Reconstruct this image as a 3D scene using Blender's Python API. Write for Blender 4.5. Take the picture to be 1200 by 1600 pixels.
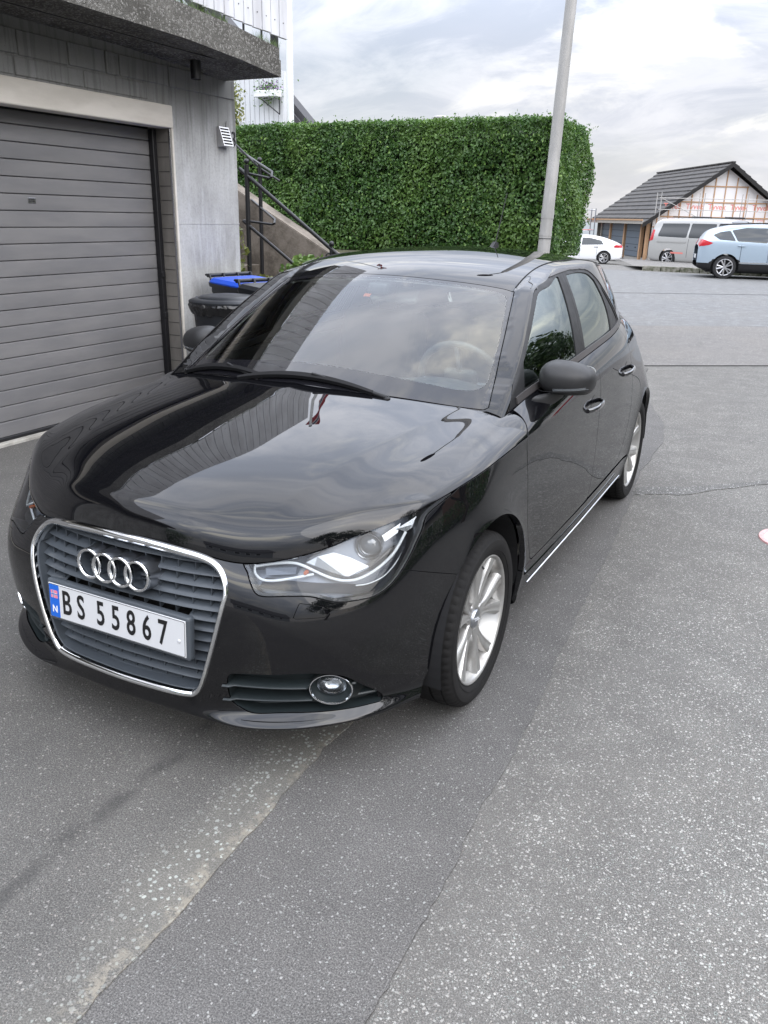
import bpy, bmesh, math, random
import numpy as np
from mathutils import Vector, Matrix
random.seed(7); RNG = np.random.RandomState(11)
for _o in list(bpy.data.objects): bpy.data.objects.remove(_o)
SC = bpy.context.scene; COL = SC.collection
# ---------------- camera ----------------
cam_d = bpy.data.cameras.new('camera'); cam = bpy.data.objects.new('camera', cam_d); COL.objects.link(cam)
cam_d.sensor_fit = 'VERTICAL'; cam_d.sensor_height = 36; cam_d.sensor_width = 27; cam_d.lens = 36*1281.7/1600
cam_d.clip_start = .05; cam_d.clip_end = 5000
_R = [[0.8893627405022091, 0.45668610316063074, 0.02171909266884653], [0.1734941808790614, -0.29315353508703756, -0.940191881515192], [-0.42300553779767913, 0.8399397645342974, -0.3399522127396224]]
cam.matrix_world = Matrix(((_R[0][0], -_R[1][0], -_R[2][0], 1.63236), (_R[0][1], -_R[1][1], -_R[2][1], -2.32746), (_R[0][2], -_R[1][2], -_R[2][2], 1.552494), (0, 0, 0, 1)))
SC.camera = cam
SC.render.resolution_x = 768; SC.render.resolution_y = 1024
# ---------------- sky, sun, exposure ----------------
SUN_EL, SUN_AZ = math.radians(36), math.radians(112)      # azimuth measured from +Y towards +X
W = bpy.data.worlds.new('World'); SC.world = W; W.use_nodes = True
nt = W.node_tree; nt.nodes.clear()
def wn(t, **k):
    n = nt.nodes.new(t)
    for a, b in k.items(): setattr(n, a, b)
    return n
wo = wn('ShaderNodeOutputWorld'); bg = wn('ShaderNodeBackground'); nt.links.new(bg.outputs[0], wo.inputs[0])
sky = wn('ShaderNodeTexSky', sky_type='NISHITA', sun_disc=False, sun_elevation=SUN_EL, sun_rotation=SUN_AZ, air_density=1.2, dust_density=3.0, ozone_density=1.5)
bg.inputs['Strength'].default_value = .125
tc = wn('ShaderNodeTexCoord'); sp = wn('ShaderNodeSeparateXYZ'); nt.links.new(tc.outputs['Generated'], sp.inputs[0])
# project the view direction on a cloud deck: (x,y)/(z+c)
def mth(op, a, b=None, c=None):
    n = wn('ShaderNodeMath', operation=op)
    for i, v in enumerate((a, b, c)):
        if v is None: continue
        if isinstance(v, (int, float)): n.inputs[i].default_value = v
        else: nt.links.new(v, n.inputs[i])
    return n.outputs[0]
zz = mth('MAXIMUM', sp.outputs[2], 0.0); den = mth('ADD', zz, .30)
cx = mth('DIVIDE', sp.outputs[0], den); cy = mth('DIVIDE', sp.outputs[1], den)
cmb = wn('ShaderNodeCombineXYZ'); nt.links.new(cx, cmb.inputs[0]); nt.links.new(cy, cmb.inputs[1])
def noise(scale, detail, rough, off, dist=0.0):
    mp = wn('ShaderNodeMapping'); mp.inputs['Location'].default_value = off; nt.links.new(cmb.outputs[0], mp.inputs[0])
    mp.inputs['Scale'].default_value = (1.0, 1.45, 1); mp.inputs['Rotation'].default_value = (0, 0, .35)
    n = wn('ShaderNodeTexNoise'); n.inputs['Scale'].default_value = scale; n.inputs['Detail'].default_value = detail
    n.inputs['Roughness'].default_value = rough; n.inputs['Distortion'].default_value = dist; nt.links.new(mp.outputs[0], n.inputs['Vector']); return n.outputs[0]
def ramp(v, a, b):
    n = wn('ShaderNodeMapRange', interpolation_type='SMOOTHSTEP'); n.inputs[1].default_value = a; n.inputs[2].default_value = b; nt.links.new(v, n.inputs[0]); return n.outputs[0]
def mixc(f, a, b):
    n = wn('ShaderNodeMix', data_type='RGBA')
    if isinstance(f, (int, float)): n.inputs[0].default_value = f
    else: nt.links.new(f, n.inputs[0])
    for i, v in ((6, a), (7, b)):
        if isinstance(v, tuple): n.inputs[i].default_value = (*v, 1)
        else: nt.links.new(v, n.inputs[i])
    return n.outputs[2]
big = ramp(noise(.9, 5, .55, (3.1, .7, 0), .6), .36, .66)
fine = ramp(noise(2.6, 9, .62, (1.3, 5.2, 0), .8), .38, .66)
glow = ramp(noise(1.5, 7, .6, (7.7, 2.4, 0), .5), .52, .70)
deck = mixc(fine, (5.1, 5.55, 6.6), (7.7, 7.9, 8.6))       # thick grey-blue cloud and lighter cloud
deck = mixc(glow, deck, (12.2, 11.9, 11.0))                    # thin bright warm breaks
haze_c = (7.9, 7.75, 7.85)
hz = ramp(sp.outputs[2], .22, -.02)
deck2 = mixc(mth('MULTIPLY', hz, .8), deck, haze_c)
cover = mth('MULTIPLY_ADD', big, .22, .74)
lift = mth('MULTIPLY_ADD', ramp(zz, .12, .62), 2.9, .90)
vm = wn('ShaderNodeVectorMath', operation='SCALE'); nt.links.new(deck2, vm.inputs[0]); nt.links.new(lift, vm.inputs['Scale'])
final = mixc(cover, sky.outputs[0], vm.outputs[0])
nt.links.new(final, bg.inputs['Color'])
sd = bpy.data.lights.new('sun', 'SUN'); sun = bpy.data.objects.new('sun', sd); COL.objects.link(sun)
sd.energy = 1.6; sd.angle = math.radians(64); sd.color = (1, .955, .90)
_sv = Vector((math.sin(SUN_AZ)*math.cos(SUN_EL), math.cos(SUN_AZ)*math.cos(SUN_EL), math.sin(SUN_EL)))
sun.rotation_euler = _sv.to_track_quat('Z', 'Y').to_euler()
SC.view_settings.view_transform = 'Standard'; SC.view_settings.look = 'None'; SC.view_settings.exposure = .14; SC.view_settings.gamma = 1
SC.view_settings.use_curve_mapping = False
SC.render.engine = 'CYCLES'; SC.cycles.max_bounces = 8; SC.cycles.transparent_max_bounces = 16; SC.cycles.caustics_reflective = False; SC.cycles.caustics_refractive = False

# ---------------- material helpers ----------------
def mat(name, color=(.5, .5, .5), rough=.5, metal=0, spec=.5, coat=0, coat_rough=.03, build=None, emit=None):
    m = bpy.data.materials.new(name); m.use_nodes = True; b = m.node_tree.nodes['Principled BSDF']
    b.inputs['Base Color'].default_value = (*color, 1); b.inputs['Roughness'].default_value = rough; b.inputs['Metallic'].default_value = metal
    b.inputs['Specular IOR Level'].default_value = spec; b.inputs['Coat Weight'].default_value = coat; b.inputs['Coat Roughness'].default_value = coat_rough
    m.diffuse_color = (*color, 1)
    if build: build(m.node_tree, b)
    return m
class NB:     # tiny node builder
    def __init__(s, t): s.t = t
    def new(s, typ, **k):
        n = s.t.nodes.new(typ)
        for a, b in k.items(): setattr(n, a, b)
        return n
    def link(s, a, b): s.t.links.new(a, b)
    def obj(s): return s.new('ShaderNodeTexCoord').outputs['Object']
    def map(s, v, scale=(1, 1, 1), loc=(0, 0, 0), rot=(0, 0, 0)):
        n = s.new('ShaderNodeMapping'); n.inputs['Scale'].default_value = scale; n.inputs['Location'].default_value = loc; n.inputs['Rotation'].default_value = rot
        s.link(v, n.inputs[0]); return n.outputs[0]
    def noise(s, v, scale, detail=4, rough=.5, dist=0, col=False):
        n = s.new('ShaderNodeTexNoise'); n.inputs['Scale'].default_value = scale; n.inputs['Detail'].default_value = detail; n.inputs['Roughness'].default_value = rough; n.inputs['Distortion'].default_value = dist
        s.link(v, n.inputs['Vector']); return n.outputs[1 if col else 0]
    def voro(s, v, scale, feature='F1', out='Distance', rand=1):
        n = s.new('ShaderNodeTexVoronoi', feature=feature); n.inputs['Scale'].default_value = scale; n.inputs['Randomness'].default_value = rand
        s.link(v, n.inputs['Vector']); return n.outputs[out]
    def rng(s, v, a, b, c=0, d=1, smooth=True):
        n = s.new('ShaderNodeMapRange', interpolation_type='SMOOTHSTEP' if smooth else 'LINEAR')
        for i, q in zip((1, 2, 3, 4), (a, b, c, d)): n.inputs[i].default_value = q
        s.link(v, n.inputs[0]); return n.outputs[0]
    def m(s, op, a, b=None):
        n = s.new('ShaderNodeMath', operation=op)
        for i, v in enumerate((a, b)):
            if v is None: continue
            if isinstance(v, (int, float)): n.inputs[i].default_value = v
            else: s.link(v, n.inputs[i])
        return n.outputs[0]
    def mix(s, f, a, b, mode='MIX'):
        n = s.new('ShaderNodeMix', data_type='RGBA', blend_type=mode)
        if isinstance(f, (int, float)): n.inputs[0].default_value = f
        else: s.link(f, n.inputs[0])
        for i, v in ((6, a), (7, b)):
            if isinstance(v, tuple): n.inputs[i].default_value = (*v, 1)
            else: s.link(v, n.inputs[i])
        return n.outputs[2]
    def bump(s, h, strength=.3, dist=.01, b=None):
        n = s.new('ShaderNodeBump'); n.inputs['Strength'].default_value = strength; n.inputs['Distance'].default_value = dist
        s.link(h, n.inputs['Height']); 
        if b: s.link(n.outputs[0], b.inputs['Normal'])
        return n.outputs[0]
    def sep(s, v):
        n = s.new('ShaderNodeSeparateXYZ'); s.link(v, n.inputs[0]); return n.outputs

# ---------------- object helpers ----------------
def link(name, me, m=None, parent=None, smooth=None):
    o = bpy.data.objects.new(name, me); COL.objects.link(o)
    if m is not None and len(me.materials) == 0: me.materials.append(m)
    if parent is not None: o.parent = parent
    if smooth: me.shade_smooth()
    return o
def pyobj(name, v, f, m, parent=None, smooth=False):
    me = bpy.data.meshes.new(name); me.from_pydata([tuple(map(float, q)) for q in v], [], f); me.update()
    return link(name, me, m, parent, smooth)
def tag(o, label=None, cat=None, group=None, kind=None):
    if label: o['label'] = label
    if cat: o['category'] = cat
    if group: o['group'] = group
    if kind: o['kind'] = kind
    return o
def empty(name, loc=(0, 0, 0), rz=0, label=None, cat=None, group=None):
    o = bpy.data.objects.new(name, None); COL.objects.link(o); o.location = loc; o.rotation_euler = (0, 0, rz); o.empty_display_size = .1
    return tag(o, label, cat, group)
def bm_obj(name, bm, m, parent=None, smooth=False):
    me = bpy.data.meshes.new(name); bm.to_mesh(me); bm.free(); return link(name, me, m, parent, smooth)
def bm_box(bm, lo, hi, bevel=0, seg=1, mtx=None):
    r = bmesh.ops.create_cube(bm, size=1)['verts']
    lo = Vector(lo); hi = Vector(hi)
    for v in r: v.co = Vector([lo[i]+(v.co[i]+.5)*(hi[i]-lo[i]) for i in range(3)])
    if bevel > 0:
        es = list({e for v in r for e in v.link_edges})
        q = bmesh.ops.bevel(bm, geom=es, offset=bevel, segments=seg, affect='EDGES', profile=.5)
        r = list({v for f in q['faces'] for v in f.verts} | {v for v in r if v.is_valid})
    if mtx is not None:
        for v in r: v.co = mtx @ v.co
    return r
def box(name, lo, hi, m, parent=None, bevel=0, seg=1, mtx=None):
    bm = bmesh.new(); bm_box(bm, lo, hi, bevel, seg, mtx); return bm_obj(name, bm, m, parent)
def frame(p, q, up=(0, 0, 1)):
    z = (Vector(q)-Vector(p)).normalized(); u = Vector(up)
    if abs(z.dot(u)) > .98: u = Vector((1, 0, 0))
    x = u.cross(z).normalized(); y = z.cross(x); return x, y, z
def tube_vf(pts, r, n=10, cap=True, closed=False):
    pts = [Vector(a) for a in pts]; rs = r if isinstance(r, (list, tuple, np.ndarray)) else [r]*len(pts); V = []; F = []
    px = None; N = len(pts)
    for i, a in enumerate(pts):
        if closed: t = (pts[(i+1) % N]-pts[i-1]).normalized()
        else: t = (pts[min(i+1, N-1)]-pts[max(i-1, 0)]).normalized()
        if px is None:
            u = Vector((0, 0, 1)) if abs(t.z) < .9 else Vector((1, 0, 0)); px = u.cross(t).normalized()
        else: px = (px-t*px.dot(t)).normalized()
        py = t.cross(px)
        for k in range(n):
            w = 2*math.pi*k/n; V.append(a+(px*math.cos(w)+py*math.sin(w))*rs[i])
    for i in range(N if closed else N-1):
        j = (i+1) % N
        for k in range(n): F.append((i*n+k, i*n+(k+1) % n, j*n+(k+1) % n, j*n+k))
    if cap and not closed: F.append(tuple(range(n))[::-1]); F.append(tuple((N-1)*n+k for k in range(n)))
    return V, F
def tube(name, pts, r, m, parent=None, n=10, closed=False, smooth=True):
    V, F = tube_vf(pts, r, n, True, closed); o = pyobj(name, V, F, m, parent, False)
    if smooth: smooth_by_angle(o)
    return o
def smooth_by_angle(o, ang=40):
    me = o.data; bm = bmesh.new(); bm.from_mesh(me); bm.normal_update()
    for f in bm.faces: f.smooth = True
    for e in bm.edges:
        if len(e.link_faces) == 2 and e.calc_face_angle(0) > math.radians(ang): e.smooth = False
    bm.to_mesh(me); bm.free(); return o
def lathe(name, prof, axis_o, axis_d, m, parent=None, n=48, ref=None, ang=35, closed=False):
    """prof: (a along axis, r) list, revolved about axis"""
    o = Vector(axis_o); d = Vector(axis_d).normalized(); u = Vector(ref) if ref else (Vector((0, 0, 1)) if abs(d.z) < .9 else Vector((0, 1, 0)))
    x = (u-d*u.dot(d)).normalized(); y = d.cross(x); V = []; F = []; k = len(prof)
    for i in range(n):
        w = 2*math.pi*i/n; e = x*math.cos(w)+y*math.sin(w)
        for a, r in prof: V.append(o+d*a+e*r)
    for i in range(n):
        j = (i+1) % n
        for q in range(k if closed else k-1):
            q2 = (q+1) % k; F.append((i*k+q, j*k+q, j*k+q2, i*k+q2))
    ob = pyobj(name, V, F, m, parent); fix(ob); return smooth_by_angle(ob, ang)
def fix(o):
    bm = bmesh.new(); bm.from_mesh(o.data); bmesh.ops.remove_doubles(bm, verts=bm.verts, dist=1e-6); bmesh.ops.recalc_face_normals(bm, faces=bm.faces); bm.to_mesh(o.data); bm.free(); return o
def copy_tree(o, parent=None):
    c = o.copy(); COL.objects.link(c); c.parent = parent
    for ch in [q for q in bpy.data.objects if q.parent is o]: copy_tree(ch, c)
    return c
def prism(name, poly, axis, a0, a1, m, parent=None, bevel=0):
    """poly 2-D outline extruded along axis 0/1/2 from a0 to a1"""
    V = []
    for a in (a0, a1):
        for p in poly:
            q = list(p); q.insert(axis, a); V.append(q)
    n = len(poly); F = [tuple(range(n)), tuple(range(n, 2*n))]+[(i, (i+1) % n, n+(i+1) % n, n+i) for i in range(n)]
    o = fix(pyobj(name, V, F, m, parent))
    if bevel:
        bm = bmesh.new(); bm.from_mesh(o.data); bmesh.ops.bevel(bm, geom=list(bm.edges), offset=bevel, segments=2, affect='EDGES'); bm.to_mesh(o.data); bm.free()
    return o
def text_mesh(s, size, depth=0, font_scale=(1, 1), align='CENTER', bevel=0, shear=0):
    cu = bpy.data.curves.new('t', 'FONT'); cu.body = s; cu.size = size; cu.extrude = depth; cu.align_x = align; cu.align_y = 'CENTER'; cu.resolution_u = 4; cu.offset = bevel; cu.shear = shear
    o = bpy.data.objects.new('t', cu); COL.objects.link(o); dg = bpy.context.evaluated_depsgraph_get(); me = bpy.data.meshes.new_from_object(o.evaluated_get(dg))
    bpy.data.objects.remove(o); bpy.data.curves.remove(cu)
    for v in me.vertices: v.co.x *= font_scale[0]; v.co.y *= font_scale[1]
    return me
def put_text(name, s, size, mtx, m, parent=None, depth=.0005, fs=(1, 1), bevel=0, align='CENTER', label=None):
    me = text_mesh(s, size, depth, fs, align, bevel); me.transform(mtx); me.materials.clear(); o = link(name, me, m, parent)
    if label: o['label'] = label
    return o
def mtx_axes(o, x, y, z):
    return Matrix(((x[0], y[0], z[0], o[0]), (x[1], y[1], z[1], o[1]), (x[2], y[2], z[2], o[2]), (0, 0, 0, 1)))
def pchip(xk,yk,x):
    xk=np.asarray(xk,float); yk=np.asarray(yk,float); h=np.diff(xk); d=np.diff(yk)/h
    m=np.zeros(len(xk)); m[1:-1]=np.where(d[:-1]*d[1:]>0, 2*d[:-1]*d[1:]/(d[:-1]+d[1:]+1e-30),0)
    m[0]=d[0]; m[-1]=d[-1]
    i=np.clip(np.searchsorted(xk,x)-1,0,len(h)-1); t=(x-xk[i])/h[i]
    return ((2*t**3-3*t**2+1)*yk[i]+(t**3-2*t**2+t)*h[i]*m[i]+(-2*t**3+3*t**2)*yk[i+1]+(t**3-t**2)*h[i]*m[i+1])
def gs(y,sig):      # smooth a uniformly sampled column, ends extended by point reflection
    n=int(3*sig)+1; k=np.exp(-.5*(np.arange(-n,n+1)/sig)**2); k/=k.sum()
    a=2*y[0]-y[n:0:-1]; b=2*y[-1]-y[-2:-n-2:-1]
    return np.convolve(np.concatenate([a,y,b]),k,'valid')
class Tab:          # smooth 1-D function from a table
    def __init__(s,pts,sig=.06,n=6000,even=False):
        x=[q[0] for q in pts]; y=[q[1] for q in pts]
        if even: x=[-v for v in x[:0:-1]]+x; y=y[:0:-1]+y
        s.x=np.linspace(x[0],x[-1],n); v=pchip(x,y,s.x); s.y=gs(v,sig/(s.x[1]-s.x[0]))
    def __call__(s,x): return np.interp(x,s.x,s.y)
# ---------- lower body ring: plan curve at z=.45
PLAN=[(0,-.800),(.2,-.790),(.38,-.755),(.53,-.688),(.65,-.594),(.735,-.485),(.79,-.365),(.825,-.2),(.845,0),(.850,.35),(.858,.75),(.864,1.2),(.866,1.7),(.862,2.1),(.855,2.469),(.834,2.72),(.79,2.90),(.71,3.02),(.52,3.095),(.26,3.13),(0,3.14)]
_P=np.array(PLAN); 
def _dense(P,n=3000,sig=.035):
    L=np.concatenate([[0],np.cumsum(np.linalg.norm(np.diff(P,axis=0),axis=1))])
    q=np.linspace(0,L[-1],n); x=pchip(L,P[:,0],q); y=pchip(L,P[:,1],q); d=q[1]
    # mirror at both ends so the centre stays smooth
    k=int(4*sig/d)
    def sm(v,odd):
        a=v[1:k+1][::-1]; b=v[-k-1:-1][::-1]
        w=np.concatenate([-a if odd else a,v,-b if odd else b]); g=gs(w,sig/d); return g[k:-k]
    return q,sm(x,True),sm(y,False)
RU,RX,RY=_dense(_P)
_dx=np.gradient(RX);_dy=np.gradient(RY);_l=np.hypot(_dx,_dy); RNX=_dy/_l; RNY=-_dx/_l   # outward normal
def u_at(x=None,y=None):
    if x is not None:
        m=RY<-.1; return np.interp(x,RX[m],RU[m])
    i=np.searchsorted(RX, .7); m=slice(i,None); o=RY[m]; j=np.argmax(o>3.0) or len(o); return np.interp(y,o,RU[m])
# station profiles: offset outward from plan, z   (levels 0..8)
ST=[ # u , [(off,z)...]
 (u_at(x=0),  [(-.16,.180),(-.030,.186),(-.012,.222),(-.002,.30),(0,.42),(-.004,.52),(-.016,.60),(-.034,.665),(-.050,.705)]),
 (u_at(x=.25),[(-.16,.180),(-.028,.186),(-.010,.222),(-.002,.30),(0,.42),(-.004,.52),(-.018,.59),(-.038,.65),(-.056,.690)]),
 (u_at(x=.39),[(-.16,.183),(.004,.188),(-.020,.225),(-.012,.31),(-.002,.42),(-.004,.50),(-.012,.56),(-.036,.62),(-.066,.660)]),
 (u_at(x=.55),[(-.16,.185),(.010,.193),(-.022,.232),(-.008,.30),(.010,.41),(.012,.50),(-.008,.57),(-.042,.635),(-.076,.683)]),
 (u_at(x=.68),[(-.16,.190),(.006,.198),(-.020,.238),(-.006,.30),(.009,.41),(.010,.51),(-.010,.59),(-.048,.665),(-.078,.725)]),
 (u_at(x=.78),[(-.16,.190),(-.018,.195),(-.010,.236),(-.004,.30),(.000,.41),(.000,.52),(-.006,.62),(-.024,.705),(-.050,.772)]),
 (u_at(y=-.1),[(-.16,.180),(-.030,.195),(-.015,.24),(-.004,.32),(.004,.43),(.008,.54),(.004,.64),(-.010,.735),(-.032,.812)]),
 (u_at(y=.25),[(-.16,.190),(-.040,.200),(-.020,.25),(-.006,.34),(.002,.45),(.006,.56),(.004,.66),(-.006,.755),(-.020,.840)]),
 (u_at(y=.6), [(-.16,.190),(-.050,.200),(-.022,.25),(-.006,.34),(.002,.45),(.004,.56),(.001,.67),(-.006,.78),(-.014,.864)]),
 (u_at(y=1.2),[(-.16,.190),(-.052,.200),(-.024,.25),(-.006,.34),(.002,.46),(.004,.58),(.000,.69),(-.007,.81),(-.014,.894)]),
 (u_at(y=1.8),[(-.16,.195),(-.050,.205),(-.022,.26),(-.004,.35),(.004,.47),(.006,.59),(.002,.71),(-.008,.822),(-.020,.912)]),
 (u_at(y=2.47),[(-.16,.20),(-.040,.215),(-.018,.27),(.002,.36),(.010,.48),(.010,.60),(-.010,.72),(-.036,.82),(-.068,.898)]),
 (u_at(y=2.85),[(-.16,.22),(-.030,.235),(-.010,.29),(.000,.37),(.004,.49),(.000,.61),(-.034,.72),(-.078,.82),(-.120,.898)]),
 (RU[-1]*.93,  [(-.16,.24),(-.030,.255),(-.010,.30),(.000,.38),(.004,.50),(-.004,.61),(-.04,.72),(-.080,.82),(-.120,.900)]),
 (RU[-1],      [(-.16,.24),(-.030,.255),(-.010,.30),(.000,.38),(.004,.50),(-.004,.61),(-.04,.72),(-.080,.82),(-.120,.900)]),
]
_su=np.array([s[0] for s in ST]); _sp=np.array([s[1] for s in ST])
NL=9
_lev=np.zeros((len(RU),NL,2))
for k in range(NL):
    for c in range(2):
        v=pchip(_su,_sp[:,k,c],RU); d=RU[1]
        w=np.concatenate([v[1:400][::-1],v]); w=gs(w,.05/d); _lev[:,k,c]=w[399:]
def _tcol(n,tt):    # resampling matrix for levels with a smooth spline (cubic B-spline-like via pchip + smoothing in dense t)
    T=np.linspace(0,NL-1,6001); M=np.zeros((n,NL))
    for k in range(NL):
        e=np.zeros(NL); e[k]=1
        # natural cubic spline basis
        M[:,k]=np.interp(tt,T,ncs(e,T))
    return M
def ncs(y,T):
    n=len(y); A=np.zeros((n,n)); b=np.zeros(n); A[0,0]=A[-1,-1]=1
    for i in range(1,n-1): A[i,i-1:i+2]=[1,4,1]; b[i]=6*(y[i-1]-2*y[i]+y[i+1])
    m=np.linalg.solve(A,b); i=np.clip(T.astype(int),0,n-2); t=T-i
    return (1-t)*y[i]+t*y[i+1]+((1-t)**3-(1-t))*m[i]/6+(t**3-t)*m[i+1]/6
def S(u,t):
    """side/fascia surface, u arc length along ring (array nu), t level 0..8 (array nt) -> (nu,nt,3)"""
    u=np.atleast_1d(u); t=np.atleast_1d(t); M=_tcol(len(t),t)
    lev=np.stack([[np.interp(u,RU,_lev[:,k,c]) for k in range(NL)] for c in range(2)],-1)  # (NL,nu,2)
    off=M@lev[:,:,0]; z=M@lev[:,:,1]          # (nt,nu)
    x=np.interp(u,RU,RX); y=np.interp(u,RU,RY); nx=np.interp(u,RU,RNX); ny=np.interp(u,RU,RNY)
    X=(x+nx*off).T; Y=(y+ny*off).T
    return np.stack([X,Y,z.T],-1)
def C(u): return S(u,[NL-1])[:,0]
# ---------- hood
def hood_setup():
    g={}
    g['uP']=UP; g['uE']=UE
    return g
UP=u_at(x=.795)      # outer top corner of the headlight
UE=u_at(y=.352)       # end of hood seam on the shoulder line
HM=[(-.750,.712),(-.744,.738),(-.730,.766),(-.706,.789),(-.668,.805),(-.50,.856),(-.36,.884),(-.20,.914),(-.02,.944),(.17,.973)]
HK=[(0,.17,.973),(.2,.188,.966),(.4,.240,.950),(.57,.312,.930),(.68,.374,.915),(.735,.397,.911),(.778,.400,.903),(.812,.382,.882),(.834,.352,.848)]
def H(s,t):
    s=np.atleast_1d(s);t=np.atleast_1d(t)
    F=C(UP*s); F=F.copy()
    m=np.array(HM); tt=np.concatenate([[0],np.cumsum(np.linalg.norm(np.diff(m,axis=0),axis=1))]); tt/=tt[-1]; d=np.linspace(0,1,4001)
    m=np.array(HM); my=gs(pchip(tt,m[:,0],d),50); mz=gs(pchip(tt,m[:,1],d),50)
    my+= (m[0,0]-my[0])*(1-d)**30+(m[-1,0]-my[-1])*d**8; mz+=(m[0,1]-mz[0])*(1-d)**30+(m[-1,1]-mz[-1])*d**8
    M=np.stack([0*t,np.interp(t,d,my),np.interp(t,d,mz)],-1)
    M=M+(C(np.array([0.]))[0]-M0(M,t))*((1-t)[:,None]**20)
    E=C(UP+(UE-UP)*t)
    k=np.array(HK); L=np.concatenate([[0],np.cumsum(np.linalg.norm(np.diff(k,axis=0),axis=1))]); L/=L[-1]
    # K parameterised like F in x : match x fraction
    q=np.linspace(0,1,4001); kx=pchip(L,k[:,0],q);ky=pchip(L,k[:,1],q);kz=pchip(L,k[:,2],q)
    kx,ky,kz=[gs(v,60) for v in (kx,ky,kz)]
    lf=np.concatenate([[0],np.cumsum(np.linalg.norm(np.diff(C(UP*np.linspace(0,1,200)),axis=0),axis=1))]); lf/=lf[-1]
    lam=s
    K=np.stack([np.interp(lam,q,kx),np.interp(lam,q,ky),np.interp(lam,q,kz)],-1)
    K=K+(C(np.array([UE]))[0]-np.array([kx[-1],ky[-1],kz[-1]]))*(lam[:,None]**6)
    K=K+(M[-1]*0+np.array([0,m[-1,0],m[-1,1]])-np.array([kx[0],ky[0],kz[0]]))*((1-lam)[:,None]**4)
    F0=F[0] if s[0]==0 else C(np.array([0.]))[0]
    F0=C(np.array([0.]))[0];F1=C(np.array([UP]))[0];K0=np.array([0,m[-1,0],m[-1,1]]);K1=C(np.array([UE]))[0]
    a=np.stack([s, s**2.2, .20*s**2+.80*s**6.5],-1)[:,None,:]      # (ns,1,3)
    bx=t; by=1-(1-t)**1.5; bz=1-(1-t)**3
    b0=np.stack([t,1-(1-t)**1.6,1-(1-t)**4.5],-1)[None]      # how fast the front edge's own shape fades
    b1=np.stack([t,t,t**1.5],-1)[None]
    P=(1-a)*M[None]+a*E[None]+(1-b0)*(F[:,None]-(1-a)*F0-a*F1)+b1*(K[:,None]-(1-a)*K0-a*K1)
    return P
def M0(M,t): 
    return np.array([0,HM[0][0],HM[0][1]])
# ---------- greenhouse
zc=Tab([(-.3,.68),(.0,.876),(.17,.973),(.388,1.093),(.6,1.203),(.8,1.298),(.92,1.345),(1.05,1.377),(1.25,1.402),(1.55,1.416),(1.9,1.412),(2.2,1.395),(2.5,1.362),(2.68,1.325),(2.82,1.23),(3.0,1.05),(3.15,.88)],.05)
crown=Tab([(-.3,.36),(.5,.36),(.85,.34),(1.1,.22),(1.35,.16),(2.4,.16),(2.7,.22),(3.15,.3)],.06)
wb=Tab([(-.3,.72),(.3,.736),(.57,.753),(.8,.769),(1.2,.790),(1.6,.788),(1.9,.768),(2.1,.740),(2.3,.703),(2.5,.662),(2.7,.600),(2.9,.550),(3.15,.48)],.08)
belt=Tab([(-.3,.86),(.3,.896),(.42,.925),(.56,.948),(.8,.970),(1.2,1.005),(1.8,1.036),(2.3,1.05),(3.15,1.05)],.05)
def pillar(x,y):
    """the body-colour pillar stands a little proud of the windscreen and turns flatter"""
    xe=np.interp(y,[.2,.368,.964,1.3],[.70,.676,.541,.541]); u=np.maximum(x-xe-.002,0); f=np.clip((1.18-y)/.22,0,1); f=f*f*(3-2*f); q=np.clip(u/.014,0,1)
    return f*(2*crown(y)*xe*u*.95+.011*q*q*(3-2*q))
def Sd(y,z):
    h=z-belt(y); return wb(y)-.30*h-.75*h*np.abs(h)
def G(ys,n,kr=.018):
    """greenhouse sections: for each y a curve from the centre top (j=0) down the side"""
    out=[]
    for y in ys:
        zt=zc(y)
        th=np.linspace(0,np.radians(112),500)   # angle from vertical
        z0=min(belt(y),zt-.12)-.0
        dx=np.sin(th);dz=np.cos(th)
        lo=np.zeros_like(th);hi=np.ones_like(th)*1.3
        for _ in range(34):
            r=(lo+hi)/2; x=r*dx; z=z0+r*dz
            a=z-(zt-crown(y)*x*x+pillar(x,y)); b=x-Sd(y,z)
            m=np.maximum(a,b); f=m+np.maximum(kr-np.abs(a-b),0)**2/(4*kr)
            lo=np.where(f<0,r,lo);hi=np.where(f<0,hi,r)
        x=lo*dx;z=z0+lo*dz
        L=np.concatenate([[0],np.cumsum(np.hypot(np.diff(x),np.diff(z)))]); q=np.linspace(0,L[-1],n)
        out.append(np.stack([np.interp(q,L,x),np.full(n,y),np.interp(q,L,z)],-1))
    return np.array(out)
# ---------- shoulder above the tornado line
def D(u,t):
    u=np.atleast_1d(u);t=np.atleast_1d(t)
    E=C(u); y=E[:,1]; B=np.stack([Sd(y,belt(y))+.012,y,belt(y)-.004],-1)
    Q=E*.42+B*.58; Q[:,0]=E[:,0]*.70+B[:,0]*.30+.006; Q[:,2]=E[:,2]*.38+B[:,2]*.62
    t=t[None,:,None]
    return (1-t)**2*E[:,None]+2*t*(1-t)*Q[:,None]+t**2*B[:,None]
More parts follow.
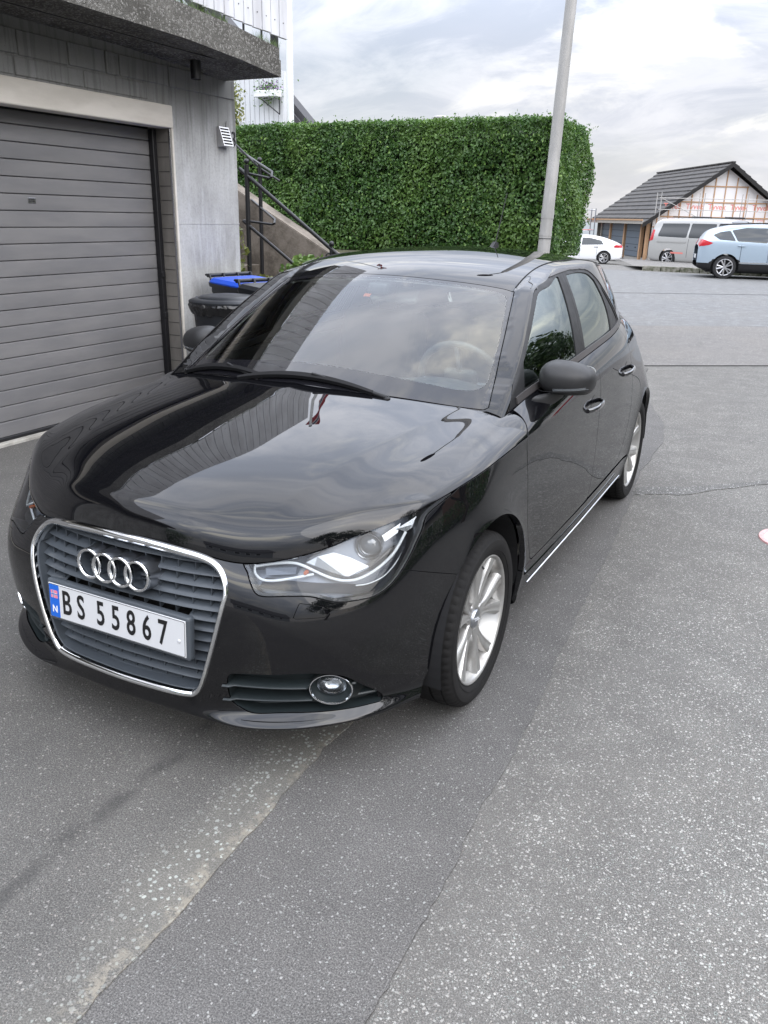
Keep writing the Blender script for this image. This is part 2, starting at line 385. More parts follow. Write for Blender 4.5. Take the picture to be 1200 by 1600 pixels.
# =====================================================================
# materials of the black car
# =====================================================================
def _paint(t, b):
    n = NB(t); o = n.obj(); d = n.noise(o, 55, 3, .6); sp = n.voro(o, 34); dust = n.rng(sp, .035, .02, 0, 1); big = n.noise(o, 1.7, 2, .5)
    n.link(n.mix(n.m('MULTIPLY', dust, .25), (.0035, .0036, .0045), (.25, .23, .20)), b.inputs['Base Color'])
    n.link(n.rng(d, .3, .8, .008, .025), b.inputs['Roughness'])
M_PAINT = mat('black_gloss_paint', (.004, .004, .005), .02, build=_paint); M_PAINT.node_tree.nodes['Principled BSDF'].inputs['IOR'].default_value = 1.58
def _plast(t, b):
    n = NB(t); o = n.obj(); n.bump(n.noise(o, 900, 2, .5), .25, .0004, b); n.link(n.rng(n.noise(o, 14, 4), .3, .7, .42, .56), b.inputs['Roughness'])
M_TRIM = mat('matt_black_plastic', (.012, .012, .013), .55, spec=.3, build=_plast)
M_MIRR = mat('satin_black_mirror_shell', (.017, .017, .018), .42, spec=.4, build=_plast)
M_SEAL = mat('rubber_seal', (.007, .007, .008), .65, spec=.25)
M_FRAME = mat('satin_window_trim', (.050, .046, .046), .38, spec=.5)
M_DARKG = mat('black_recess', (.004, .004, .005), .12)
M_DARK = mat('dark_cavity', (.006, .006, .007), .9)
M_CHROME = mat('chrome', (.80, .81, .82), .06, 1)
M_SATIN = mat('satin_aluminium', (.47, .49, .53), .30, 1)
M_SLAT = mat('grille_grey_plastic', (.060, .070, .082), .38, spec=.5, build=lambda t, b: (lambda n: n.link(n.rng(n.noise(n.obj(), 30, 4), .3, .7, .32, .48), b.inputs['Roughness']))(NB(t)))
M_FOGG = mat('fog_grille_plastic', (.018, .024, .026), .42)
def glass_mat(name, tint, rough=0.0, ior=1.5, gloss=1.0):
    m = bpy.data.materials.new(name); m.use_nodes = True; t = m.node_tree; t.nodes.clear(); n = NB(t)
    o = n.new('ShaderNodeOutputMaterial'); mx = n.new('ShaderNodeMixShader'); tr = n.new('ShaderNodeBsdfTransparent'); gl = n.new('ShaderNodeBsdfGlossy')
    tr.inputs[0].default_value = (*tint, 1); gl.inputs['Roughness'].default_value = rough; gl.inputs[0].default_value = (gloss, gloss, gloss, 1)
    fr = n.new('ShaderNodeFresnel'); fr.inputs[0].default_value = ior
    n.link(fr.outputs[0], mx.inputs[0]); n.link(tr.outputs[0], mx.inputs[1]); n.link(gl.outputs[0], mx.inputs[2]); n.link(mx.outputs[0], o.inputs[0]); return m
M_WIND = glass_mat('windscreen_glass', (.80, .88, .86), ior=1.85)
M_SIDEG = glass_mat('tinted_side_glass', (.40, .47, .45), ior=3.2)
M_SIDEG.node_tree.nodes['Glossy BSDF'].inputs[0].default_value = (.93, 1, .96, 1)
M_LENS = glass_mat('clear_lens', (.93, .95, .96), ior=1.5)
M_FRIT = mat('black_frit_glass', (.008, .008, .010), .03, spec=.8)
M_TYRE = mat('tyre_rubber', (.020, .020, .021), .78, spec=.22, build=lambda t, b: (lambda n: (n.link(n.mix(n.noise(n.obj(), 18, 5, .6), (.008, .008, .009), (.020, .019, .018)), b.inputs['Base Color']), n.bump(n.noise(n.obj(), 260, 2), .3, .001, b)))(NB(t)))
M_ALLOY = mat('silver_alloy', (.60, .60, .585), .32, .75, build=lambda t, b: (lambda n: n.link(n.mix(n.rng(n.noise(n.obj(), 9, 5, .65), .5, .75), (.50, .495, .48), (.33, .31, .29)), b.inputs['Base Color']))(NB(t)))
M_BRAKE = mat('brake_disc', (.25, .20, .17), .45, .8)
M_LAMPIN = mat('lamp_grey', (.17, .19, .23), .35, .4)
M_LAMPDK = mat('lamp_dark', (.035, .036, .04), .3)
M_DRL = mat('light_guide', (.86, .90, .92), .18, spec=.6)
M_SILV = mat('lamp_silver', (.52, .54, .57), .20, .9)
M_AMBER = mat('amber_bulb', (.55, .12, .03), .2)
M_RED = mat('tail_red', (.35, .01, .012), .08, spec=.8)
M_CABIN = mat('cabin_grey_plastic', (.22, .24, .245), .6)
M_CABDK = mat('cabin_dark_plastic', (.12, .125, .128), .6, build=_plast)
M_HEADL = mat('pale_headliner_cloth', (.74, .75, .71), .9)
M_SEAT = mat('grey_seat_cloth', (.13, .135, .14), .9, build=lambda t, b: (lambda n: n.bump(n.noise(n.obj(), 320, 2), .4, .001, b))(NB(t)))
M_MGLASS = mat('mirror_glass', (.9, .92, .93), .01, 1)
M_WHITEP = mat('plate_white', (.62, .63, .645), .35)
M_BLUEP = mat('plate_blue', (.012, .13, .60), .35)
M_BLACKP = mat('plate_black', (.008, .008, .009), .4)
M_PINK = mat('faded_flag_red', (.75, .22, .30), .4)
M_NAVY = mat('flag_navy', (.05, .10, .45), .4)
M_WHITE = mat('flat_white', (.8, .8, .8), .5)
# =====================================================================
# cutting panels out of smooth surfaces
# =====================================================================
class PM:
    def __init__(s, V, N, Q, T=None): s.V = V; s.N = N; s.Q = Q; s.T = T if T is not None else np.zeros((0, 3), int)
def grid_pm(P, up):
    a = np.gradient(P, axis=0); b = np.gradient(P, axis=1); N = np.cross(a, b); N /= np.linalg.norm(N, axis=2, keepdims=True)+1e-12
    sgn = np.sign((N*up(P)).sum(2).mean()); N *= sgn; n, m = P.shape[:2]; I = np.arange(n*m).reshape(n, m)
    Q = np.stack([I[:-1, :-1], I[1:, :-1], I[1:, 1:], I[:-1, 1:]], -1).reshape(-1, 4)
    if sgn < 0: Q = Q[:, ::-1]
    return PM(P.reshape(-1, 3).copy(), N.reshape(-1, 3).copy(), Q)
def compact(p):
    used = np.zeros(len(p.V), bool); used[p.Q.ravel()] = True
    if len(p.T): used[p.T.ravel()] = True
    mp = np.cumsum(used)-1; return PM(p.V[used], p.N[used], mp[p.Q], mp[p.T] if len(p.T) else p.T)
def clip(p, g):
    gv = g(p.V); ins = gv > 0; V = list(p.V); N = list(p.N); c = {}; T = []
    gl = gv.tolist()
    def cut(i, j):
        k = (i, j) if i < j else (j, i)
        if k not in c:
            t = gl[k[0]]/(gl[k[0]]-gl[k[1]]); V.append(p.V[k[0]]*(1-t)+p.V[k[1]]*t); n = p.N[k[0]]*(1-t)+p.N[k[1]]*t; N.append(n/np.linalg.norm(n)); c[k] = len(V)-1
        return c[k]
    keepQ = None
    for arr in (p.Q, p.T):
        if len(arr) == 0: continue
        s = ins[arr].sum(1); full = arr[s == arr.shape[1]]
        if arr.shape[1] == 4: keepQ = full
        else: T += full.tolist()
        for f in arr[(s > 0) & (s < arr.shape[1])].tolist():
            out = []
            for a, b in zip(f, f[1:]+f[:1]):
                if gl[a] > 0: out.append(a)
                if (gl[a] > 0) != (gl[b] > 0): out.append(cut(a, b))
            for k in range(1, len(out)-1): T.append([out[0], out[k], out[k+1]])
    return compact(PM(np.array(V), np.array(N), keepQ if keepQ is not None else np.zeros((0, 4), int), np.array(T, int).reshape(-1, 3)))
def join(*ps):
    V = np.concatenate([p.V for p in ps]); N = np.concatenate([p.N for p in ps]); o = 0; Q = []; T = []
    for p in ps: Q.append(p.Q+o); T.append(p.T+o); o += len(p.V)
    return PM(V, N, np.concatenate(Q), np.concatenate(T))
def weld(p, d=1e-5, only=None):
    key = np.round(p.V/d).astype(np.int64); m = np.ones(len(p.V), bool) if only is None else only(p.V)
    idx = np.arange(len(p.V)); seen = {}
    for i in np.nonzero(m)[0]:
        k = tuple(key[i]); idx[i] = seen.setdefault(k, i)
    return compact(PM(p.V, p.N, idx[p.Q], idx[p.T] if len(p.T) else p.T))
def flip(p): return PM(p.V*[-1, 1, 1], p.N*[-1, 1, 1], p.Q[:, ::-1], p.T[:, ::-1])
def both(p):
    V = p.V.copy(); N = p.N.copy(); m = np.abs(V[:, 0]) < 2e-4; V[m, 0] = 0; N[m, 0] = 0; N /= np.linalg.norm(N, axis=1, keepdims=True)
    q = PM(V, N, p.Q, p.T); return weld(join(q, flip(q)), only=lambda v: np.abs(v[:, 0]) < 1e-9)
def pm_obj(name, p, m, parent=None, depth=.012, label=None, r=.0012):
    faces = p.Q.tolist()+p.T.tolist(); V = p.V.tolist(); N = p.N.tolist()
    if depth:
        cnt = {}
        for f in faces:
            for a, b in zip(f, f[1:]+f[:1]): 
                if (b, a) in cnt: del cnt[(b, a)]
                else: cnt[(a, b)] = 1
        vo = {}
        for a, b in cnt:
            e = np.array(V[b])-np.array(V[a]); n = p.N[a]+p.N[b]; o = np.cross(e, n); l = np.linalg.norm(o)
            if l < 1e-12: continue
            o = o/l*np.linalg.norm(e)
            for q in (a, b): vo[q] = vo.get(q, 0)+o
        ids = {}
        for q, o in vo.items():
            l = np.linalg.norm(o); o = o/(l if l > 1e-9 else 1); P = np.array(V[q]); n = p.N[q]; i0 = len(V)
            V += [P.tolist(), (P+o*r*.3-n*r).tolist(), (P+o*r*.3-n*r).tolist(), (P-n*depth).tolist()]
            N += [n.tolist(), (o).tolist(), o.tolist(), o.tolist()]; ids[q] = i0
        for a, b in cnt:
            if a in ids and b in ids:
                A, B = ids[a], ids[b]; faces.append((b, a, A+1, B+1)); faces.append((B+2, A+2, A+3, B+3))
    me = bpy.data.meshes.new(name); me.from_pydata(V, [], faces); me.update(); me.shade_smooth()
    me.normals_split_custom_set_from_vertices(N)
    o = link(name, me, m, parent)
    if label: o['label'] = label
    return o
def spline_poly(pts, n=8, sharp=()):
    P = np.array(pts, float); k = len(P); out = []
    for i in range(k):
        p0, p1, p2, p3 = P[i-1], P[i], P[(i+1) % k], P[(i+2) % k]
        if i in sharp: p0 = p1
        if (i+1) % k in sharp: p3 = p2
        for j in range(n):
            t = j/n; out.append(.5*((2*p1)+(-p0+p2)*t+(2*p0-5*p1+4*p2-p3)*t*t+(-p0+3*p1-3*p2+p3)*t**3))
    return np.array(out)
def sdf(poly, ax, off=0.0, inside=True):
    P = np.array(poly, float); A = P; B = np.roll(P, -1, 0); E = B-A; L2 = (E**2).sum(1)+1e-18
    mn = P.min(0)-.03; mx = P.max(0)+.03
    def g(V):
        q = V[:, ax]; d = np.full(len(q), -.03)
        m = ((q > mn) & (q < mx)).all(1); w = q[m]
        if len(w):
            best = np.full(len(w), 1e9); c = np.zeros(len(w), bool)
            for a, b, e, l in zip(A, B, E, L2):
                t = np.clip(((w-a)@e)/l, 0, 1); dd = ((w-a-t[:, None]*e)**2).sum(1); best = np.minimum(best, dd)
                cr = ((a[1] > w[:, 1]) != (b[1] > w[:, 1])); xx = (b[0]-a[0])*(w[:, 1]-a[1])/((b[1]-a[1]) if abs(b[1]-a[1]) > 1e-12 else 1e-12)+a[0]
                c ^= cr & (w[:, 0] < xx)
            d[m] = np.where(c, 1, -1)*np.sqrt(best)
        return (d-off) if inside else (-d-off)
    return g
# base surfaces ---------------------------------------------------------
ARCH_R = .352; ARCHES = ((.002, .310), (2.471, .310))
def arch_sdf(V):      # positive outside of the wheel openings
    d = np.full(len(V), 9.)
    for ya, za in ARCHES:
        dy = np.abs(V[:, 1]-ya); dz = V[:, 2]-za
        d = np.minimum(d, np.where(dz > 0, np.hypot(dy, dz), dy-3.5*np.clip(-dz-.0,0,.1)**2*(V[:,1]<.0))-ARCH_R)
    return d
def flare(P):
    V = P.reshape(-1, 3).copy(); d = arch_sdf(V); k = .011*np.exp(-np.clip(d, -.02, 9)/.045)*np.clip((V[:, 0]-.6)/.1, 0, 1)
    V[:, 0] += k; return V.reshape(P.shape)
UALL = np.concatenate([np.linspace(0, u_at(y=2.85), 640), np.linspace(u_at(y=2.85), RU[-1], 60)[1:]])
TALL = np.linspace(0, 8, 130)
def S_pm(u0, u1, t1=8.0):
    u = UALL[(UALL > u0) & (UALL < u1)]; u = np.concatenate([[u0], u, [u1]]); P = flare(S(u, np.linspace(0, t1, 130)))
    if u0 == 0: P[0, :, 0] = 0
    return grid_pm(P, lambda P: np.stack([P[..., 0], (P[..., 1]-1.2)*.8, 0*P[..., 0]], -1))
TD = lambda n: np.linspace(.004, 1, n)
def D_pm(y0, y1): return grid_pm(D(np.linspace(u_at(y=y0), u_at(y=y1), max(8, int((y1-y0)/.012))), TD(22)), lambda P: np.stack([P[..., 0]*0+.5, 0*P[..., 0], P[..., 0]*0+.7], -1))
GYS = np.concatenate([np.arange(-.06, 2.6, .0095), np.arange(2.6, 3.12, .008)])
def creases(P):      # two soft fold lines in the bonnet
    x, y, z = P[..., 0], P[..., 1], P[..., 2]
    yy = np.clip(y, -.75, .40); f = np.clip((y+.72)/.25, 0, 1)*np.clip((.46-y)/.2, 0, 1)
    c1 = np.interp(yy, [-.75, -.6, -.35, 0, .3, .4], [.36, .405, .47, .535, .60, .62]); d1 = x-c1
    sp = lambda q, w: w*np.log1p(np.exp(np.clip(q/w, -30, 30))); z = z-.060*f*sp(d1, .004)*np.exp(-(np.maximum(d1, 0)/.085)**2)
    c2 = np.interp(yy, [-.75, -.42, -.2, 0, .2, .4], [.58, .625, .668, .695, .712, .722]); d2 = x-c2; f2 = np.clip((y+.52)/.2, 0, 1)*np.clip((.24-y)/.28, 0, 1)
    z = z-.050*f2*sp(d2, .003)*np.exp(-(np.maximum(d2, 0)/.060)**2)
    Q = P.copy(); Q[..., 2] = z; return Q
S_MAX = 1-.0028/.85
CAR = empty('hatchback_car', (0, 0, 0), 0, 'black four-ring hatchback with silver alloy wheels parked in front of the garage', 'car')
# ---- outlines (traced in car coordinates) -----------------------------
GR_H = [(0, .700), (.12, .697), (.21, .690), (.272, .680), (.318, .662), (.350, .632), (.366, .592), (.362, .55), (.347, .48), (.328, .41), (.308, .345), (.288, .293), (.270, .268), (.240, .258), (.12, .254), (0, .253)]
GR_POLY = spline_poly(GR_H+[(-x, z) for x, z in GR_H[-2:0:-1]], 5)
HL_POLY = spline_poly([(.380, .672), (.372, .74), (.55, .86), (.80, .86), (.790, .800), (.762, .762), (.7605, .725), (.754, .676), (.744, .635), (.729, .600), (.707, .579), (.679, .573), (.632, .573), (.603, .581), (.566, .591), (.515, .592), (.462, .590), (.440, .596), (.424, .614), (.404, .643)], 5, sharp=(1, 2, 3))
FG_POLY = spline_poly([(.366, .342), (.40, .358), (.479, .362), (.572, .368), (.640, .352), (.672, .320), (.705, .262), (.716, .232), (.690, .2285), (.60, .2275), (.50, .2270), (.425, .2235), (.385, .236), (.362, .262)], 5)
DF = [(.43, 1.04), (.413, .93), (.407, .906), (.390, .882), (.366, .860), (.343, .838), (.335, .80), (.331, .70), (.340, .58), (.372, .48), (.430, .385), (.465, .352), (.56, .345), (1.20, .352), (1.258, .358), (1.276, .40), (1.284, .50), (1.296, .62), (1.318, .76), (1.322, .86), (1.296, .93), (1.262, 1.05)]
DR = [(1.262, 1.05), (1.296, .93), (1.322, .86), (1.318, .76), (1.296, .62), (1.284, .50), (1.276, .40), (1.262, .358), (1.62, .362), (1.78, .372), (1.90, .43), (1.985, .53), (2.04, .66), (2.062, .78), (2.045, .90), (2.00, .985), (1.985, 1.08)]
DFp = spline_poly(DF, 5, sharp=(0, 20)); DRp = spline_poly(DR, 5, sharp=(0, 7, 16))
GAP = .0021
seam_b = lambda V: (V[:, 2]-(.631-.365*(V[:, 1]+.441)))       # bumper / wing joint
flap = sdf(spline_poly([(.540, .534), (.548, .574), (.600, .566), (.620, .552), (.612, .536)], 4, sharp=(0, 1, 2, 3, 4)), [0, 2])
# bumper
fro = S_pm(0, u_at(y=-.10)); fro = clip(fro, lambda V: arch_sdf(V)); base_f = fro
b = clip(base_f, sdf(GR_POLY, [0, 2], -.004, False)); b = clip(b, sdf(HL_POLY, [0, 2], .0025, False)); b = clip(b, sdf(FG_POLY, [0, 2], 0, False))
b = clip(b, lambda V: -seam_b(V)*np.where(V[:, 0] > .70, 1, 0)+np.where(V[:, 0] > .70, 0, 1)*.05-GAP*.5*(V[:, 0] > .70)) if False else clip(b, lambda V: np.where(V[:, 0] > .72, -seam_b(V)-GAP/2, .02+0*V[:, 0]))
top = lambda V: np.interp(V[:, 0], _tx, _tz)-.003-V[:, 2]
_cu = C(np.linspace(0, u_at(y=-.10), 400)); _tx = _cu[:, 0]; _tz = _cu[:, 2]
b = clip(b, lambda V: np.where(V[:, 1] < -.25, top(V), .02)); b1 = clip(b, lambda V: -flap(V)-.0009); b2 = clip(b, lambda V: flap(V)-.0009)
bumper = pm_obj('front_bumper', both(b1), M_PAINT, CAR, .014)
for s in (1, -1): pm_obj('washer_flap', b2 if s > 0 else flip(b2), M_PAINT, bumper, .006)
# bonnet
nt_ = 150; tg = np.concatenate([np.linspace(.0, .22, 70), np.linspace(.22, 1, 130)[1:]]); Hr = H(np.linspace(0, S_MAX, 130), tg)
def relax(P, sg):      # even out the interior of the bonnet, edges and nose kept
    n_, m_ = P.shape[:2]; Q = P.copy(); E2 = np.concatenate([P[:0:-1]*[-1, 1, 1], P], 0)
    for c in range(3):
        A = E2[..., c].copy()
        for j in range(m_): A[:, j] = gs(A[:, j], sg)
        for i in range(A.shape[0]): A[i] = gs(A[i], sg)
        Q[..., c] = A[n_-1:]
    i = np.arange(n_)[:, None]; j = np.arange(m_)[None]; w = np.minimum(np.clip((n_-1-i)/16, 0, 1), np.minimum(np.clip((j-26)/34, 0, 1), np.clip((m_-1-j)/22, 0, 1))); w = (w*w*(3-2*w))[..., None]
    return P*(1-w)+Q*w
Hg = creases(relax(Hr, 11.0)); Hg[0, :, 0] = 0
h = grid_pm(Hg, lambda P: np.stack([0*P[..., 0], 0*P[..., 0], 1+0*P[..., 0]], -1))
HOOD = pm_obj('bonnet', both(h), M_PAINT, CAR, .016)
# wings, doors, rear quarters, sills
for s in (1, -1):
    ff = (lambda p: p) if s > 0 else flip
    w = S_pm(u_at(x=.70), u_at(y=.62), 7.97); w = clip(w, lambda V: arch_sdf(V)); w = clip(w, sdf(HL_POLY, [0, 2], .0025, False)); w = clip(w, lambda V: seam_b(V)-GAP/2+np.where(V[:, 1] > -.22, .5, 0)); w = clip(w, lambda V: V[:, 2]-.345-np.where(V[:, 1] < 0, -9, 0)); w = clip(w, sdf(DFp, [1, 2], GAP, False)); w = clip(w, lambda V: .47-V[:, 1])
    pm_obj('front_wing', ff(w), M_PAINT, CAR, .02)
    for nm, pol, y0, y1 in (('front_door', DFp, .28, 1.36), ('rear_door', DRp, 1.22, 2.1)):
        a = clip(S_pm(u_at(y=y0), u_at(y=y1), 8), sdf(pol, [1, 2], GAP)); a = clip(a, lambda V: arch_sdf(V)-.02)
        c = clip(D_pm(y0, y1), sdf(pol, [1, 2], GAP)); d = pm_obj(nm, ff(join(a, c)), M_PAINT, CAR, .014)
        if nm == 'front_door': (DOORS := globals().setdefault('DOORS', {}))[s] = d
        else: DOORS[s+.5] = d
    q = clip(S_pm(u_at(y=1.55), u_at(y=2.86), 8), lambda V: arch_sdf(V)); q = clip(q, sdf(DRp, [1, 2], GAP, False)); q = clip(q, lambda V: np.where(V[:, 1] < 2.0, 1e-3-(.62-V[:, 2] > 0)*.01*0-np.where(V[:, 2] > .36, 0, .1), .02)) if False else q
    q = clip(q, lambda V: np.where(V[:, 1] < 2.1, V[:, 2]-.366, .02)); q = clip(q, lambda V: V[:, 1]-1.60); q = clip(q, lambda V: np.where(V[:, 1] > 2.45, .02+0*V[:, 0], .02))
    q2 = clip(D_pm(1.95, 2.85), sdf(DRp, [1, 2], GAP, False)); pm_obj('rear_quarter', ff(join(q, q2)), M_PAINT, CAR, .02)
    sl = clip(S_pm(u_at(y=.30), u_at(y=2.14), 5), lambda V: .340+.012*np.clip(V[:, 1]-1.2, 0, 1)-V[:, 2]); sl = clip(sl, lambda V: arch_sdf(V)); sill = pm_obj('side_sill', ff(sl), M_PAINT, CAR, .02)
    tr = [Vector((s*(np.interp(y, [.4, 1.2, 2.05], [.8465, .8555, .857])), y, .262+.004*(y-.4))) for y in np.linspace(.44, 2.0, 24)]
    tube('sill_glint', tr, .0038, M_CHROME, sill, 8)  # added bright tube, stands in for the reflection along the sill edge
# rear end
r = S_pm(u_at(y=2.86), RU[-1], 8); r = clip(r, lambda V: V[:, 2]-.20)
tl = spline_poly([(.50, .80), (.56, .895), (.80, .905), (.90, .87), (.90, .76), (.66, .755)], 5); rb = clip(r, lambda V: -seam_r(V)) if False else r
rr = clip(r, sdf(tl, [0, 2], .002, False)); rbump = clip(rr, lambda V: .56-V[:, 2]); rgate = clip(rr, lambda V: V[:, 2]-.564)
pm_obj('rear_bumper', both(rbump), M_PAINT, CAR, .012); TG_ = pm_obj('tailgate', both(rgate), M_PAINT, CAR, .012)
tlp = clip(r, sdf(tl, [0, 2], .001))
for s in (1, -1): pm_obj('tail_lamp', tlp if s > 0 else flip(tlp), M_RED, CAR, .02)
# tailgate upper closing surface between the ring top and the rear window
_g = []
for u in np.linspace(u_at(y=2.80), RU[-1], 40):
    c = C(np.array([u]))[0]; x = c[0]*.86; y = min(c[1]-.05, 3.06); _g.append([c*(1-t)+np.array([x, y, 1.02])*t for t in np.linspace(0, 1, 6)])
pm_obj('tailgate_panel', both(grid_pm(np.array(_g), lambda P: np.stack([P[..., 0], 0*P[..., 0]+.3, 0*P[..., 0]+.3], -1))), M_PAINT, TG_, 0)
# ---- greenhouse --------------------------------------------------------
G0 = G(GYS, 150); G0[:, 0, 0] = 0
gp = grid_pm(G0, lambda P: np.stack([P[..., 0], 0*P[..., 0], P[..., 2]-.8], -1))
WSh = [(0, .163), (.20, .180), (.40, .236), (.56, .300), (.676, .366), (.640, .53), (.600, .71), (.560, .885), (.541, .962), (.50, .957), (.41, .928), (.28, .886), (.149, .860), (0, .850)]
WS = spline_poly(WSh+[(-x, y) for x, y in WSh[-2:0:-1]], 5, sharp=(4, 8, 18, 22)) ; WS_sh = None
IW = [(0, .272), (.25, .288), (.45, .335), (.575, .385), (.625, .445), (.622, .52), (.590, .68), (.545, .86), (.522, .915), (.47, .915), (.3, .868), (.149, .836), (0, .826)]
IWp = spline_poly(IW+[(-x, y) for x, y in IW[-2:0:-1]], 5)
RWh = [(0, 2.745), (.30, 2.735), (.50, 2.715), (.55, 2.80), (.56, 2.95), (.50, 3.01), (.25, 3.04), (0, 3.05)]
RW = spline_poly(RWh+[(-x, y) for x, y in RWh[-2:0:-1]], 5)
DLO = spline_poly([(.396, .915), (.47, .985), (.548, 1.037), (.67, 1.117), (.796, 1.190), (.90, 1.246), (.974, 1.279), (1.06, 1.304), (1.19, 1.324), (1.382, 1.338), (1.585, 1.340), (1.775, 1.327), (1.890, 1.280), (1.970, 1.200), (2.165, 1.050), (1.80, 1.032), (1.247, 1.004), (.90, .968), (.56, .932)], 6, sharp=(0, 14))
FGL = spline_poly([(.552, .966), (.590, 1.035), (.625, 1.083), (.684, 1.123), (.753, 1.164), (.84, 1.212), (.918, 1.250), (.98, 1.274), (1.06, 1.295), (1.18, 1.314), (1.296, 1.322), (1.255, 1.26), (1.175, 1.13), (1.122, 1.012), (.85, .985)], 6, sharp=(0, 10, 13))
RGL = spline_poly([(1.405, 1.322), (1.58, 1.325), (1.74, 1.313), (1.822, 1.280), (1.838, 1.17), (1.792, 1.052), (1.50, 1.043), (1.252, 1.030), (1.29, 1.12), (1.365, 1.26)], 6, sharp=(0, 3, 5, 7))
QGL = spline_poly([(1.890, 1.255), (1.985, 1.160), (2.105, 1.068), (1.98, 1.064), (1.870, 1.062), (1.893, 1.16)], 5, sharp=(0, 2, 4))
side = lambda V: V[:, 0]-(wb(V[:, 1])-.30)
wsf = sdf(WS, [0, 1]); wfront = clip(gp, wsf)
inner = sdf(IWp, [0, 1])
WIN = pm_obj('windscreen', both(clip(wfront, lambda V: inner(V))), M_WIND, CAR, 0)
pm_obj('frit_border', both(clip(clip(wfront, lambda V: -inner(V)-.0), lambda V: wsf(V)-.001)), M_FRIT, WIN, .006)
pm_obj('rear_window', both(clip(gp, lambda V: np.where(V[:, 1] > 2.5, sdf(RW, [0, 1], .002)(V), -.02))), M_SIDEG, CAR, .004)
body = clip(gp, lambda V: -wsf(V)-.0035); body = clip(body, lambda V: np.where(V[:, 1] > 2.5, sdf(RW, [0, 1], 0, False)(V), .02))
dlo = sdf(DLO, [1, 2]); isd = lambda V: (V[:, 0] > .40)&(V[:, 1] < 2.3)&(bma(V) > 0)
bma = lambda V: (V[:, 0]-Sd(V[:, 1], V[:, 2]))-(V[:, 2]-(zc(V[:, 1])-crown(V[:, 1])*V[:, 0]**2+pillar(V[:, 0], V[:, 1])))
inw = lambda V: np.where(V[:, 1] < 2.3, bma(V)-.016, -.5)
inb = lambda V: np.where(V[:, 1] < 2.3, bma(V)+.004, -.5)
shell = clip(body, lambda V: np.maximum(-dlo(V)-.001, -inb(V)))
ROOFX = .535
shell = clip(shell, lambda V: V[:, 2]-(belt(V[:, 1])-.035-.09*np.clip((.6-V[:, 1])/.15, 0, 1))); shell = clip(shell, lambda V: np.where(V[:, 1] < .45, V[:, 1]-np.interp(V[:, 0], [0, .4, .676, .76, .83], [.16, .23, .352, .335, .30]), .02))
xb = lambda y: ROOFX+0*y
roof = clip(shell, lambda V: np.where(V[:, 1] < .84, -.02, xb(V[:, 1])-V[:, 0]-.0012)); roof = clip(roof, lambda V: np.where(V[:, 1] < .97, (-.01)*(V[:, 1] < .83), .02)+0*V[:, 0]) if False else roof
ROOF = pm_obj('roof', both(roof), M_PAINT, CAR, .008)
arch = clip(shell, lambda V: V[:, 0]-xb(V[:, 1])-.0012)
ROOFARCH = {}
for s in (1, -1):
    ROOFARCH[s] = pm_obj('roof_arch', arch if s > 0 else flip(arch), M_PAINT, CAR, .008)
    fr = clip(body, lambda V: np.minimum(dlo(V)-.001, inb(V)))
    for pol in (FGL, RGL, QGL):
        g_ = sdf(pol, [1, 2]); fr = clip(fr, lambda V, g_=g_: np.where(V[:, 1] < 2.3, np.maximum(-g_(V), -inw(V)), .02))
    par = DOORS[s]
    # split the black frame between the doors along the middle pillar
    spl = lambda V: V[:, 1]-np.interp(V[:, 2], [1.0, 1.03, 1.12, 1.26, 1.34], [1.205, 1.215, 1.25, 1.335, 1.375])
    for nm, sg, dpar in (('window_frame', -1, DOORS[s]), ('window_frame', 1, DOORS[s+.5])):
        f_ = clip(fr, lambda V: sg*spl(V)-.0015); pm_obj(nm, f_ if s > 0 else flip(f_), M_TRIM, dpar, .010)
    for pol, dpar in ((FGL, DOORS[s]), (RGL, DOORS[s+.5]), (QGL, CAR)):
        g_ = sdf(pol, [1, 2]); w_ = clip(gp, lambda V: np.minimum(inw(V)+.002, g_(V)+.002)); w_.V -= w_.N*.004
        pm_obj('window' if dpar is not CAR else 'quarter_window', w_ if s > 0 else flip(w_), M_SIDEG if dpar is not CAR else M_TRIM, dpar, 0)
def on_G(y, z, off=0): 
    h = z-belt(y); return Vector((float(Sd(y, z))+off, y, z))
# raised satin strip round the side windows
for s in (1, -1):
    up = clip(gp, lambda V: np.minimum(inb(V), np.minimum(dlo(V)+.005, .0035-dlo(V)))); up = clip(up, lambda V: np.where(V[:, 1] > 2.3, -.02, V[:, 2]-.93))
    ub = clip(up, lambda V: np.minimum(V[:, 2]-(belt(V[:, 1])+.012), V[:, 1]-1.0)); ub.V += ub.N*.004; pm_obj('window_surround', ub if s > 0 else flip(ub), M_FRAME, ROOFARCH[s], .006)
    lo = clip(gp, lambda V: np.where(V[:, 0] > .40, np.minimum(V[:, 2]-(belt(V[:, 1])-.004), belt(V[:, 1])+.019-V[:, 2]), -.02)); lo = clip(lo, lambda V: np.where(V[:, 0] > .4, np.minimum(V[:, 1]-.462, 2.15-V[:, 1]), -.02))
    lo.V += lo.N*.008; pm_obj('beltline_strip', lo if s > 0 else flip(lo), M_FRAME, DOORS[s], .007)
    # roof joint moulding
    k = [Vector((s*ROOFX, y, float(zc(y)-crown(y)*ROOFX**2)+.0005)) for y in np.linspace(1.0, 2.36, 40)]
    tube('roof_joint_strip', k, .0028, M_SEAL, ROOFARCH[s], 6)
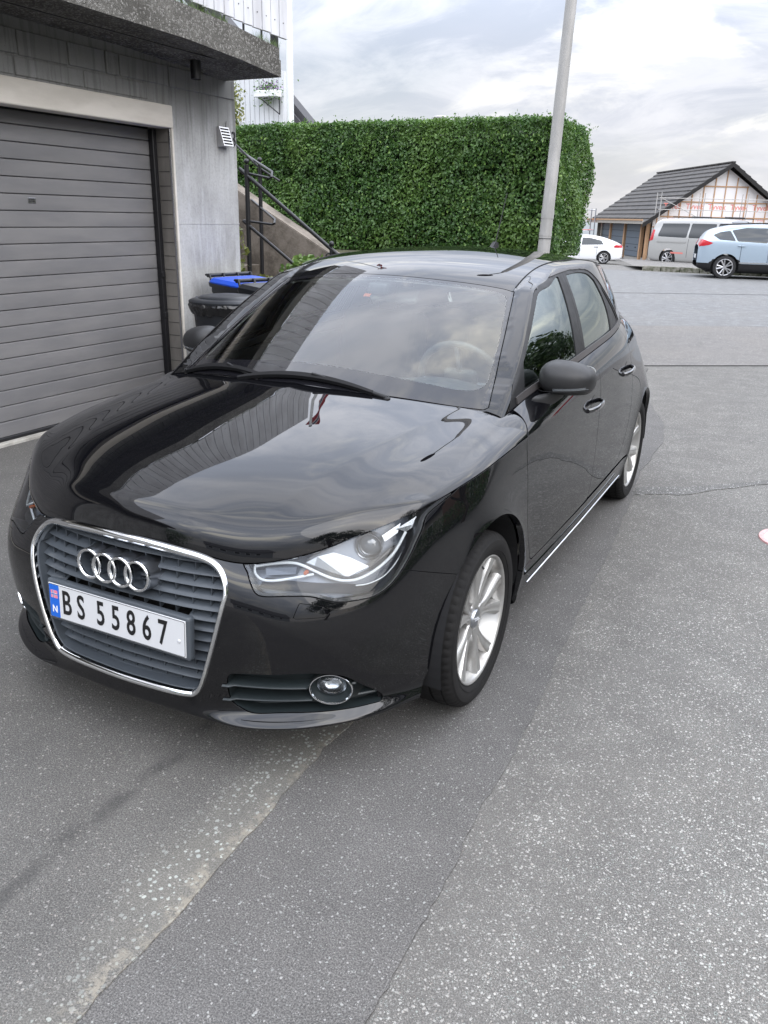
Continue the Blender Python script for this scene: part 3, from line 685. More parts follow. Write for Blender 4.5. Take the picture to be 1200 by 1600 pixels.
# ---- grille -------------------------------------------------------------
_gu = np.linspace(0, u_at(x=.80), 260); _gt = np.linspace(.3, 8, 300); _GS = S(_gu, _gt)
def front_y(x, z, off=0):
    """y of the fascia at front-projected (x,z); off = depth behind the surface"""
    x = abs(x); cols = []
    if not hasattr(front_y, 'tab'):
        zs = np.linspace(.20, .74, 109); X = np.empty((len(_gu), len(zs))); Y = X.copy()
        for i in range(len(_gu)):
            zc_ = _GS[i, :, 2]; X[i] = np.interp(zs, zc_, _GS[i, :, 0]); Y[i] = np.interp(zs, zc_, _GS[i, :, 1])
        front_y.tab = (zs, X, Y)
    zs, X, Y = front_y.tab; k = min(max((z-zs[0])/(zs[1]-zs[0]), 0), len(zs)-1.001); i = int(k); f = k-i
    return float(np.interp(x, X[:, i], Y[:, i])*(1-f)+np.interp(x, X[:, i+1], Y[:, i+1])*f)+off
def gx(z, inset=0):    # half width of grille opening at height z
    P = np.array(GR_H); o = []
    zz_ = P[:, 1]; 
    q = spline_poly(GR_H+[(-x, z) for x, z in GR_H[-2:0:-1]], 6); g = sdf(q, [0, 1]); lo, hi = 0, .5
    for _ in range(22):
        m = (lo+hi)/2
        if g(np.array([[m, z]]))[0] > inset: lo = m
        else: hi = m
    return lo
outl = spline_poly(GR_H+[(-x, z) for x, z in GR_H[-2:0:-1]], 8)
# chrome frame: a swept band, broad at the top, slim at the sides
V = []; F = []; n = len(outl); ctr = np.array([0, .47])
tan = np.roll(outl, -1, 0)-np.roll(outl, 1, 0); tan /= np.linalg.norm(tan, axis=1, keepdims=True); nrm = np.stack([tan[:, 1], -tan[:, 0]], 1)
if ((outl+nrm*.01-ctr)**2).sum() < ((outl-ctr)**2).sum(): nrm = -nrm
for i, (x, z) in enumerate(outl):
    topw = np.clip((z-.60)/.09, 0, 1); botw = np.clip((.30-z)/.04, 0, 1); w = .0115+.0125*topw*topw+.005*botw; pr = .011+.004*topw
    y0 = front_y(x, z); 
    for c, d in ((.002, .012), (.002, -pr*.35), (-.001, -pr*.85), (-w*.35, -pr), (-w*.75, -pr*.75), (-w, -pr*.1), (-w*1.02, .030)):
        V.append((x+nrm[i, 0]*c, y0+d, z+nrm[i, 1]*c))
k = 7
for i in range(n):
    j = (i+1) % n
    for q in range(k-1): F.append((i*k+q, i*k+q+1, j*k+q+1, j*k+q))
GRILLE = smooth_by_angle(fix(pyobj('grille', V, F, M_CHROME, CAR)), 60)
# inner grey wall and dark back
V = []; F = []
for i, (x, z) in enumerate(outl):
    y0 = front_y(x, z)
    for c, d in ((-.012, .006), (-.020, .010), (-.028, .084)): V.append((x+nrm[i, 0]*c*(1.2 if z > .6 else .8), y0+d, z+nrm[i, 1]*c))
for i in range(n):
    j = (i+1) % n
    for q in range(2): F.append((i*3+q, i*3+q+1, j*3+q+1, j*3+q))
smooth_by_angle(fix(pyobj('grille_surround', V, F, M_SLAT, GRILLE)), 35)
V = [(x*1.04, front_y(x, z)+.088, z*1.0) for x, z in outl]; pyobj('grille_backing', V, [tuple(range(len(V)))], M_DARK, GRILLE)
PL_X, PL_Z, PL_Y, PL_T = .26, .447, -.7925, .055
pit = .0315; zs_ = [.268+pit*i for i in range(14)]
def slat(z0, x0, x1, m=M_SLAT):
    N_ = max(4, int((x1-x0)/.02)); V = []; F = []
    for i in range(N_+1):
        x = x0+(x1-x0)*i/N_; y = front_y(x, z0)
        for d, dz in ((.0355, .0000), (.0325, .0020), (.0340, .0045), (.053, .0150), (.072, .0190), (.072, .0155), (.053, .0115)): V.append((x, y+d, z0+dz))
    for i in range(N_):
        for q in range(7): F.append((i*7+q, i*7+(q+1) % 7, i*7+7+(q+1) % 7, i*7+7+q))
    F.append(tuple(range(7))); F.append(tuple(N_*7+q for q in range(7)))
    return smooth_by_angle(fix(pyobj('grille_slat', V, F, m, GRILLE)), 45)
for z0 in zs_:
    w = gx(z0+.008, .016)
    if w < .05 or z0 > .672: continue
    if PL_Z-.066 < z0 < PL_Z+.052: slat(z0, .235, w) if w > .30 else None; slat(z0, -w, -.235) if w > .30 else None
    else: slat(z0, -w, w)
# upright ribs between the slats
V = []; F = []
for r_, z0 in enumerate(zs_[:-1]):
    if PL_Z-.066 < z0 < PL_Z+.04: xs = (-.315, .315)
    else: xs = [(-.30+.0545*i)+.0 for i in range(12)]
    for x in xs:
        if abs(x) > gx(z0+.016, .02): continue
        y = front_y(x, z0); b = len(V)
        for dx in (-.0012, .0012):
            for d, dz in ((.044, .006), (.044, pit+.001), (.070, pit+.014), (.070, .018)): V.append((x+dx, y+d, z0+dz))
        F += [(b, b+1, b+2, b+3), (b+4, b+5, b+6, b+7), (b, b+1, b+5, b+4), (b+1, b+2, b+6, b+5), (b+3, b, b+4, b+7), (b+2, b+3, b+7, b+6)]
ribs = fix(pyobj('grille_ribs', V, F, M_SLAT, GRILLE)); ribs['kind'] = 'stuff'
# ---- number plate with its carrier ---------------------------------------
pc = Vector((0, PL_Y, PL_Z)); px_ = Vector((1, 0, 0)); pz_ = Vector((0, math.sin(PL_T), math.cos(PL_T))); py_ = px_.cross(pz_)*-1   # py_: towards the viewer
py_ = Vector((0, -math.cos(PL_T), math.sin(PL_T)))
MP = mtx_axes(pc, px_, pz_, py_)        # local x right, y up, z outwards
box('plate_carrier', (-.272, -.066, -.030), (.272, .066, -.003), M_SLAT, GRILLE, .010, 3, MP)
PLATE = box('number_plate', (-.26, -.055, -.004), (.26, .055, 0), M_WHITEP, CAR, .0012, 2, MP)
def rrect(w, h, r, n=6):
    o = []
    for cx_, cy_, a0 in ((w-r, h-r, 0), (-w+r, h-r, 90), (-w+r, -h+r, 180), (w-r, -h+r, 270)):
        for i in range(n+1): a = math.radians(a0+90*i/n); o.append((cx_+r*math.cos(a), cy_+r*math.sin(a)))
    return o
def flat(name, pts, z, m, par, holes=None, h=.0006, label=None):
    V = [MP@Vector((x, y, z)) for x, y in pts]+[MP@Vector((x, y, z+h)) for x, y in pts]; n = len(pts)
    if holes:
        V2 = [MP@Vector((x, y, z+h)) for x, y in holes]+[MP@Vector((x, y, z)) for x, y in holes]; V += V2
        F = [(n+i, n+(i+1) % n, 2*n+(i+1) % n, 2*n+i) for i in range(n)]+[(i, (i+1) % n, n+(i+1) % n, n+i) for i in range(n)]+[(2*n+i, 2*n+(i+1) % n, 3*n+(i+1) % n, 3*n+i) for i in range(n)]
    else: F = [tuple(range(n, 2*n))]+[(i, (i+1) % n, n+(i+1) % n, n+i) for i in range(n)]
    return fix(pyobj(name, V, F, m, par))
flat('plate_border', rrect(.2585, .0535, .006), 0, M_BLACKP, PLATE, rrect(.2572, .0522, .005))
flat('country_strip', [(x-.2365, y) for x, y in rrect(.0195, .0515, .003)], 0.0001, M_BLUEP, PLATE)
fl = (-.2365, .022)
flat('flag', [(fl[0]+x, fl[1]+y) for x, y in ((-.0135, -.0125), (.0135, -.0125), (.0135, .0125), (-.0135, .0125))], .0007, M_PINK, PLATE, h=.0003)
for a, w, m in ((.0011, .0030, M_WHITEP), (.0014, .0014, M_NAVY)):
    flat('flag_cross', [(fl[0]-.004+x*w, fl[1]+y*.0125) for x, y in ((-1, -1), (1, -1), (1, 1), (-1, 1))], a, m, PLATE, h=.0002)
    flat('flag_cross', [(fl[0]+x*.0135, fl[1]+y*w) for x, y in ((-1, -1), (1, -1), (1, 1), (-1, 1))], a+.00005, m, PLATE, h=.0002)
def on_plate(name, s, x, y, size, fs, m, bev=0):
    put_text(name, s, size, MP@Matrix.Translation((x, y, .0006)), m, PLATE, .0006, fs, bev)
on_plate('letter', 'N', -.2365, -.027, .030, (.95, 1), M_WHITE, .0008)
for ch, x in zip('BS55867', (-.187, -.130, -.052, .006, .064, .122, .180)): on_plate('letter' if ch in 'BS' else 'digit', ch, x, -.001, .106, (.66, 1.0), M_BLACKP, .0014)
for x in (.238,): lathe('plate_screw', [(0, .0055), (.0015, .0055), (.003, .003), (.0032, 0)], MP@Vector((x, -.008, 0)), py_, M_WHITEP, PLATE, 14)
# ---- four interlocking rings ----------------------------------------------
ez = .595; EM = empty('ring_emblem', (0, 0, 0)); EM.parent = CAR
for i in range(4):
    x = (i-1.5)*.0595; yf = front_y(0, ez)-.000-abs(i-1.5)*-.002; axis = Vector((0, -1, .06)).normalized()
    o_ = Vector((x, yf, ez+.0)); R_ = .0455
    lathe('ring', [(-.004, R_-.0095), (.001, R_-.0088), (.0042, R_-.0062), (.0052, R_-.0035), (.0042, R_-.001), (.0015, R_+.0004), (-.005, R_+.0006)], o_, axis, M_CHROME, EM, 56, ang=60)
    lathe('ring_sleeve', [(-.003, R_-.0002), (-.020, R_+.0010), (-.036, R_+.0025), (-.075, R_+.009)], o_, axis, M_SATIN, EM, 48, ang=60)
    lathe('ring_inner_sleeve', [(-.003, R_-.0092), (-.030, R_-.0100), (-.060, R_-.011)], o_, axis, M_SLAT, EM, 48, ang=60)
    box('ring_louvre', (x-.03, yf+.03, ez-.020), (x+.03, yf+.034, ez-.017), M_SLAT, EM); box('ring_louvre', (x-.03, yf+.03, ez-.004), (x+.03, yf+.034, ez-.001), M_SLAT, EM); box('ring_louvre', (x-.03, yf+.03, ez+.012), (x+.03, yf+.034, ez+.015), M_SLAT, EM)
# ---- headlamps -----------------------------------------------------------
hlr = clip(S_pm(u_at(x=.33), u_at(y=.02), 8), sdf(HL_POLY, [0, 2], .001)); hlr = clip(hlr, lambda V: top(V)-.001)
hb = clip(S_pm(u_at(x=.33), u_at(y=.02), 8), sdf(HL_POLY, [0, 2], -.004)); hb.V -= hb.N*.065
def headlamp(s):
    X = lambda p: (s*p[0], p[1], p[2]); f = (lambda p: p) if s > 0 else flip
    L = empty('headlamp'); L.parent = CAR
    pm_obj('lens', f(hlr), M_LENS, L, .004)
    q = clip(hlr, lambda V: .0065-sdf(HL_POLY, [0, 2], .001)(V)); q = PM(q.V-q.N*.004, q.N, q.Q, q.T); pm_obj('lens_edge', f(q), M_LAMPDK, L, .05)
    pm_obj('lamp_bowl', f(hb), M_LAMPIN, L, .001)
    # sides of the bowl
    drl = [(.398, -.6513, .6445), (.4342, -.6301, .6514), (.4817, -.6049, .6558), (.512, -.5926, .6507), (.5434, -.5824, .6373), (.583, -.565, .6188), (.6189, -.5407, .6079), (.6506, -.5086, .6113), (.6825, -.4647, .6331), (.7074, -.4183, .669), (.7187, -.3752, .716)]
    dd = spline3(drl, 6); tube('light_guide', [X(p) for p in dd], .0042, M_DRL, L, 10)
    # bright blade above the light guide
    a = np.array(dd); bk = a+np.array([0, .030, .010]); V = [X(p) for p in a+[0, .002, .002]]+[X(p) for p in bk]; n_ = len(a); fix(pyobj('chrome_blade', V, [(i, i+1, n_+i+1, n_+i) for i in range(n_-1)], M_SILV, L))
    lp = spline3([(.398, -.6513, .6445), (.405, -.660, .628), (.4296, -.6607, .6153), (.4623, -.6445, .6139), (.5067, -.6149, .6212), (.5456, -.5862, .6287)], 6); tube('light_guide', [X(p) for p in lp], .0036, M_DRL, L, 8)
    wing = [(.5085, -.5856, .6489), (.540, -.558, .669), (.5731, -.5271, .6771), (.6105, -.5047, .6632), (.658, -.478, .636), (.6151, -.5287, .612), (.577, -.5549, .6226), (.5372, -.5725, .640)]
    V = [X(p) for p in wing]+[X((p[0], p[1]+.008, p[2]-.006)) for p in wing]; m_ = len(wing); o = fix(pyobj('silver_wing', V, [tuple(range(m_)), tuple(range(m_, 2*m_))]+[(i, (i+1) % m_, m_+(i+1) % m_, m_+i) for i in range(m_)], M_SILV, L)); 
    c = Vector(X((.6441, -.452, .6843))); ax = Vector((s*.28, -.93, .10)).normalized()
    lathe('bezel', [(-.03, .036), (.000, .0375), (.006, .0385), (.008, .0368), (.006, .0345), (-.004, .0330), (-.03, .031)], c, ax, M_CHROME, L, 44, ang=50)
    lathe('projector_lens', [(-.012, .0325), (-.004, .030), (.004, .024), (.009, .015), (.0112, .006), (.0115, 0)], c, ax, M_PROJ, L, 36, ang=80)
    lathe('projector_shroud', [(-.012, .0325), (-.045, .033), (-.05, 0)], c, ax, M_LAMPDK, L, 30)
    dk = [(.6447, -.478, .6362), (.673, -.4405, .6574), (.6962, -.402, .6813), (.6915, -.417, .6645), (.6581, -.4701, .6294)]
    V = [X(p) for p in dk]+[X((p[0], p[1]+.012, p[2]-.01)) for p in dk]; fix(pyobj('dark_bracket', V, [tuple(range(5)), tuple(range(5, 10))]+[(i, (i+1) % 5, 5+(i+1) % 5, 5+i) for i in range(5)], M_LAMPDK, L))
    for rf in ([(.6703, -.4268, .7119), (.7018, -.3738, .739), (.7015, -.3907, .7148), (.68, -.4267, .6961)], [(.6995, -.3936, .7273), (.740, -.3150, .7579), (.7400, -.3359, .7338), (.7187, -.3752, .716)]):
        fix(pyobj('reflector_panel', [X(p) for p in rf]+[X((p[0]-.004, p[1]+.012, p[2]-.004)) for p in rf], [(0, 1, 2, 3), (4, 5, 6, 7), (0, 1, 5, 4), (1, 2, 6, 5), (2, 3, 7, 6), (3, 0, 4, 7)], M_SILV, L))
    l2 = spline3([(.6426, -.5251, .5928), (.6691, -.4965, .5939), (.6975, -.4568, .6094), (.718, -.4137, .6486), (.7278, -.3736, .6963)], 6); tube('chrome_line', [X(p) for p in l2], .0018, M_DRL, L, 6)
    fr_ = [X(p) for p in ((.425, -.640, .640), (.500, -.600, .645), (.50, -.605, .626), (.43, -.645, .622))]; pyobj('indicator_reflector', fr_+[(x, y+.01, z) for x, y, z in fr_], [(0, 1, 2, 3), (4, 5, 6, 7), (0, 1, 5, 4), (1, 2, 6, 5), (2, 3, 7, 6), (3, 0, 4, 7)], M_LAMPIN, L)
    bulb = lathe('amber_bulb', [(0, .006), (.012, .006), (.017, .004), (.018, 0)], X((.525, -.588, .632)), (s*.2, -.9, .1), M_AMBER, L, 12)
    lw = [(.4247, -.6749, .5972), (.5016, -.6372, .588), (.5913, -.5789, .5792), (.6721, -.5013, .5722), (.7246, -.413, .6276)]
    a = np.array(spline3(lw, 5)); bk = a+np.array([0, .035, .016]); V = [X(p) for p in a]+[X(p) for p in bk]; n_ = len(a); fix(pyobj('lower_bezel', V, [(i, i+1, n_+i+1, n_+i) for i in range(n_-1)], M_LAMPDK, L))
def spline3(P, n):
    P = np.array(P, float); k = len(P); out = []
    for i in range(k-1):
        p0 = P[max(i-1, 0)]; p1 = P[i]; p2 = P[i+1]; p3 = P[min(i+2, k-1)]
        for j in range(n): t = j/n; out.append(.5*((2*p1)+(-p0+p2)*t+(2*p0-5*p1+4*p2-p3)*t*t+(-p0+3*p1-3*p2+p3)*t**3))
    out.append(P[-1]); return [tuple(map(float, q)) for q in out]
M_PROJ = mat('projector_glass', (.10, .11, .12), .02, spec=1.0, coat=1)
headlamp(1); headlamp(-1)
# ---- fog lamp inlets -------------------------------------------------------
for s in (1, -1):
    I = empty('air_inlet'); I.parent = CAR
    fgr = S_pm(u_at(x=.33), u_at(y=-.2), 6); fgr = clip(fgr, sdf(FG_POLY, [0, 2], -.004)); fgr.V -= fgr.N*.052; pm_obj('inlet_back', fgr if s > 0 else flip(fgr), M_FOGG, I, .001)
    pl = FG_POLY; V = []; F = []; nn_ = len(pl)
    for x, z in pl:
        y = front_y(x, z); V += [(s*x, y+.006, z), (s*(x-.012), y+.058, z)]
    F = [(2*i, 2*i+1, 2*((i+1) % nn_)+1, 2*((i+1) % nn_)) for i in range(nn_)]; smooth_by_angle(fix(pyobj('inlet_wall', V, F, M_FOGG, I)), 50)
    for z0, x0, x1 in ((.262, .345, .566), (.312, .350, .562), (.262, .664, .70), (.312, .660, .668)):
        V = []; F = []; K_ = 22
        for i in range(K_+1):
            x = x0+(x1-x0)*i/K_; y = front_y(x, z0); e = -.006 if x < .37 else .004
            for d, dz in ((e+.002, -.004), (e-.001, 0), (e+.003, .0035), (.050, .008), (.050, -.003)): V.append((s*x, y+d, z0+dz))
        for i in range(K_):
            for q in range(5): F.append((i*5+q, i*5+(q+1) % 5, i*5+5+(q+1) % 5, i*5+5+q))
        F += [tuple(range(5)), tuple(K_*5+q for q in range(5))]; smooth_by_angle(fix(pyobj('inlet_slat', V, F, M_FOGG, I)), 40)
    fx, fz = .612, .300; c = Vector((s*fx, front_y(fx, fz)+.013, fz)); ax = Vector((s*.42, -.90, .02)).normalized()
    FL = empty('fog_lamp'); FL.parent = CAR
    lathe('chrome_ring', [(-.01, .047), (.004, .0485), (.0075, .0470), (.0075, .0450), (.002, .0435)], c, ax, M_CHROME, FL, 48, ang=50)
    lathe('fog_shroud', [(.002, .0437), (-.012, .0385), (-.022, .0330)], c, ax, M_FOGG, FL, 48, ang=50)
    lathe('fog_lens', [(-.020, .0330), (-.014, .029), (-.009, .020), (-.0075, 0)], c, ax, M_LENS, FL, 36, ang=70)
    lathe('fog_reflector', [(-.022, .0325), (-.036, .026), (-.046, .012), (-.047, 0)], c, ax, M_SILV, FL, 36, ang=70)
    lathe('fog_housing', [(.003, .048), (-.06, .046), (-.062, 0)], c, ax, M_FOGG, FL, 36)
    tg_ = ax.cross(Vector((0, 0, 1))).normalized()
    for ch in [q for q in bpy.data.objects if q.parent is FL]:      # the lamp is a flat oval
        for v in ch.data.vertices: d_ = (v.co-c).dot(tg_); v.co += tg_*d_*.30
# ---- wheels ----------------------------------------------------------------
def make_wheel():
    W_ = empty('wheel'); A = (1, 0, 0); O = (0, 0, 0); RL = .220
    prof = [(.084, .2085), (.0885, .2120), (.092, .2215), (.0965, .226), (.102, .236), (.1065, .250), (.1078, .262), (.1065, .273), (.1040, .2765), (.1020, .2775), (.0965, .2875), (.089, .2930), (.080, .2958), (.0725, .2968), (.0705, .291), (.0670, .291), (.0650, .2972), (.045, .2980), (.0335, .2983), (.0325, .291), (.0255, .291), (.0245, .2984), (.004, .2986)]
    prof = prof+[(-a, r) for a, r in prof[::-1]]
    n = 264; V = []; F = []; k = len(prof)
    for i in range(n):
        w = 2*math.pi*i/n; sip = (i % 4 == 0)
        for a, r in prof:
            rr = r
            if .0725 < abs(a) < .1 and r > .2865 and sip: rr = r-.0038
            if .045 <= abs(a) <= .066 and r > .295 and (i+1) % 6 == 0: rr = r-.004
            V.append((a, -rr*math.sin(w), rr*math.cos(w)))
    for i in range(n):
        j = (i+1) % n
        for q in range(k-1): F.append((i*k+q, j*k+q, j*k+q+1, i*k+q+1))
    ty = fix(pyobj('tyre', V, F, M_TYRE, W_)); smooth_by_angle(ty, 28)
    # raised ring lines and lettering band on the sidewall
    lathe('sidewall_rib', [(.1035, .238), (.1052, .2385), (.1050, .2405)], O, A, M_TYRE, ty, 96)
    for j, ch in enumerate('RADIAL TUBELESS'):
        if ch == ' ': continue
        for a0 in (40, 220):
            th = math.radians(a0-j*4.6); c = Vector((.1072, -.2570*math.sin(th), .2570*math.cos(th))); up = Vector((-.10, -math.sin(th), math.cos(th))).normalized(); rt = Vector((0, math.cos(th), math.sin(th)))*1
            put_text('sidewall_letter', ch, .017, mtx_axes(c, rt, up, rt.cross(up)), M_TYRE, ty, .0012) if False else None
    rim = lathe('rim', [(.083, .2095), (.0895, .2150), (.0925, RL), (.0955, RL+.0005), (.0968, RL-.002), (.0960, .2155), (.0900, .2105), (.0820, .2070), (.060, .2020), (.035, .1940), (.015, .188), (-.06, .187), (-.085, .205), (-.09, .212)], O, A, M_ALLOY, W_, 96, ang=38)
    hubd = lathe('brake_disc', [(.020, 0), (.024, .06), (.024, .078), (.014, .080), (.014, .138), (.004, .140), (-.01, .140)], O, A, M_BRAKE, W_, 64)
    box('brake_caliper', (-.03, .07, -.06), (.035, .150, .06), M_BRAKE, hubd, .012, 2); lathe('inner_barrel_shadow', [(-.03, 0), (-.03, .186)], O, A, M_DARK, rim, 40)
    # hub boss with five recessed bolt pockets between arms
    lathe('hub_boss', [(.040, .055), (.062, .052), (.0675, .046), (.0690, .036), (.0685, .0335), (.0650, .0330)], O, A, M_ALLOY, rim, 60, ang=40)
    cap = lathe('centre_cap', [(.064, .0328), (.0735, .0318), (.0765, .029), (.0775, .020), (.0778, 0)], O, A, M_SATIN, W_, 48, ang=40)
    for i in range(4):
        cc = Vector((.0782, (i-1.5)*.0105*-1, 0)); lathe('cap_ring', [(0, .0062), (.0008, .0064), (.0008, .0078), (0, .0080)], cc, A, M_CHROME, cap, 24)
    st = [.040, .058, .075, .095, .115, .135, .155, .172, .188, .201, .2085]
    for p5 in range(5):
        for sgn in (-1, 1):
            V = []; F = []
            for r in st:
                f = (r-.040)/.1685; ph = math.radians(72*p5+sgn*(6.0+10.5*f**.75)); hw = .0175-.0030*math.sin(min(f*1.5, 1)*math.pi)+.0095*max(f-.35, 0)/.65
                if r < .06: hw += .004
                face = .0705+.006*f+.0125*f*f; dep = .034-.008*f
                e = Vector((0, -math.sin(ph), math.cos(ph))); t = Vector((0, -math.cos(ph), -math.sin(ph)))
                for c_, a_ in ((-1.05, face-dep), (-1.0, face-.006), (-.86, face-.0015), (-.40, face+.0005), (-.12, face-.0018), (.12, face-.0018), (.40, face+.0005), (.86, face-.0015), (1.0, face-.006), (1.05, face-dep)):
                    # the blade facing its partner slopes back more, as on the photo
                    q_ = e*r+t*(hw*c_); V.append((a_-(.006*f if c_*sgn > .5 else 0), q_.y, q_.z))
            for i in range(len(st)-1):
                for q in range(10): F.append((i*10+q, i*10+(q+1) % 10, i*10+10+(q+1) % 10, i*10+10+q))
            F += [tuple(range(10)), tuple((len(st)-1)*10+q for q in range(10))]
            smooth_by_angle(fix(pyobj('spoke', V, F, M_ALLOY, rim)), 42)
        # web joining the pair near the hub
        ph = math.radians(72*p5); e = Vector((0, -math.sin(ph), math.cos(ph))); t = Vector((0, -math.cos(ph), -math.sin(ph))); V = []
        for a_ in (.045, .0672):
            for r, c_ in ((.035, -.014), (.082, -.009), (.090, 0), (.082, .009), (.035, .014)): q_ = e*r+t*c_; V.append((a_, q_.y, q_.z))
        fix(pyobj('spoke_web', V, [tuple(range(5)), tuple(range(5, 10))]+[(i, (i+1) % 5, 5+(i+1) % 5, 5+i) for i in range(5)], M_ALLOY, rim))
        ph = math.radians(72*p5+36); e = Vector((0, -math.sin(ph), math.cos(ph))); lathe('wheel_bolt', [(.048, .0085), (.060, .0085), (.061, .006), (.0605, 0)], Vector((0, 0, 0))+e*.050, A, M_SATIN, rim, 6, ang=20); lathe('bolt_pocket', [(.048, .0135), (.064, .0135), (.066, .0150)], e*.050, A, M_ALLOY, rim, 24)
    vl = Vector((.079, -.195*math.sin(math.radians(14)), .195*math.cos(math.radians(14)))); tube('tyre_valve', [vl, vl+Vector((.012, .003, -.012))], .0035, M_TRIM, rim, 8)
    return W_
WH = make_wheel(); WH.parent = CAR
def place_wheel(w, x, y, s, rx=0, st=0): w.location = (s*x, y, .2985); w.rotation_euler = (rx, 0, (0 if s > 0 else math.pi)+st)
place_wheel(WH, .7375, 0, 1, math.radians(-14), 0)
for x, y, s, rx in ((.7375, 0, -1, .3), (.7355, 2.469, 1, math.radians(22)), (.7355, 2.469, -1, .8)):
    w2 = copy_tree(WH, CAR); place_wheel(w2, x, y, s, rx)
# ---- underbody, wheel housings ----------------------------------------------
box('underbody', (-.45, -.52, .21), (.45, 2.95, .27), M_DARK, CAR, .02)
for s in (1, -1):
    for yc in (.002, 2.471):
        V = []; F = []; n_ = 30
        for i in range(n_+1):
            w = math.radians(-4+200*i/n_); r_ = .350; V += [(s*.835, yc+r_*math.cos(w), .31+r_*math.sin(w)), (s*.50, yc+.345*math.cos(w), .31+.345*math.sin(w))]
        F = [(2*i, 2*i+1, 2*i+3, 2*i+2) for i in range(n_)]+[tuple([1+2*i for i in range(n_+1)])]; fix(pyobj('wheel_housing', V, F, M_DARK, CAR))
# body shell behind the panels (keeps gaps dark)
for s in (1, -1):
    p_ = S_pm(u_at(y=.30), u_at(y=2.15), 8); p_ = clip(p_, lambda V: arch_sdf(V)-.01); p_.V -= p_.N*.020; pm_obj('body_shell', p_ if s > 0 else flip(p_), M_DARK, CAR, 0)
    p_ = D_pm(.33, 2.85); p_.V -= p_.N*.020; pm_obj('shoulder_shell', p_ if s > 0 else flip(p_), M_DARK, CAR, 0)
    p_ = S_pm(u_at(x=.40), u_at(y=.35), 8); p_ = clip(p_, lambda V: arch_sdf(V)-.01); p_ = clip(p_, sdf(HL_POLY, [0, 2], -.006, False)); p_ = clip(p_, sdf(FG_POLY, [0, 2], -.004, False)); p_.V -= p_.N*.022; pm_obj('wing_shell', p_ if s > 0 else flip(p_), M_DARK, CAR, 0)
hs = grid_pm(Hg[::3, ::3], lambda P: np.stack([0*P[..., 0], 0*P[..., 0], 1+0*P[..., 0]], -1)); hs.V -= hs.N*.045; pm_obj('bonnet_liner', both(hs), M_DARK, CAR, 0)
# ---- cowl, wipers -------------------------------------------------------------
ck = H(np.linspace(0, .985, 50), np.array([1.0]))[:, 0]; V = []
for q in ck:
    x = q[0]; V += [(x, q[1]-.004, q[2]-.020), (x, q[1]+.045, q[2]-.012), (x, q[1]+.10, q[2]-.03)]
m_ = PM(np.array(V), np.tile([0, 0, 1.], (len(V), 1)), np.array([(3*i+k, 3*i+3+k, 3*i+4+k, 3*i+1+k) for i in range(len(ck)-1) for k in (0, 1)])); pm_obj('cowl_panel', both(m_), M_TRIM, CAR, 0)
def Gp(x, y, off=.0): return Vector((x, y, float(zc(y)-crown(y)*x*x)+off))
def wiper(x0, y0, x1, y1, pv):
    W_ = empty('wiper'); W_.parent = CAR
    pts = [Gp(x0+(x1-x0)*t, y0+(y1-y0)*t, .012+.004*math.sin(math.pi*t)) for t in np.linspace(0, 1, 22)]
    V = []; F = []
    for i, a in enumerate(pts):
        t = i/21; w = .010+.004*math.sin(math.pi*t); h_ = .006+.006*math.sin(math.pi*t)
        for dy, dz in ((-w*.7, -.012), (-w, 0), (-w*.2, h_), (w*.8, h_*.5), (w, -.003), (w*.2, -.014)): V.append((a.x, a.y+dy, a.z+dz))
    for i in range(21):
        for q in range(6): F.append((i*6+q, i*6+(q+1) % 6, i*6+6+(q+1) % 6, i*6+6+q))
    F += [tuple(range(6)), tuple(126+q for q in range(6))]; smooth_by_angle(fix(pyobj('wiper_blade', V, F, M_SEAL, W_)), 40)
    mid = pts[12]; P0 = Vector(pv); arm = [P0, P0.lerp(mid, .45)+Vector((0, 0, .008)), mid+Vector((0, -.004, .011))]
    o = tube('wiper_arm', arm, [.009, .007, .005], M_TRIM, W_, 10); lathe('pivot_cap', [(0, .013), (.016, .012), (.020, .008), (.021, 0)], P0+Vector((0, 0, -.015)), (0, -.2, 1), M_TRIM, W_, 20)
wiper(-.262, .180, .305, .200, (.36, .205, .952)); wiper(-.64, .338, -.15, .182, (-.17, .182, .962))
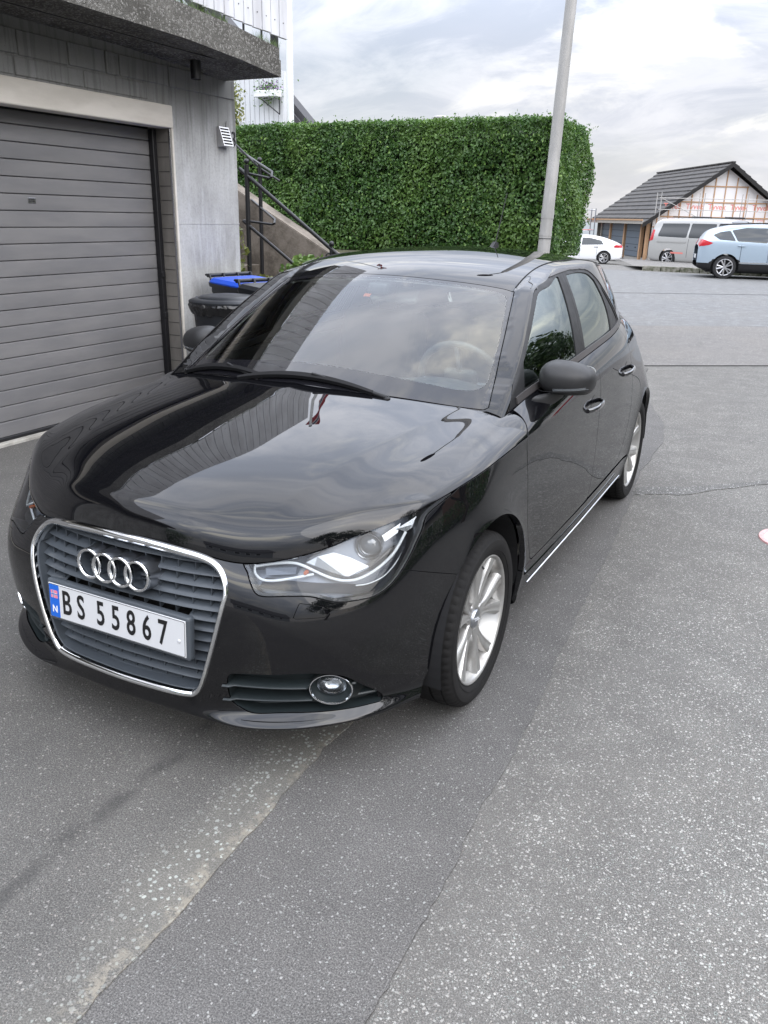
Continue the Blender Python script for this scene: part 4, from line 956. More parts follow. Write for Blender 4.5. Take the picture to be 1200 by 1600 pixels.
# ---- mirrors --------------------------------------------------------------------
def door_mirror(s):
    M_ = empty('wing_mirror'); M_.parent = DOORS[s] if False else CAR
    c = np.array([.860, .712, .992]); V = []; F = []; nu, nv = 40, 26
    for j in range(nv+1):
        v = -math.pi/2+math.pi*j/nv
        for i in range(nu):
            u = 2*math.pi*i/nu; cu, su, cv, sv = math.cos(u), math.sin(u), math.cos(v), math.sin(v)
            pw = lambda q, e: math.copysign(abs(q)**e, q)
            x = .098*pw(cv, .75)*pw(cu, .85); y = -.092*pw(cv, .8)*pw(su, .8); z = .064*pw(sv, .85)
            if y > .0: y = min(y, .050)            # flat rear face
            z += .010*(x/.1)*(-.6); z *= 1-.16*(x/.1) if z > 0 else 1
            z = max(z, -.050-.012*(x/.1)*0)
            y += -.016*(x/.1) if False else .030*(x/.1)*.9
            V.append((s*(c[0]+x), c[1]+y, c[2]+z))
    for j in range(nv):
        for i in range(nu): F.append((j*nu+i, j*nu+(i+1) % nu, (j+1)*nu+(i+1) % nu, (j+1)*nu+i))
    sh = smooth_by_angle(fix(pyobj('mirror_shell', V, F, M_MIRR, M_)), 50)
    # indicator strip wrapping the lower front
    pts = []
    for t in np.linspace(-.30, .90, 22):
        x = .098*t*.985; ys = -.092*max(0, 1-abs(t)**2.35)**.42*.985; pts.append((x, ys+.027*t-.0015, -.027+.006*t))
    V = []; F = []
    for x, y, z in pts: V += [(s*(c[0]+x), c[1]+y+.006, c[2]+z+.004), (s*(c[0]+x), c[1]+y-.001, c[2]+z+.004), (s*(c[0]+x), c[1]+y+.002, c[2]+z-.005), (s*(c[0]+x), c[1]+y+.008, c[2]+z-.005)]
    for i in range(len(pts)-1):
        for q in range(4): F.append((i*4+q, i*4+(q+1) % 4, i*4+4+(q+1) % 4, i*4+4+q))
    smooth_by_angle(fix(pyobj('indicator_strip', V, F, M_PROJ, M_)), 40)
    gp_ = [(s*(c[0]+.098*t), c[1]-.092*max(0, 1-abs(t)**2.35)**.42+.027*t-.0005, c[2]-.035+.004*t) for t in np.linspace(-.93, .96, 30)]; tube('shell_joint', gp_, .0013, M_SEAL, M_, 6)
    g = [(s*(c[0]+x*.084), c[1]+.0475+.030*x*.8, c[2]+z*.045) for x, z in rrect(1, 1, .45)]; fix(pyobj('mirror_glass', g+[(x, y+.003, z) for x, y, z in g], [tuple(range(len(g))), tuple(range(len(g), 2*len(g)))]+[(i, (i+1) % len(g), len(g)+(i+1) % len(g), len(g)+i) for i in range(len(g))], M_MGLASS, M_))
    # foot
    secs = [((.790, .590, .930), .052, .016), ((.806, .610, .926), .050, .022), ((.826, .650, .926), .042, .024), ((.842, .685, .940), .038, .022), ((.848, .70, .955), .04, .02)]
    V = []; F = []
    for (x, y, z), a, b_ in secs:
        for q in range(12):
            w = 2*math.pi*q/12; V.append((s*(x+.25*a*math.cos(w)), y+a*math.cos(w), z+b_*math.sin(w)))
    for i in range(len(secs)-1):
        for q in range(12): F.append((i*12+q, i*12+(q+1) % 12, i*12+12+(q+1) % 12, i*12+12+q))
    F += [tuple(range(12)), tuple(48+q for q in range(12))]; smooth_by_angle(fix(pyobj('mirror_foot', V, F, M_MIRR, M_)), 50)
door_mirror(1); door_mirror(-1)
# ---- door handles ---------------------------------------------------------------
def side_x(y, z): 
    if not hasattr(side_x, 'P'): side_x.P = S(np.linspace(u_at(y=.2), u_at(y=2.6), 160), np.linspace(2, 8, 90))
    P = side_x.P; r = P[:, 40, 1]; k = min(max(np.interp(y, r, np.arange(len(r))), 0), len(r)-1.001); i = int(k); f = k-i; return float(np.interp(z, P[i, :, 2], P[i, :, 0])*(1-f)+np.interp(z, P[i+1, :, 2], P[i+1, :, 0])*f)
for s in (1, -1):
    for yc, zh, d in ((1.205, .803, DOORS[s]), (1.895, .852, DOORS[s+.5])):
        V = []; F = []; K_ = 18
        for i in range(K_+1):
            t = -1+2*i/K_; y = yc+.104*t; out = .030*(1-abs(t)**3.2)+.002; hz_ = .0125*(1-.25*t*t); z = zh-.004*t*t+.006*t; x = side_x(y, z)
            for q in range(10):
                w = 2*math.pi*q/10; V.append((s*(x+out+.0075*math.cos(w)), y, z+hz_*math.sin(w)))
        for i in range(K_):
            for q in range(10): F.append((i*10+q, i*10+(q+1) % 10, i*10+10+(q+1) % 10, i*10+10+q))
        F += [tuple(range(10)), tuple(K_*10+q for q in range(10))]; smooth_by_angle(fix(pyobj('door_handle', V, F, M_PAINTH, d)), 50) if 'M_PAINTH' in globals() else None
        if 'M_PAINTH' not in globals():
            M_PAINTH = mat('handle_gloss', (.010, .010, .012), .06, spec=.9, coat=1, coat_rough=.04); smooth_by_angle(fix(pyobj('door_handle', V, F, M_PAINTH, d)), 50)
        rc = clip(S_pm(u_at(y=yc-.12), u_at(y=yc+.12), 8), sdf([(yc+.048*math.cos(w)+.010*math.sin(w), zh+.010+.030*math.sin(w)) for w in np.linspace(0, 2*math.pi, 28, endpoint=False)], [1, 2])); rc.V += rc.N*.0009; pm_obj('handle_recess', rc if s > 0 else flip(rc), M_DARKG, d, 0)
# ---- aerial -----------------------------------------------------------------------
AE = empty('roof_aerial'); AE.parent = CAR
az = Vector((0, 2.19, float(zc(2.19))))
prism('aerial_foot', [(2.13, az.z-.003), (2.24, az.z-.006), (2.225, az.z+.03), (2.195, az.z+.034)], 0, -.014, .014, M_TRIM, AE, .004)
tube('aerial_rod', [az+Vector((0, .015, .02)), az+Vector((0, .16, .29))], [.0035, .002], M_TRIM, AE, 8)
# ---- cabin ---------------------------------------------------------------------------
cab = empty('cabin'); cab.parent = CAR
lin = body
for pol in (FGL, RGL, QGL):
    g_ = sdf(pol, [1, 2]); lin = clip(lin, lambda V, g_=g_: np.where(isd(V), -g_(V)-.004, .02))
lin = clip(lin, lambda V: V[:, 2]-(belt(V[:, 1])-.03)); lin = clip(lin, lambda V: np.where(V[:, 1] < .9, .01-0*V[:, 0], .01)); lin = PM(lin.V-lin.N*.028, -lin.N, lin.Q[:, ::-1], lin.T[:, ::-1]); pm_obj('headlining', both(lin), M_HEADL, cab, 0)
dz = lambda y: np.interp(y, [.20, .34, .50, .72, .80], [.915, .93, .935, .915, .86])
V = []; F = []; ys_ = np.linspace(.20, .80, 13); xs_ = np.linspace(-.70, .70, 25)
for y in ys_:
    for x in xs_: V.append((x*(.86+.14*min((y-.2)/.3, 1)), y+.22*(x/.7)**2*.6, float(dz(y))-.05*(x/.7)**4+(.028*math.exp(-((x-.36)/.17)**2) if y > .45 else 0)))
for i in range(12):
    for j in range(24): F.append((i*25+j, i*25+j+1, i*25+26+j, i*25+25+j))
da = pyobj('dashboard', V, F, M_CABDK, cab); da.data.shade_smooth()
box('dashboard_front', (-.68, .78, .50), (.68, .86, .88), M_CABDK, cab, .03, 2)
box('cabin_floor', (-.70, .5, .27), (.70, 2.5, .30), M_CABDK, cab); box('bulkhead', (-.70, .30, .27), (.70, .34, .85), M_DARK, cab); box('boot_wall', (-.62, 2.45, .3), (.62, 2.5, .98), M_CABDK, cab)
for s in (1, -1):
    box('door_card', (s*.70-.02, .45, .30), (s*.70+.02, 2.3, .955), M_CABIN, cab, .015, 2); box('armrest', (min(s*.60, s*.69), .95, .68), (max(s*.60, s*.69), 1.35, .74), M_CABDK, cab, .02, 2)
def seat(x, y, w=.24, back=None):
    S_ = empty('seat'); S_.parent = cab
    mt = Matrix.Translation((x, y, 0)); box('seat_cushion', (-w, -.28, .42), (w, .24, .58), M_SEAT, S_, .05, 3, mt)
    mb = Matrix.Translation((x, y+.25, .52))@Matrix.Rotation(math.radians(-17), 4, 'X'); box('backrest', (-w, -.06, 0), (w, .08, .60), M_SEAT, S_, .055, 3, mb)
    box('headrest', (-.12, -.045, .66), (.12, .055, .84), M_SEAT, S_, .04, 3, mb)
    for q in (-.05, .05): tube('headrest_post', [mb@Vector((q, 0, .58)), mb@Vector((q, 0, .70))], .006, M_SATIN, S_, 8)
seat(.36, 1.18); seat(-.36, 1.18)
box('rear_bench', (-.62, 1.85, .40), (.62, 2.2, .60), M_SEAT, cab, .05, 3); box('rear_backrest', (-.62, 2.15, .5), (.62, 2.3, 1.05), M_SEAT, cab, .05, 3)
SW = empty('steering_wheel'); SW.parent = cab
swm = Matrix.Translation((.36, .90, .895))@Matrix.Rotation(math.radians(-66), 4, 'X')
tube('wheel_rim', [swm@Vector((.185*math.cos(w), .185*math.sin(w), 0)) for w in np.linspace(0, 2*math.pi, 40, endpoint=False)], .0145, M_CABDK, SW, 10, closed=True)
box('airbag_pad', (-.075, -.065, -.02), (.075, .06, .02), M_CABDK, SW, .02, 3, swm)
for a in (0, 180, 270): r_ = math.radians(a); tube('wheel_spoke', [swm@Vector((.05*math.cos(r_), .05*math.sin(r_), 0)), swm@Vector((.18*math.cos(r_), .18*math.sin(r_), 0))], .013, M_SATIN, SW, 8)
RM = empty('rear_view_mirror'); RM.parent = cab
box('mirror_housing', (-.115, -.018, -.034), (.115, .018, .034), M_HEADL, RM, .017, 4, Matrix.Translation((.02, .93, 1.235))@Matrix.Rotation(math.radians(-10), 4, 'X')); box('sensor_pod', (-.05, .80, 1.235), (.05, .90, 1.29), M_CABDK, RM, .02, 3); tube('mirror_stem', [(0, .87, 1.28), (.02, .92, 1.25)], .012, M_CABDK, RM, 8)
box('parking_sticker', (-.052, -.001, -.010), (-.022, .001, .010), mat('orange_sticker', (.75, .16, .05), .5), RM, 0, 1, Matrix.Translation((0, .785, 1.238))@Matrix.Rotation(math.radians(-58), 4, 'X'))
for s in (1, -1):
    vm = Matrix.Translation((s*.34, 1.10, 1.262))@Matrix.Rotation(math.radians(-14), 4, 'X'); box('sun_visor', (-.19, -.075, -.009), (.19, .075, .009), M_HEADL, cab, .008, 2, vm)
# chassis-number strip at the foot of the windscreen
box('number_strip', (.50, .395, .965), (.585, .409, .9665), M_DRL, cab)
# =====================================================================
# ground
# =====================================================================
def gz(x, y):
    """height of the street"""
    a = np.clip((y-27)/20, 0, 1); b = np.clip((y-52)/60, 0, 1)
    return -.70*a*a*(3-2*a)-9*b*b
def aggregate(t, b, base, chip, cut, sc, tint=.5, fine=1.0, crack=None):
    n = NB(t); o = n.obj(); 
    wv = n.map(o, (1, 1, 1))
    dist = n.noise(wv, 60, 2, .5, col=True); q = n.new('ShaderNodeVectorMath', operation='MULTIPLY_ADD'); n.link(dist, q.inputs[0]); q.inputs[1].default_value = (.009, .009, .004); n.link(wv, q.inputs[2]); v = q.outputs[0]
    d1 = n.voro(v, sc, out='Distance'); c1 = n.voro(v, sc, out='Color'); d2 = n.voro(v, sc*2.3); c2 = n.voro(v, sc*2.3, out='Color')
    r1 = n.sep(c1); r2 = n.sep(c2)
    e1 = n.m('MULTIPLY', n.rng(r1[0], cut, cut+.06), n.rng(n.m('SUBTRACT', d1, n.m('MULTIPLY', r1[1], .26)), .26, .16)); e2 = n.m('MULTIPLY', n.rng(r2[0], cut-.06, cut+.02), n.rng(n.m('SUBTRACT', d2, n.m('MULTIPLY', r2[1], .22)), .30, .20))
    chips = n.m('MAXIMUM', e1, e2)
    big = n.noise(o, .55, 5, .6); mid = n.noise(o, 4.5, 5, .65); fin = n.noise(o, 240, 4, .7)
    bc = n.mix(n.rng(mid, .3, .7), tuple(.82*c for c in base), tuple(1.16*c for c in base)); bc = n.mix(n.m('MULTIPLY', n.rng(big, .35, .7), .5), bc, tuple(c*k for c, k in zip(base, (1.25, 1.2, 1.12))))
    bc = n.mix(n.rng(fin, .35, .70), n.mix(.62, bc, (.018, .018, .019)), n.mix(.25, bc, (.34, .33, .31)))
    cc = n.mix(n.rng(r1[1], .3, 1), tuple(.55*c for c in chip), tuple(1.12*c for c in chip)); cc = n.mix(n.m('MULTIPLY', n.rng(r1[2], .7, .95), tint), cc, (.30, .36, .33)); cc = n.mix(n.m('MULTIPLY', n.rng(r2[2], .75, .95), tint*.8), cc, (.36, .30, .25))
    col = n.mix(n.m('MULTIPLY', chips, fine), bc, cc); n.link(col, b.inputs['Base Color']); b.inputs['Roughness'].default_value = .88
    h = n.m('ADD', n.m('MULTIPLY', n.rng(d1, .5, .05), .6), n.m('ADD', n.m('MULTIPLY', n.rng(d2, .5, .05), .3), n.m('MULTIPLY', fin, .35)))
    n.bump(h, .55, .004, b); b.inputs['Specular IOR Level'].default_value = .35
    return n, col
def road_dirt(t, b, *a):      # grime along the joint with the dark strip
    n, col = aggregate(t, b, *a); o = n.obj(); s = n.sep(o); x = n.m('ADD', s[0], n.m('MULTIPLY', n.m('SUBTRACT', n.noise(o, 1.6, 5, .6), .5), .9))
    f = n.m('MULTIPLY', n.rng(x, 1.95, 1.05), n.rng(n.noise(o, 5, 5, .65), .25, .6)); n.link(n.mix(n.m('MULTIPLY', f, .42), col, (.085, .08, .076)), b.inputs['Base Color'])
M_ROAD = mat('worn_aggregate_asphalt', (.16, .16, .155), .9, build=lambda t, b: road_dirt(t, b, (.162, .157, .147), (.39, .385, .36), .50, 140, .6))
M_FINE = mat('fine_asphalt', (.10, .10, .10), .9, build=lambda t, b: aggregate(t, b, (.118, .114, .112), (.30, .295, .285), .80, 150, .2, .8))
def _drive(t, b):
    n, col = aggregate(t, b, (.122, .119, .114), (.31, .30, .285), .80, 130, .6, .7); o = n.obj(); s = n.sep(o)
    w = n.noise(n.map(o, (1, .35, 1)), 3.2, 5, .6); x = n.m('ADD', s[0], n.m('MULTIPLY', n.m('SUBTRACT', w, .5), .20))
    tr = n.m('MULTIPLY', n.m('MULTIPLY', n.rng(x, .10, .145), n.rng(x, .20, .155)), n.rng(n.noise(o, 9, 4), .35, .6))
    worn = n.m('MULTIPLY', n.rng(x, .33, .47), n.rng(n.noise(n.map(o, (1, .5, 1)), 2.3, 5, .6), .34, .58)); mud = n.m('MULTIPLY', n.rng(s[0], .485, .535), n.rng(n.noise(o, 13, 5, .7), .42, .58))
    dv = n.noise(o, 55, 2, .5, col=True); q = n.new('ShaderNodeVectorMath', operation='MULTIPLY_ADD'); n.link(dv, q.inputs[0]); q.inputs[1].default_value = (.010, .010, .004); n.link(o, q.inputs[2])
    dd = n.voro(q.outputs[0], 78); rr = n.sep(n.voro(q.outputs[0], 78, out='Color')); chip = n.m('MULTIPLY', n.rng(rr[0], .52, .56), n.rng(n.m('SUBTRACT', dd, n.m('MULTIPLY', rr[1], .28)), .26, .16))
    c = n.mix(n.m('MULTIPLY', tr, .50), col, (.035, .035, .035)); c = n.mix(n.m('MULTIPLY', worn, .30), c, (.215, .205, .175)); c = n.mix(n.m('MULTIPLY', chip, n.m('MULTIPLY', worn, .95)), c, n.mix(rr[2], (.42, .44, .40), (.30, .32, .30)))
    sand = n.m('MULTIPLY', mud, n.rng(n.noise(o, 60, 4, .7), .38, .55)); c = n.mix(n.m('MULTIPLY', sand, .75), c, (.27, .245, .20)); n.link(c, b.inputs['Base Color'])
M_DRIVE = mat('driveway_asphalt', (.10, .10, .10), .9, build=_drive)
M_FAR = mat('far_blue_grey_asphalt', (.16, .17, .18), .9, build=lambda t, b: road_dirt(t, b, (.235, .246, .258), (.42, .43, .43), .7, 60, .2, .7))
M_BAND = mat('brown_grey_asphalt', (.13, .125, .12), .9, build=lambda t, b: aggregate(t, b, (.180, .172, .165), (.42, .40, .38), .72, 80, .2, .8))
M_CRACK = mat('tar_joint', (.025, .024, .023), .85)
def ragged(p, q, step=.03, amp=.012, seed=0):
    """polyline p->q with an irregular broken edge"""
    r = np.random.RandomState(seed); p = np.array(p, float); q = np.array(q, float); n_ = max(2, int(np.linalg.norm(q-p)/step)); d = (q-p)/np.linalg.norm(q-p); nn = np.array([-d[1], d[0]]); o = []; w = 0
    for i in range(n_): w = w*.8+r.normal()*amp*.5; o.append(p+(q-p)*i/n_+nn*(w if i else 0))
    return o
def path_ragged(pts, **k):
    o = []
    for i in range(len(pts)-1): o += ragged(pts[i], pts[i+1], seed=i+k.get('seed', 0)*31, step=k.get('step', .03), amp=k.get('amp', .012))
    o.append(np.array(pts[-1], float)); return o
def sheet(name, pts, z, m, thick=.004):
    bm = bmesh.new(); f = bm.faces.new([bm.verts.new((p[0], p[1], z)) for p in pts]); bmesh.ops.recalc_face_normals(bm, faces=[f])
    if f.normal.z < 0: f.normal_flip()
    bmesh.ops.triangulate(bm, faces=[f]); es = [e for e in bm.edges if len(e.link_faces) == 1]; r = bmesh.ops.extrude_edge_only(bm, edges=es)
    for v in [v for v in r['geom'] if isinstance(v, bmesh.types.BMVert)]: v.co.z -= thick+.002
    return tag(bm_obj(name, bm, m), kind='structure')
# street: one sheet to the horizon
ys = np.concatenate([np.arange(-40, 60, 2.0), np.arange(60, 130, 10), [200, 400, 900, 2500]]); xs = np.concatenate([[-2500, -700, -200, -80], np.arange(-40, 41, 8.0), [80, 200, 700, 2500]])
V = [(x, y, float(gz(x, y))) for y in ys for x in xs]; nx_ = len(xs); F = [(j*nx_+i, j*nx_+i+1, (j+1)*nx_+i+1, (j+1)*nx_+i) for j in range(len(ys)-1) for i in range(nx_-1)]
ST_ = tag(pyobj('street', V, F, M_ROAD), kind='structure')
# fine dark strip the car's left wheels stand on, driveway, brown band, grey-blue carriageway
seam_r = [(1.085, -6), (1.072, -1.3), (1.068, -1.0), (1.050, -.55), (1.045, -.2), (1.02, .25), (.975, .8), (.95, 1.4), (.865, 2.45), (.80, 3.1), (.81, 3.9), (.72, 4.5), (.54, 5.07), (.17, 6.2), (-.20, 7.15)]
sheet('asphalt_patch', path_ragged(seam_r, amp=.006)+[np.array(q) for q in ((-.3, 7.0), (.2, 3), (.2, 0), (.2, -6))], .004, M_FINE)
sheet('driveway', path_ragged([(.548, -6), (.552, -1.4), (.548, -.9), (.52, -.5), (.55, 0), (.52, 3), (.10, 7.2)], seed=9, amp=.005)+[np.array(q) for q in ((-.2, 7.2), (-1.5, 7.0), (-3.6, 7.0), (-3.6, -6))], .008, M_DRIVE)
off = lambda x: 7.362+.683*(x-.0)
sheet('asphalt_band', [(x, off(x)) for x in (-9, 14)]+[(14, off(14)+4.2), (-9, off(-9)+4.55)], .004, M_BAND); 
sheet('carriageway', [(-9, off(-9)+4.55), (14, off(14)+4.2), (14, 26.6), (-9, 26.6)], .0045, M_FAR)
for nm, a, c, w in (('road_joint', (-.6, off(-.6)), (14, off(14)), .022), ('road_joint', (-9, 13.3), (14, 27.5), .05)):
    a = np.array(a); c = np.array(c); d = (c-a)/np.linalg.norm(c-a); nn = np.array([-d[1], d[0]])*w/2; sheet(nm, [a-nn, c-nn, c+nn, a+nn], .0085, M_CRACK)
M_STAIN = mat('tarred_repair_strip', (.07, .07, .07), .9, build=lambda t, b: aggregate(t, b, (.118, .116, .112), (.38, .38, .365), .72, 95, .4))
a_ = path_ragged([(.84, 2.70), (1.10, 2.86), (1.5, 3.24), (2.6, 4.2)], seed=21, amp=.012); b_ = path_ragged([(2.6, 4.08), (1.5, 3.13), (1.15, 2.72), (.87, 2.55)], seed=22, amp=.012); sheet('repair_strip', a_+b_, .0042, M_STAIN)
# painted cover in the road
CV = empty('valve_cover', (1.755, 2.20, 0), 0, 'round pale pink painted valve cover set in the road at the right edge', 'manhole cover')
M_PINKC = mat('faded_pink_paint', (.62, .42, .40), .7, build=lambda t, b: (lambda n: n.link(n.mix(n.rng(n.noise(n.obj(), 40, 5, .7), .4, .6), (.62, .36, .35), (.48, .28, .27)), b.inputs['Base Color']))(NB(t)))
M_WHC = mat('chalky_white_paint', (.68, .65, .63), .8, build=lambda t, b: (lambda n: n.link(n.mix(n.rng(n.noise(n.obj(), 55, 5, .7), .35, .62), (.56, .50, .49), (.42, .38, .36)), b.inputs['Base Color']))(NB(t)))
M_REDC = mat('worn_red_paint', (.55, .07, .06), .7)
lathe('cover_rim', [(0, .176), (.009, .174), (.010, .150), (.006, .149)], (0, 0, 0), (0, 0, 1), M_PINKC, CV, 56); lathe('cover_plate', [(0, .149), (.0075, .149), (.0075, 0)], (0, 0, 0), (0, 0, 1), M_WHC, CV, 48)
for k_, (x, y, w, h) in enumerate(((-.105, .075, .05, .010), (-.118, .025, .03, .012), (-.10, -.035, .055, .009), (-.085, .05, .009, .04), (-.07, -.05, .009, .05))): box('red_mark', (x-w/2, y-h/2, .0074), (x+w/2, y+h/2, .0082), M_REDC, CV)
# water far below, seen as a bright strip if at all
M_SEA = mat('sea_water', (.05, .07, .08), .25); bm = bmesh.new(); 
sheet('sea', [(-4500, 130), (4500, 130), (4500, 4800), (-4500, 4800)], -8.2, M_SEA)
# small loose grit and leaves on the asphalt
V = []; F = []; r_ = np.random.RandomState(5)
for i in range(900):
    x = r_.uniform(-1.2, 3.2); y = r_.uniform(-1.9, 6); s_ = r_.uniform(.0012, .0032); z = .0095 if x < .55 else .0055 if x < 1.05 else .001; b0 = len(V); a = r_.uniform(0, 6.28)
    for k_ in range(3): V.append((x+s_*math.cos(a+2.09*k_), y+s_*math.sin(a+2.09*k_), z))
    V.append((x, y, z+s_*1.1)); F += [(b0, b0+1, b0+3), (b0+1, b0+2, b0+3), (b0+2, b0, b0+3)]
tag(pyobj('grit', V, F, mat('pale_grit', (.42, .40, .37), .8)), kind='stuff', label='scattered pale grit on the asphalt')
# =====================================================================
# garage building
# =====================================================================
def _conc(t, b, dark=1.0, stain=1.0):
    n = NB(t); o = n.obj(); s = n.sep(o); big = n.noise(n.map(o, (1, 1, .55)), 2.4, 6, .62); run = n.noise(n.map(o, (3.2, 3.2, .35)), 4, 5, .6); fin = n.noise(o, 70, 5, .65); por = n.voro(o, 38, out='Distance'); pr_ = n.sep(n.voro(o, 38, out='Color'))
    c = n.mix(n.rng(big, .32, .70), (.28, .28, .275), (.46, .463, .458)); c = n.mix(n.m('MULTIPLY', n.rng(run, .50, .66), .45), c, (.52, .53, .54)); c = n.mix(n.m('MULTIPLY', n.rng(fin, .42, .72), .35), c, (.20, .195, .185))
    up = n.m('ADD', s[2], n.m('MULTIPLY', n.m('SUBTRACT', big, .5), .55)); c = n.mix(n.m('MULTIPLY', n.rng(up, 2.08, 2.40), .80*stain), c, (.17, .17, .162))
    streak = n.m('MULTIPLY', n.rng(n.noise(n.map(o, (9, 9, .5)), 3, 4, .6), .50, .62), n.rng(s[2], 1.5, 2.5)); c = n.mix(n.m('MULTIPLY', streak, .45*stain), c, (.10, .10, .095))
    pit = n.m('MULTIPLY', n.rng(pr_[0], .80, .84), n.rng(por, .22, .10)); c = n.mix(n.m('MULTIPLY', pit, .8), c, (.04, .04, .04)); n.link(c, b.inputs['Base Color']); b.inputs['Roughness'].default_value = .88
    n.bump(n.m('SUBTRACT', n.m('ADD', n.m('MULTIPLY', fin, .4), n.m('MULTIPLY', big, .3)), pit), .5, .006, b)
M_CONC = mat('cast_concrete', (.3, .3, .3), .9, build=_conc)
def _slabm(t, b):
    n = NB(t); o = n.obj(); v = n.sep(n.voro(o, 85, out='Color')); d = n.voro(o, 85); big = n.noise(o, 3, 5, .65); fin = n.noise(o, 120, 4, .7)
    c = n.mix(n.rng(big, .35, .65), (.085, .080, .070), (.175, .168, .152)); c = n.mix(n.m('MULTIPLY', n.rng(v[0], .72, .8), .75), c, (.34, .33, .31)); c = n.mix(n.m('MULTIPLY', n.rng(fin, .45, .6), .6), c, (.045, .045, .04)); n.link(c, b.inputs['Base Color']); b.inputs['Roughness'].default_value = .95
    n.bump(n.m('ADD', n.m('MULTIPLY', n.rng(d, .5, 0), .6), fin), .9, .012, b)
M_SLAB = mat('weathered_exposed_aggregate', (.13, .13, .12), .95, build=_slabm)
M_LINT = mat('pale_cast_lintel', (.48, .46, .42), .85, build=lambda t, b: (lambda n: (n.link(n.mix(n.m('MULTIPLY', n.rng(n.noise(n.map(n.obj(), (1, .5, 2)), 3, 5, .6), .4, .7), .7), (.66, .62, .56), (.50, .465, .41)), b.inputs['Base Color']), n.bump(n.noise(n.obj(), 90, 4, .6), .3, .003, b)))(NB(t)))
M_DOOR = mat('grey_sectional_door', (.16, .16, .16), .42, spec=.5, build=lambda t, b: (lambda n: (n.link(n.mix(n.rng(n.noise(n.map(n.obj(), (1, .6, 3)), 2.5, 4, .6), .3, .7), (.155, .153, .157), (.195, .19, .19)), b.inputs['Base Color']), n.bump(n.noise(n.map(n.obj(), (1, .25, 1)), 190, 3, .6), .18, .0015, b), n.link(n.rng(n.noise(n.obj(), 6, 4), .3, .7, .36, .52), b.inputs['Roughness'])))(NB(t)))
M_JAMB = mat('bronze_grey_metal', (.16, .145, .13), .38, .35, build=lambda t, b: (lambda n: n.link(n.mix(n.rng(n.noise(n.map(n.obj(), (1, 1, .3)), 6, 4, .6), .3, .7), (.19, .178, .165), (.28, .262, .24)), b.inputs['Base Color']))(NB(t)))
M_STEEL = mat('polished_edge_strip', (.5, .5, .52), .22, 1); M_BLACK = mat('black_powder_coat', (.010, .010, .012), .38)
GB = empty('garage_building', (-3, 3.9, 0), 0, 'grey concrete garage with dark sectional door, beside the black car', 'garage')
def world_child(o, par):      # keep world coordinates although the parent empty stands elsewhere
    o.parent = par; o.matrix_parent_inverse = Matrix.Translation(-Vector(par.location)); return o
def gbox(name, lo, hi, m, bevel=0, seg=1, par=None): return world_child(box(name, lo, hi, m, None, bevel, seg), GB) if par is None else box(name, lo, hi, m, par, bevel, seg)
WALL = gbox('pier', (-3.55, 3.075, 0), (-2.993, 3.90, 2.62), M_CONC, .006)
gbox('side_wall', (-9, 3.60, 0), (-3.55, 3.895, 2.62), M_CONC); gbox('wall', (-3.5, -7, 2.305), (-2.996, 3.075, 2.64), M_CONC); gbox('wall', (-3.5, -7, 0), (-2.996, -2.4, 2.305), M_CONC); gbox('interior', (-9, -7, 0), (-3.3, 3.60, 2.62), M_DARK)
gbox('formwork_line', (-2.9935, 3.078, 1.452), (-2.9905, 3.899, 1.459), M_CONC)
# blockwork course under the slab: one block each
for i, (a, c) in enumerate([(-1.9, -1.3), (-1.29, -.66), (-.65, -.02), (-.01, .62), (.63, 1.24), (1.25, 1.70), (1.71, 2.10), (2.11, 2.43), (2.44, 2.56), (2.57, 3.07), (3.08, 3.89)]): gbox('block', (-3.02, a, 2.432+.004*(i % 2)), (-2.9865+.0025*(i % 3), c-.005, 2.572), M_CONC, .004)
for i, (a, c) in enumerate([(1.0, 1.66), (1.67, 2.22), (2.23, 2.84)]): gbox('block', (-3.02, a, 2.318), (-2.9885+.002*(i % 2), c-.005, 2.422), M_CONC, .004)
LN = gbox('lintel', (-3.10, -2.4, 2.142), (-2.968, 3.078, 2.302), M_LINT, .012, 3)
gbox('jamb_edge', (-3.01, 3.056, .02), (-2.972, 3.078, 2.142), M_LINT, .003); gbox('jamb_strip', (-3.004, 3.047, .03), (-2.985, 3.0555, 2.14), M_STEEL, .002)
gbox('door_jamb', (-3.30, 3.050, .03), (-3.006, 3.072, 2.142), M_JAMB)
gbox('guide_rail', (-3.168, 3.006, .05), (-3.120, 3.049, 2.135), M_BLACK, .004)
for k_ in range(20): gbox('jamb_groove', (-3.118, 3.0478, .05+k_*.105), (-3.008, 3.0502, .0535+k_*.105), M_BLACK)
for z in (.72, 1.04): gbox('rail_bracket', (-3.13, 3.0, z), (-3.105, 3.035, z+.045), M_BLACK, .004)
GD = world_child(empty('garage_door', (0, 0, 0)), GB) if False else None
p0 = .055; k_ = 0
while p0 < 2.13:      # sections, each a slat of its own with a rounded nose
    h_ = min(.1052, 2.14-p0); zz0, zz1 = p0+.0035, p0+h_-.0005; poly = [(-3.21, zz0), (-3.1745, zz0), (-3.1695, zz0+.0035), (-3.1690, zz0+.012), (-3.1700, zz1-.016), (-3.1712, zz1-.004), (-3.1750, zz1), (-3.21, zz1)]
    V = [(x, y, z) for y in (-2.4, 3.048) for x, z in poly]; n_ = len(poly); F = [tuple(range(n_)), tuple(range(n_, 2*n_))]+[(i, (i+1) % n_, n_+(i+1) % n_, n_+i) for i in range(n_)]
    world_child(smooth_by_angle(fix(pyobj('door_slat', V, F, M_DOOR)), 30), GB); p0 += .1052
gbox('door_seal', (-3.20, -2.4, .028), (-3.165, 3.048, .056), M_BLACK, .004); gbox('door_backing', (-3.24, -2.4, .03), (-3.205, 3.05, 2.16), M_BLACK)
NPL = gbox('name_plate', (-3.169, 1.805, 1.577), (-3.1665, 1.868, 1.612), M_STEEL, .0015, 2)
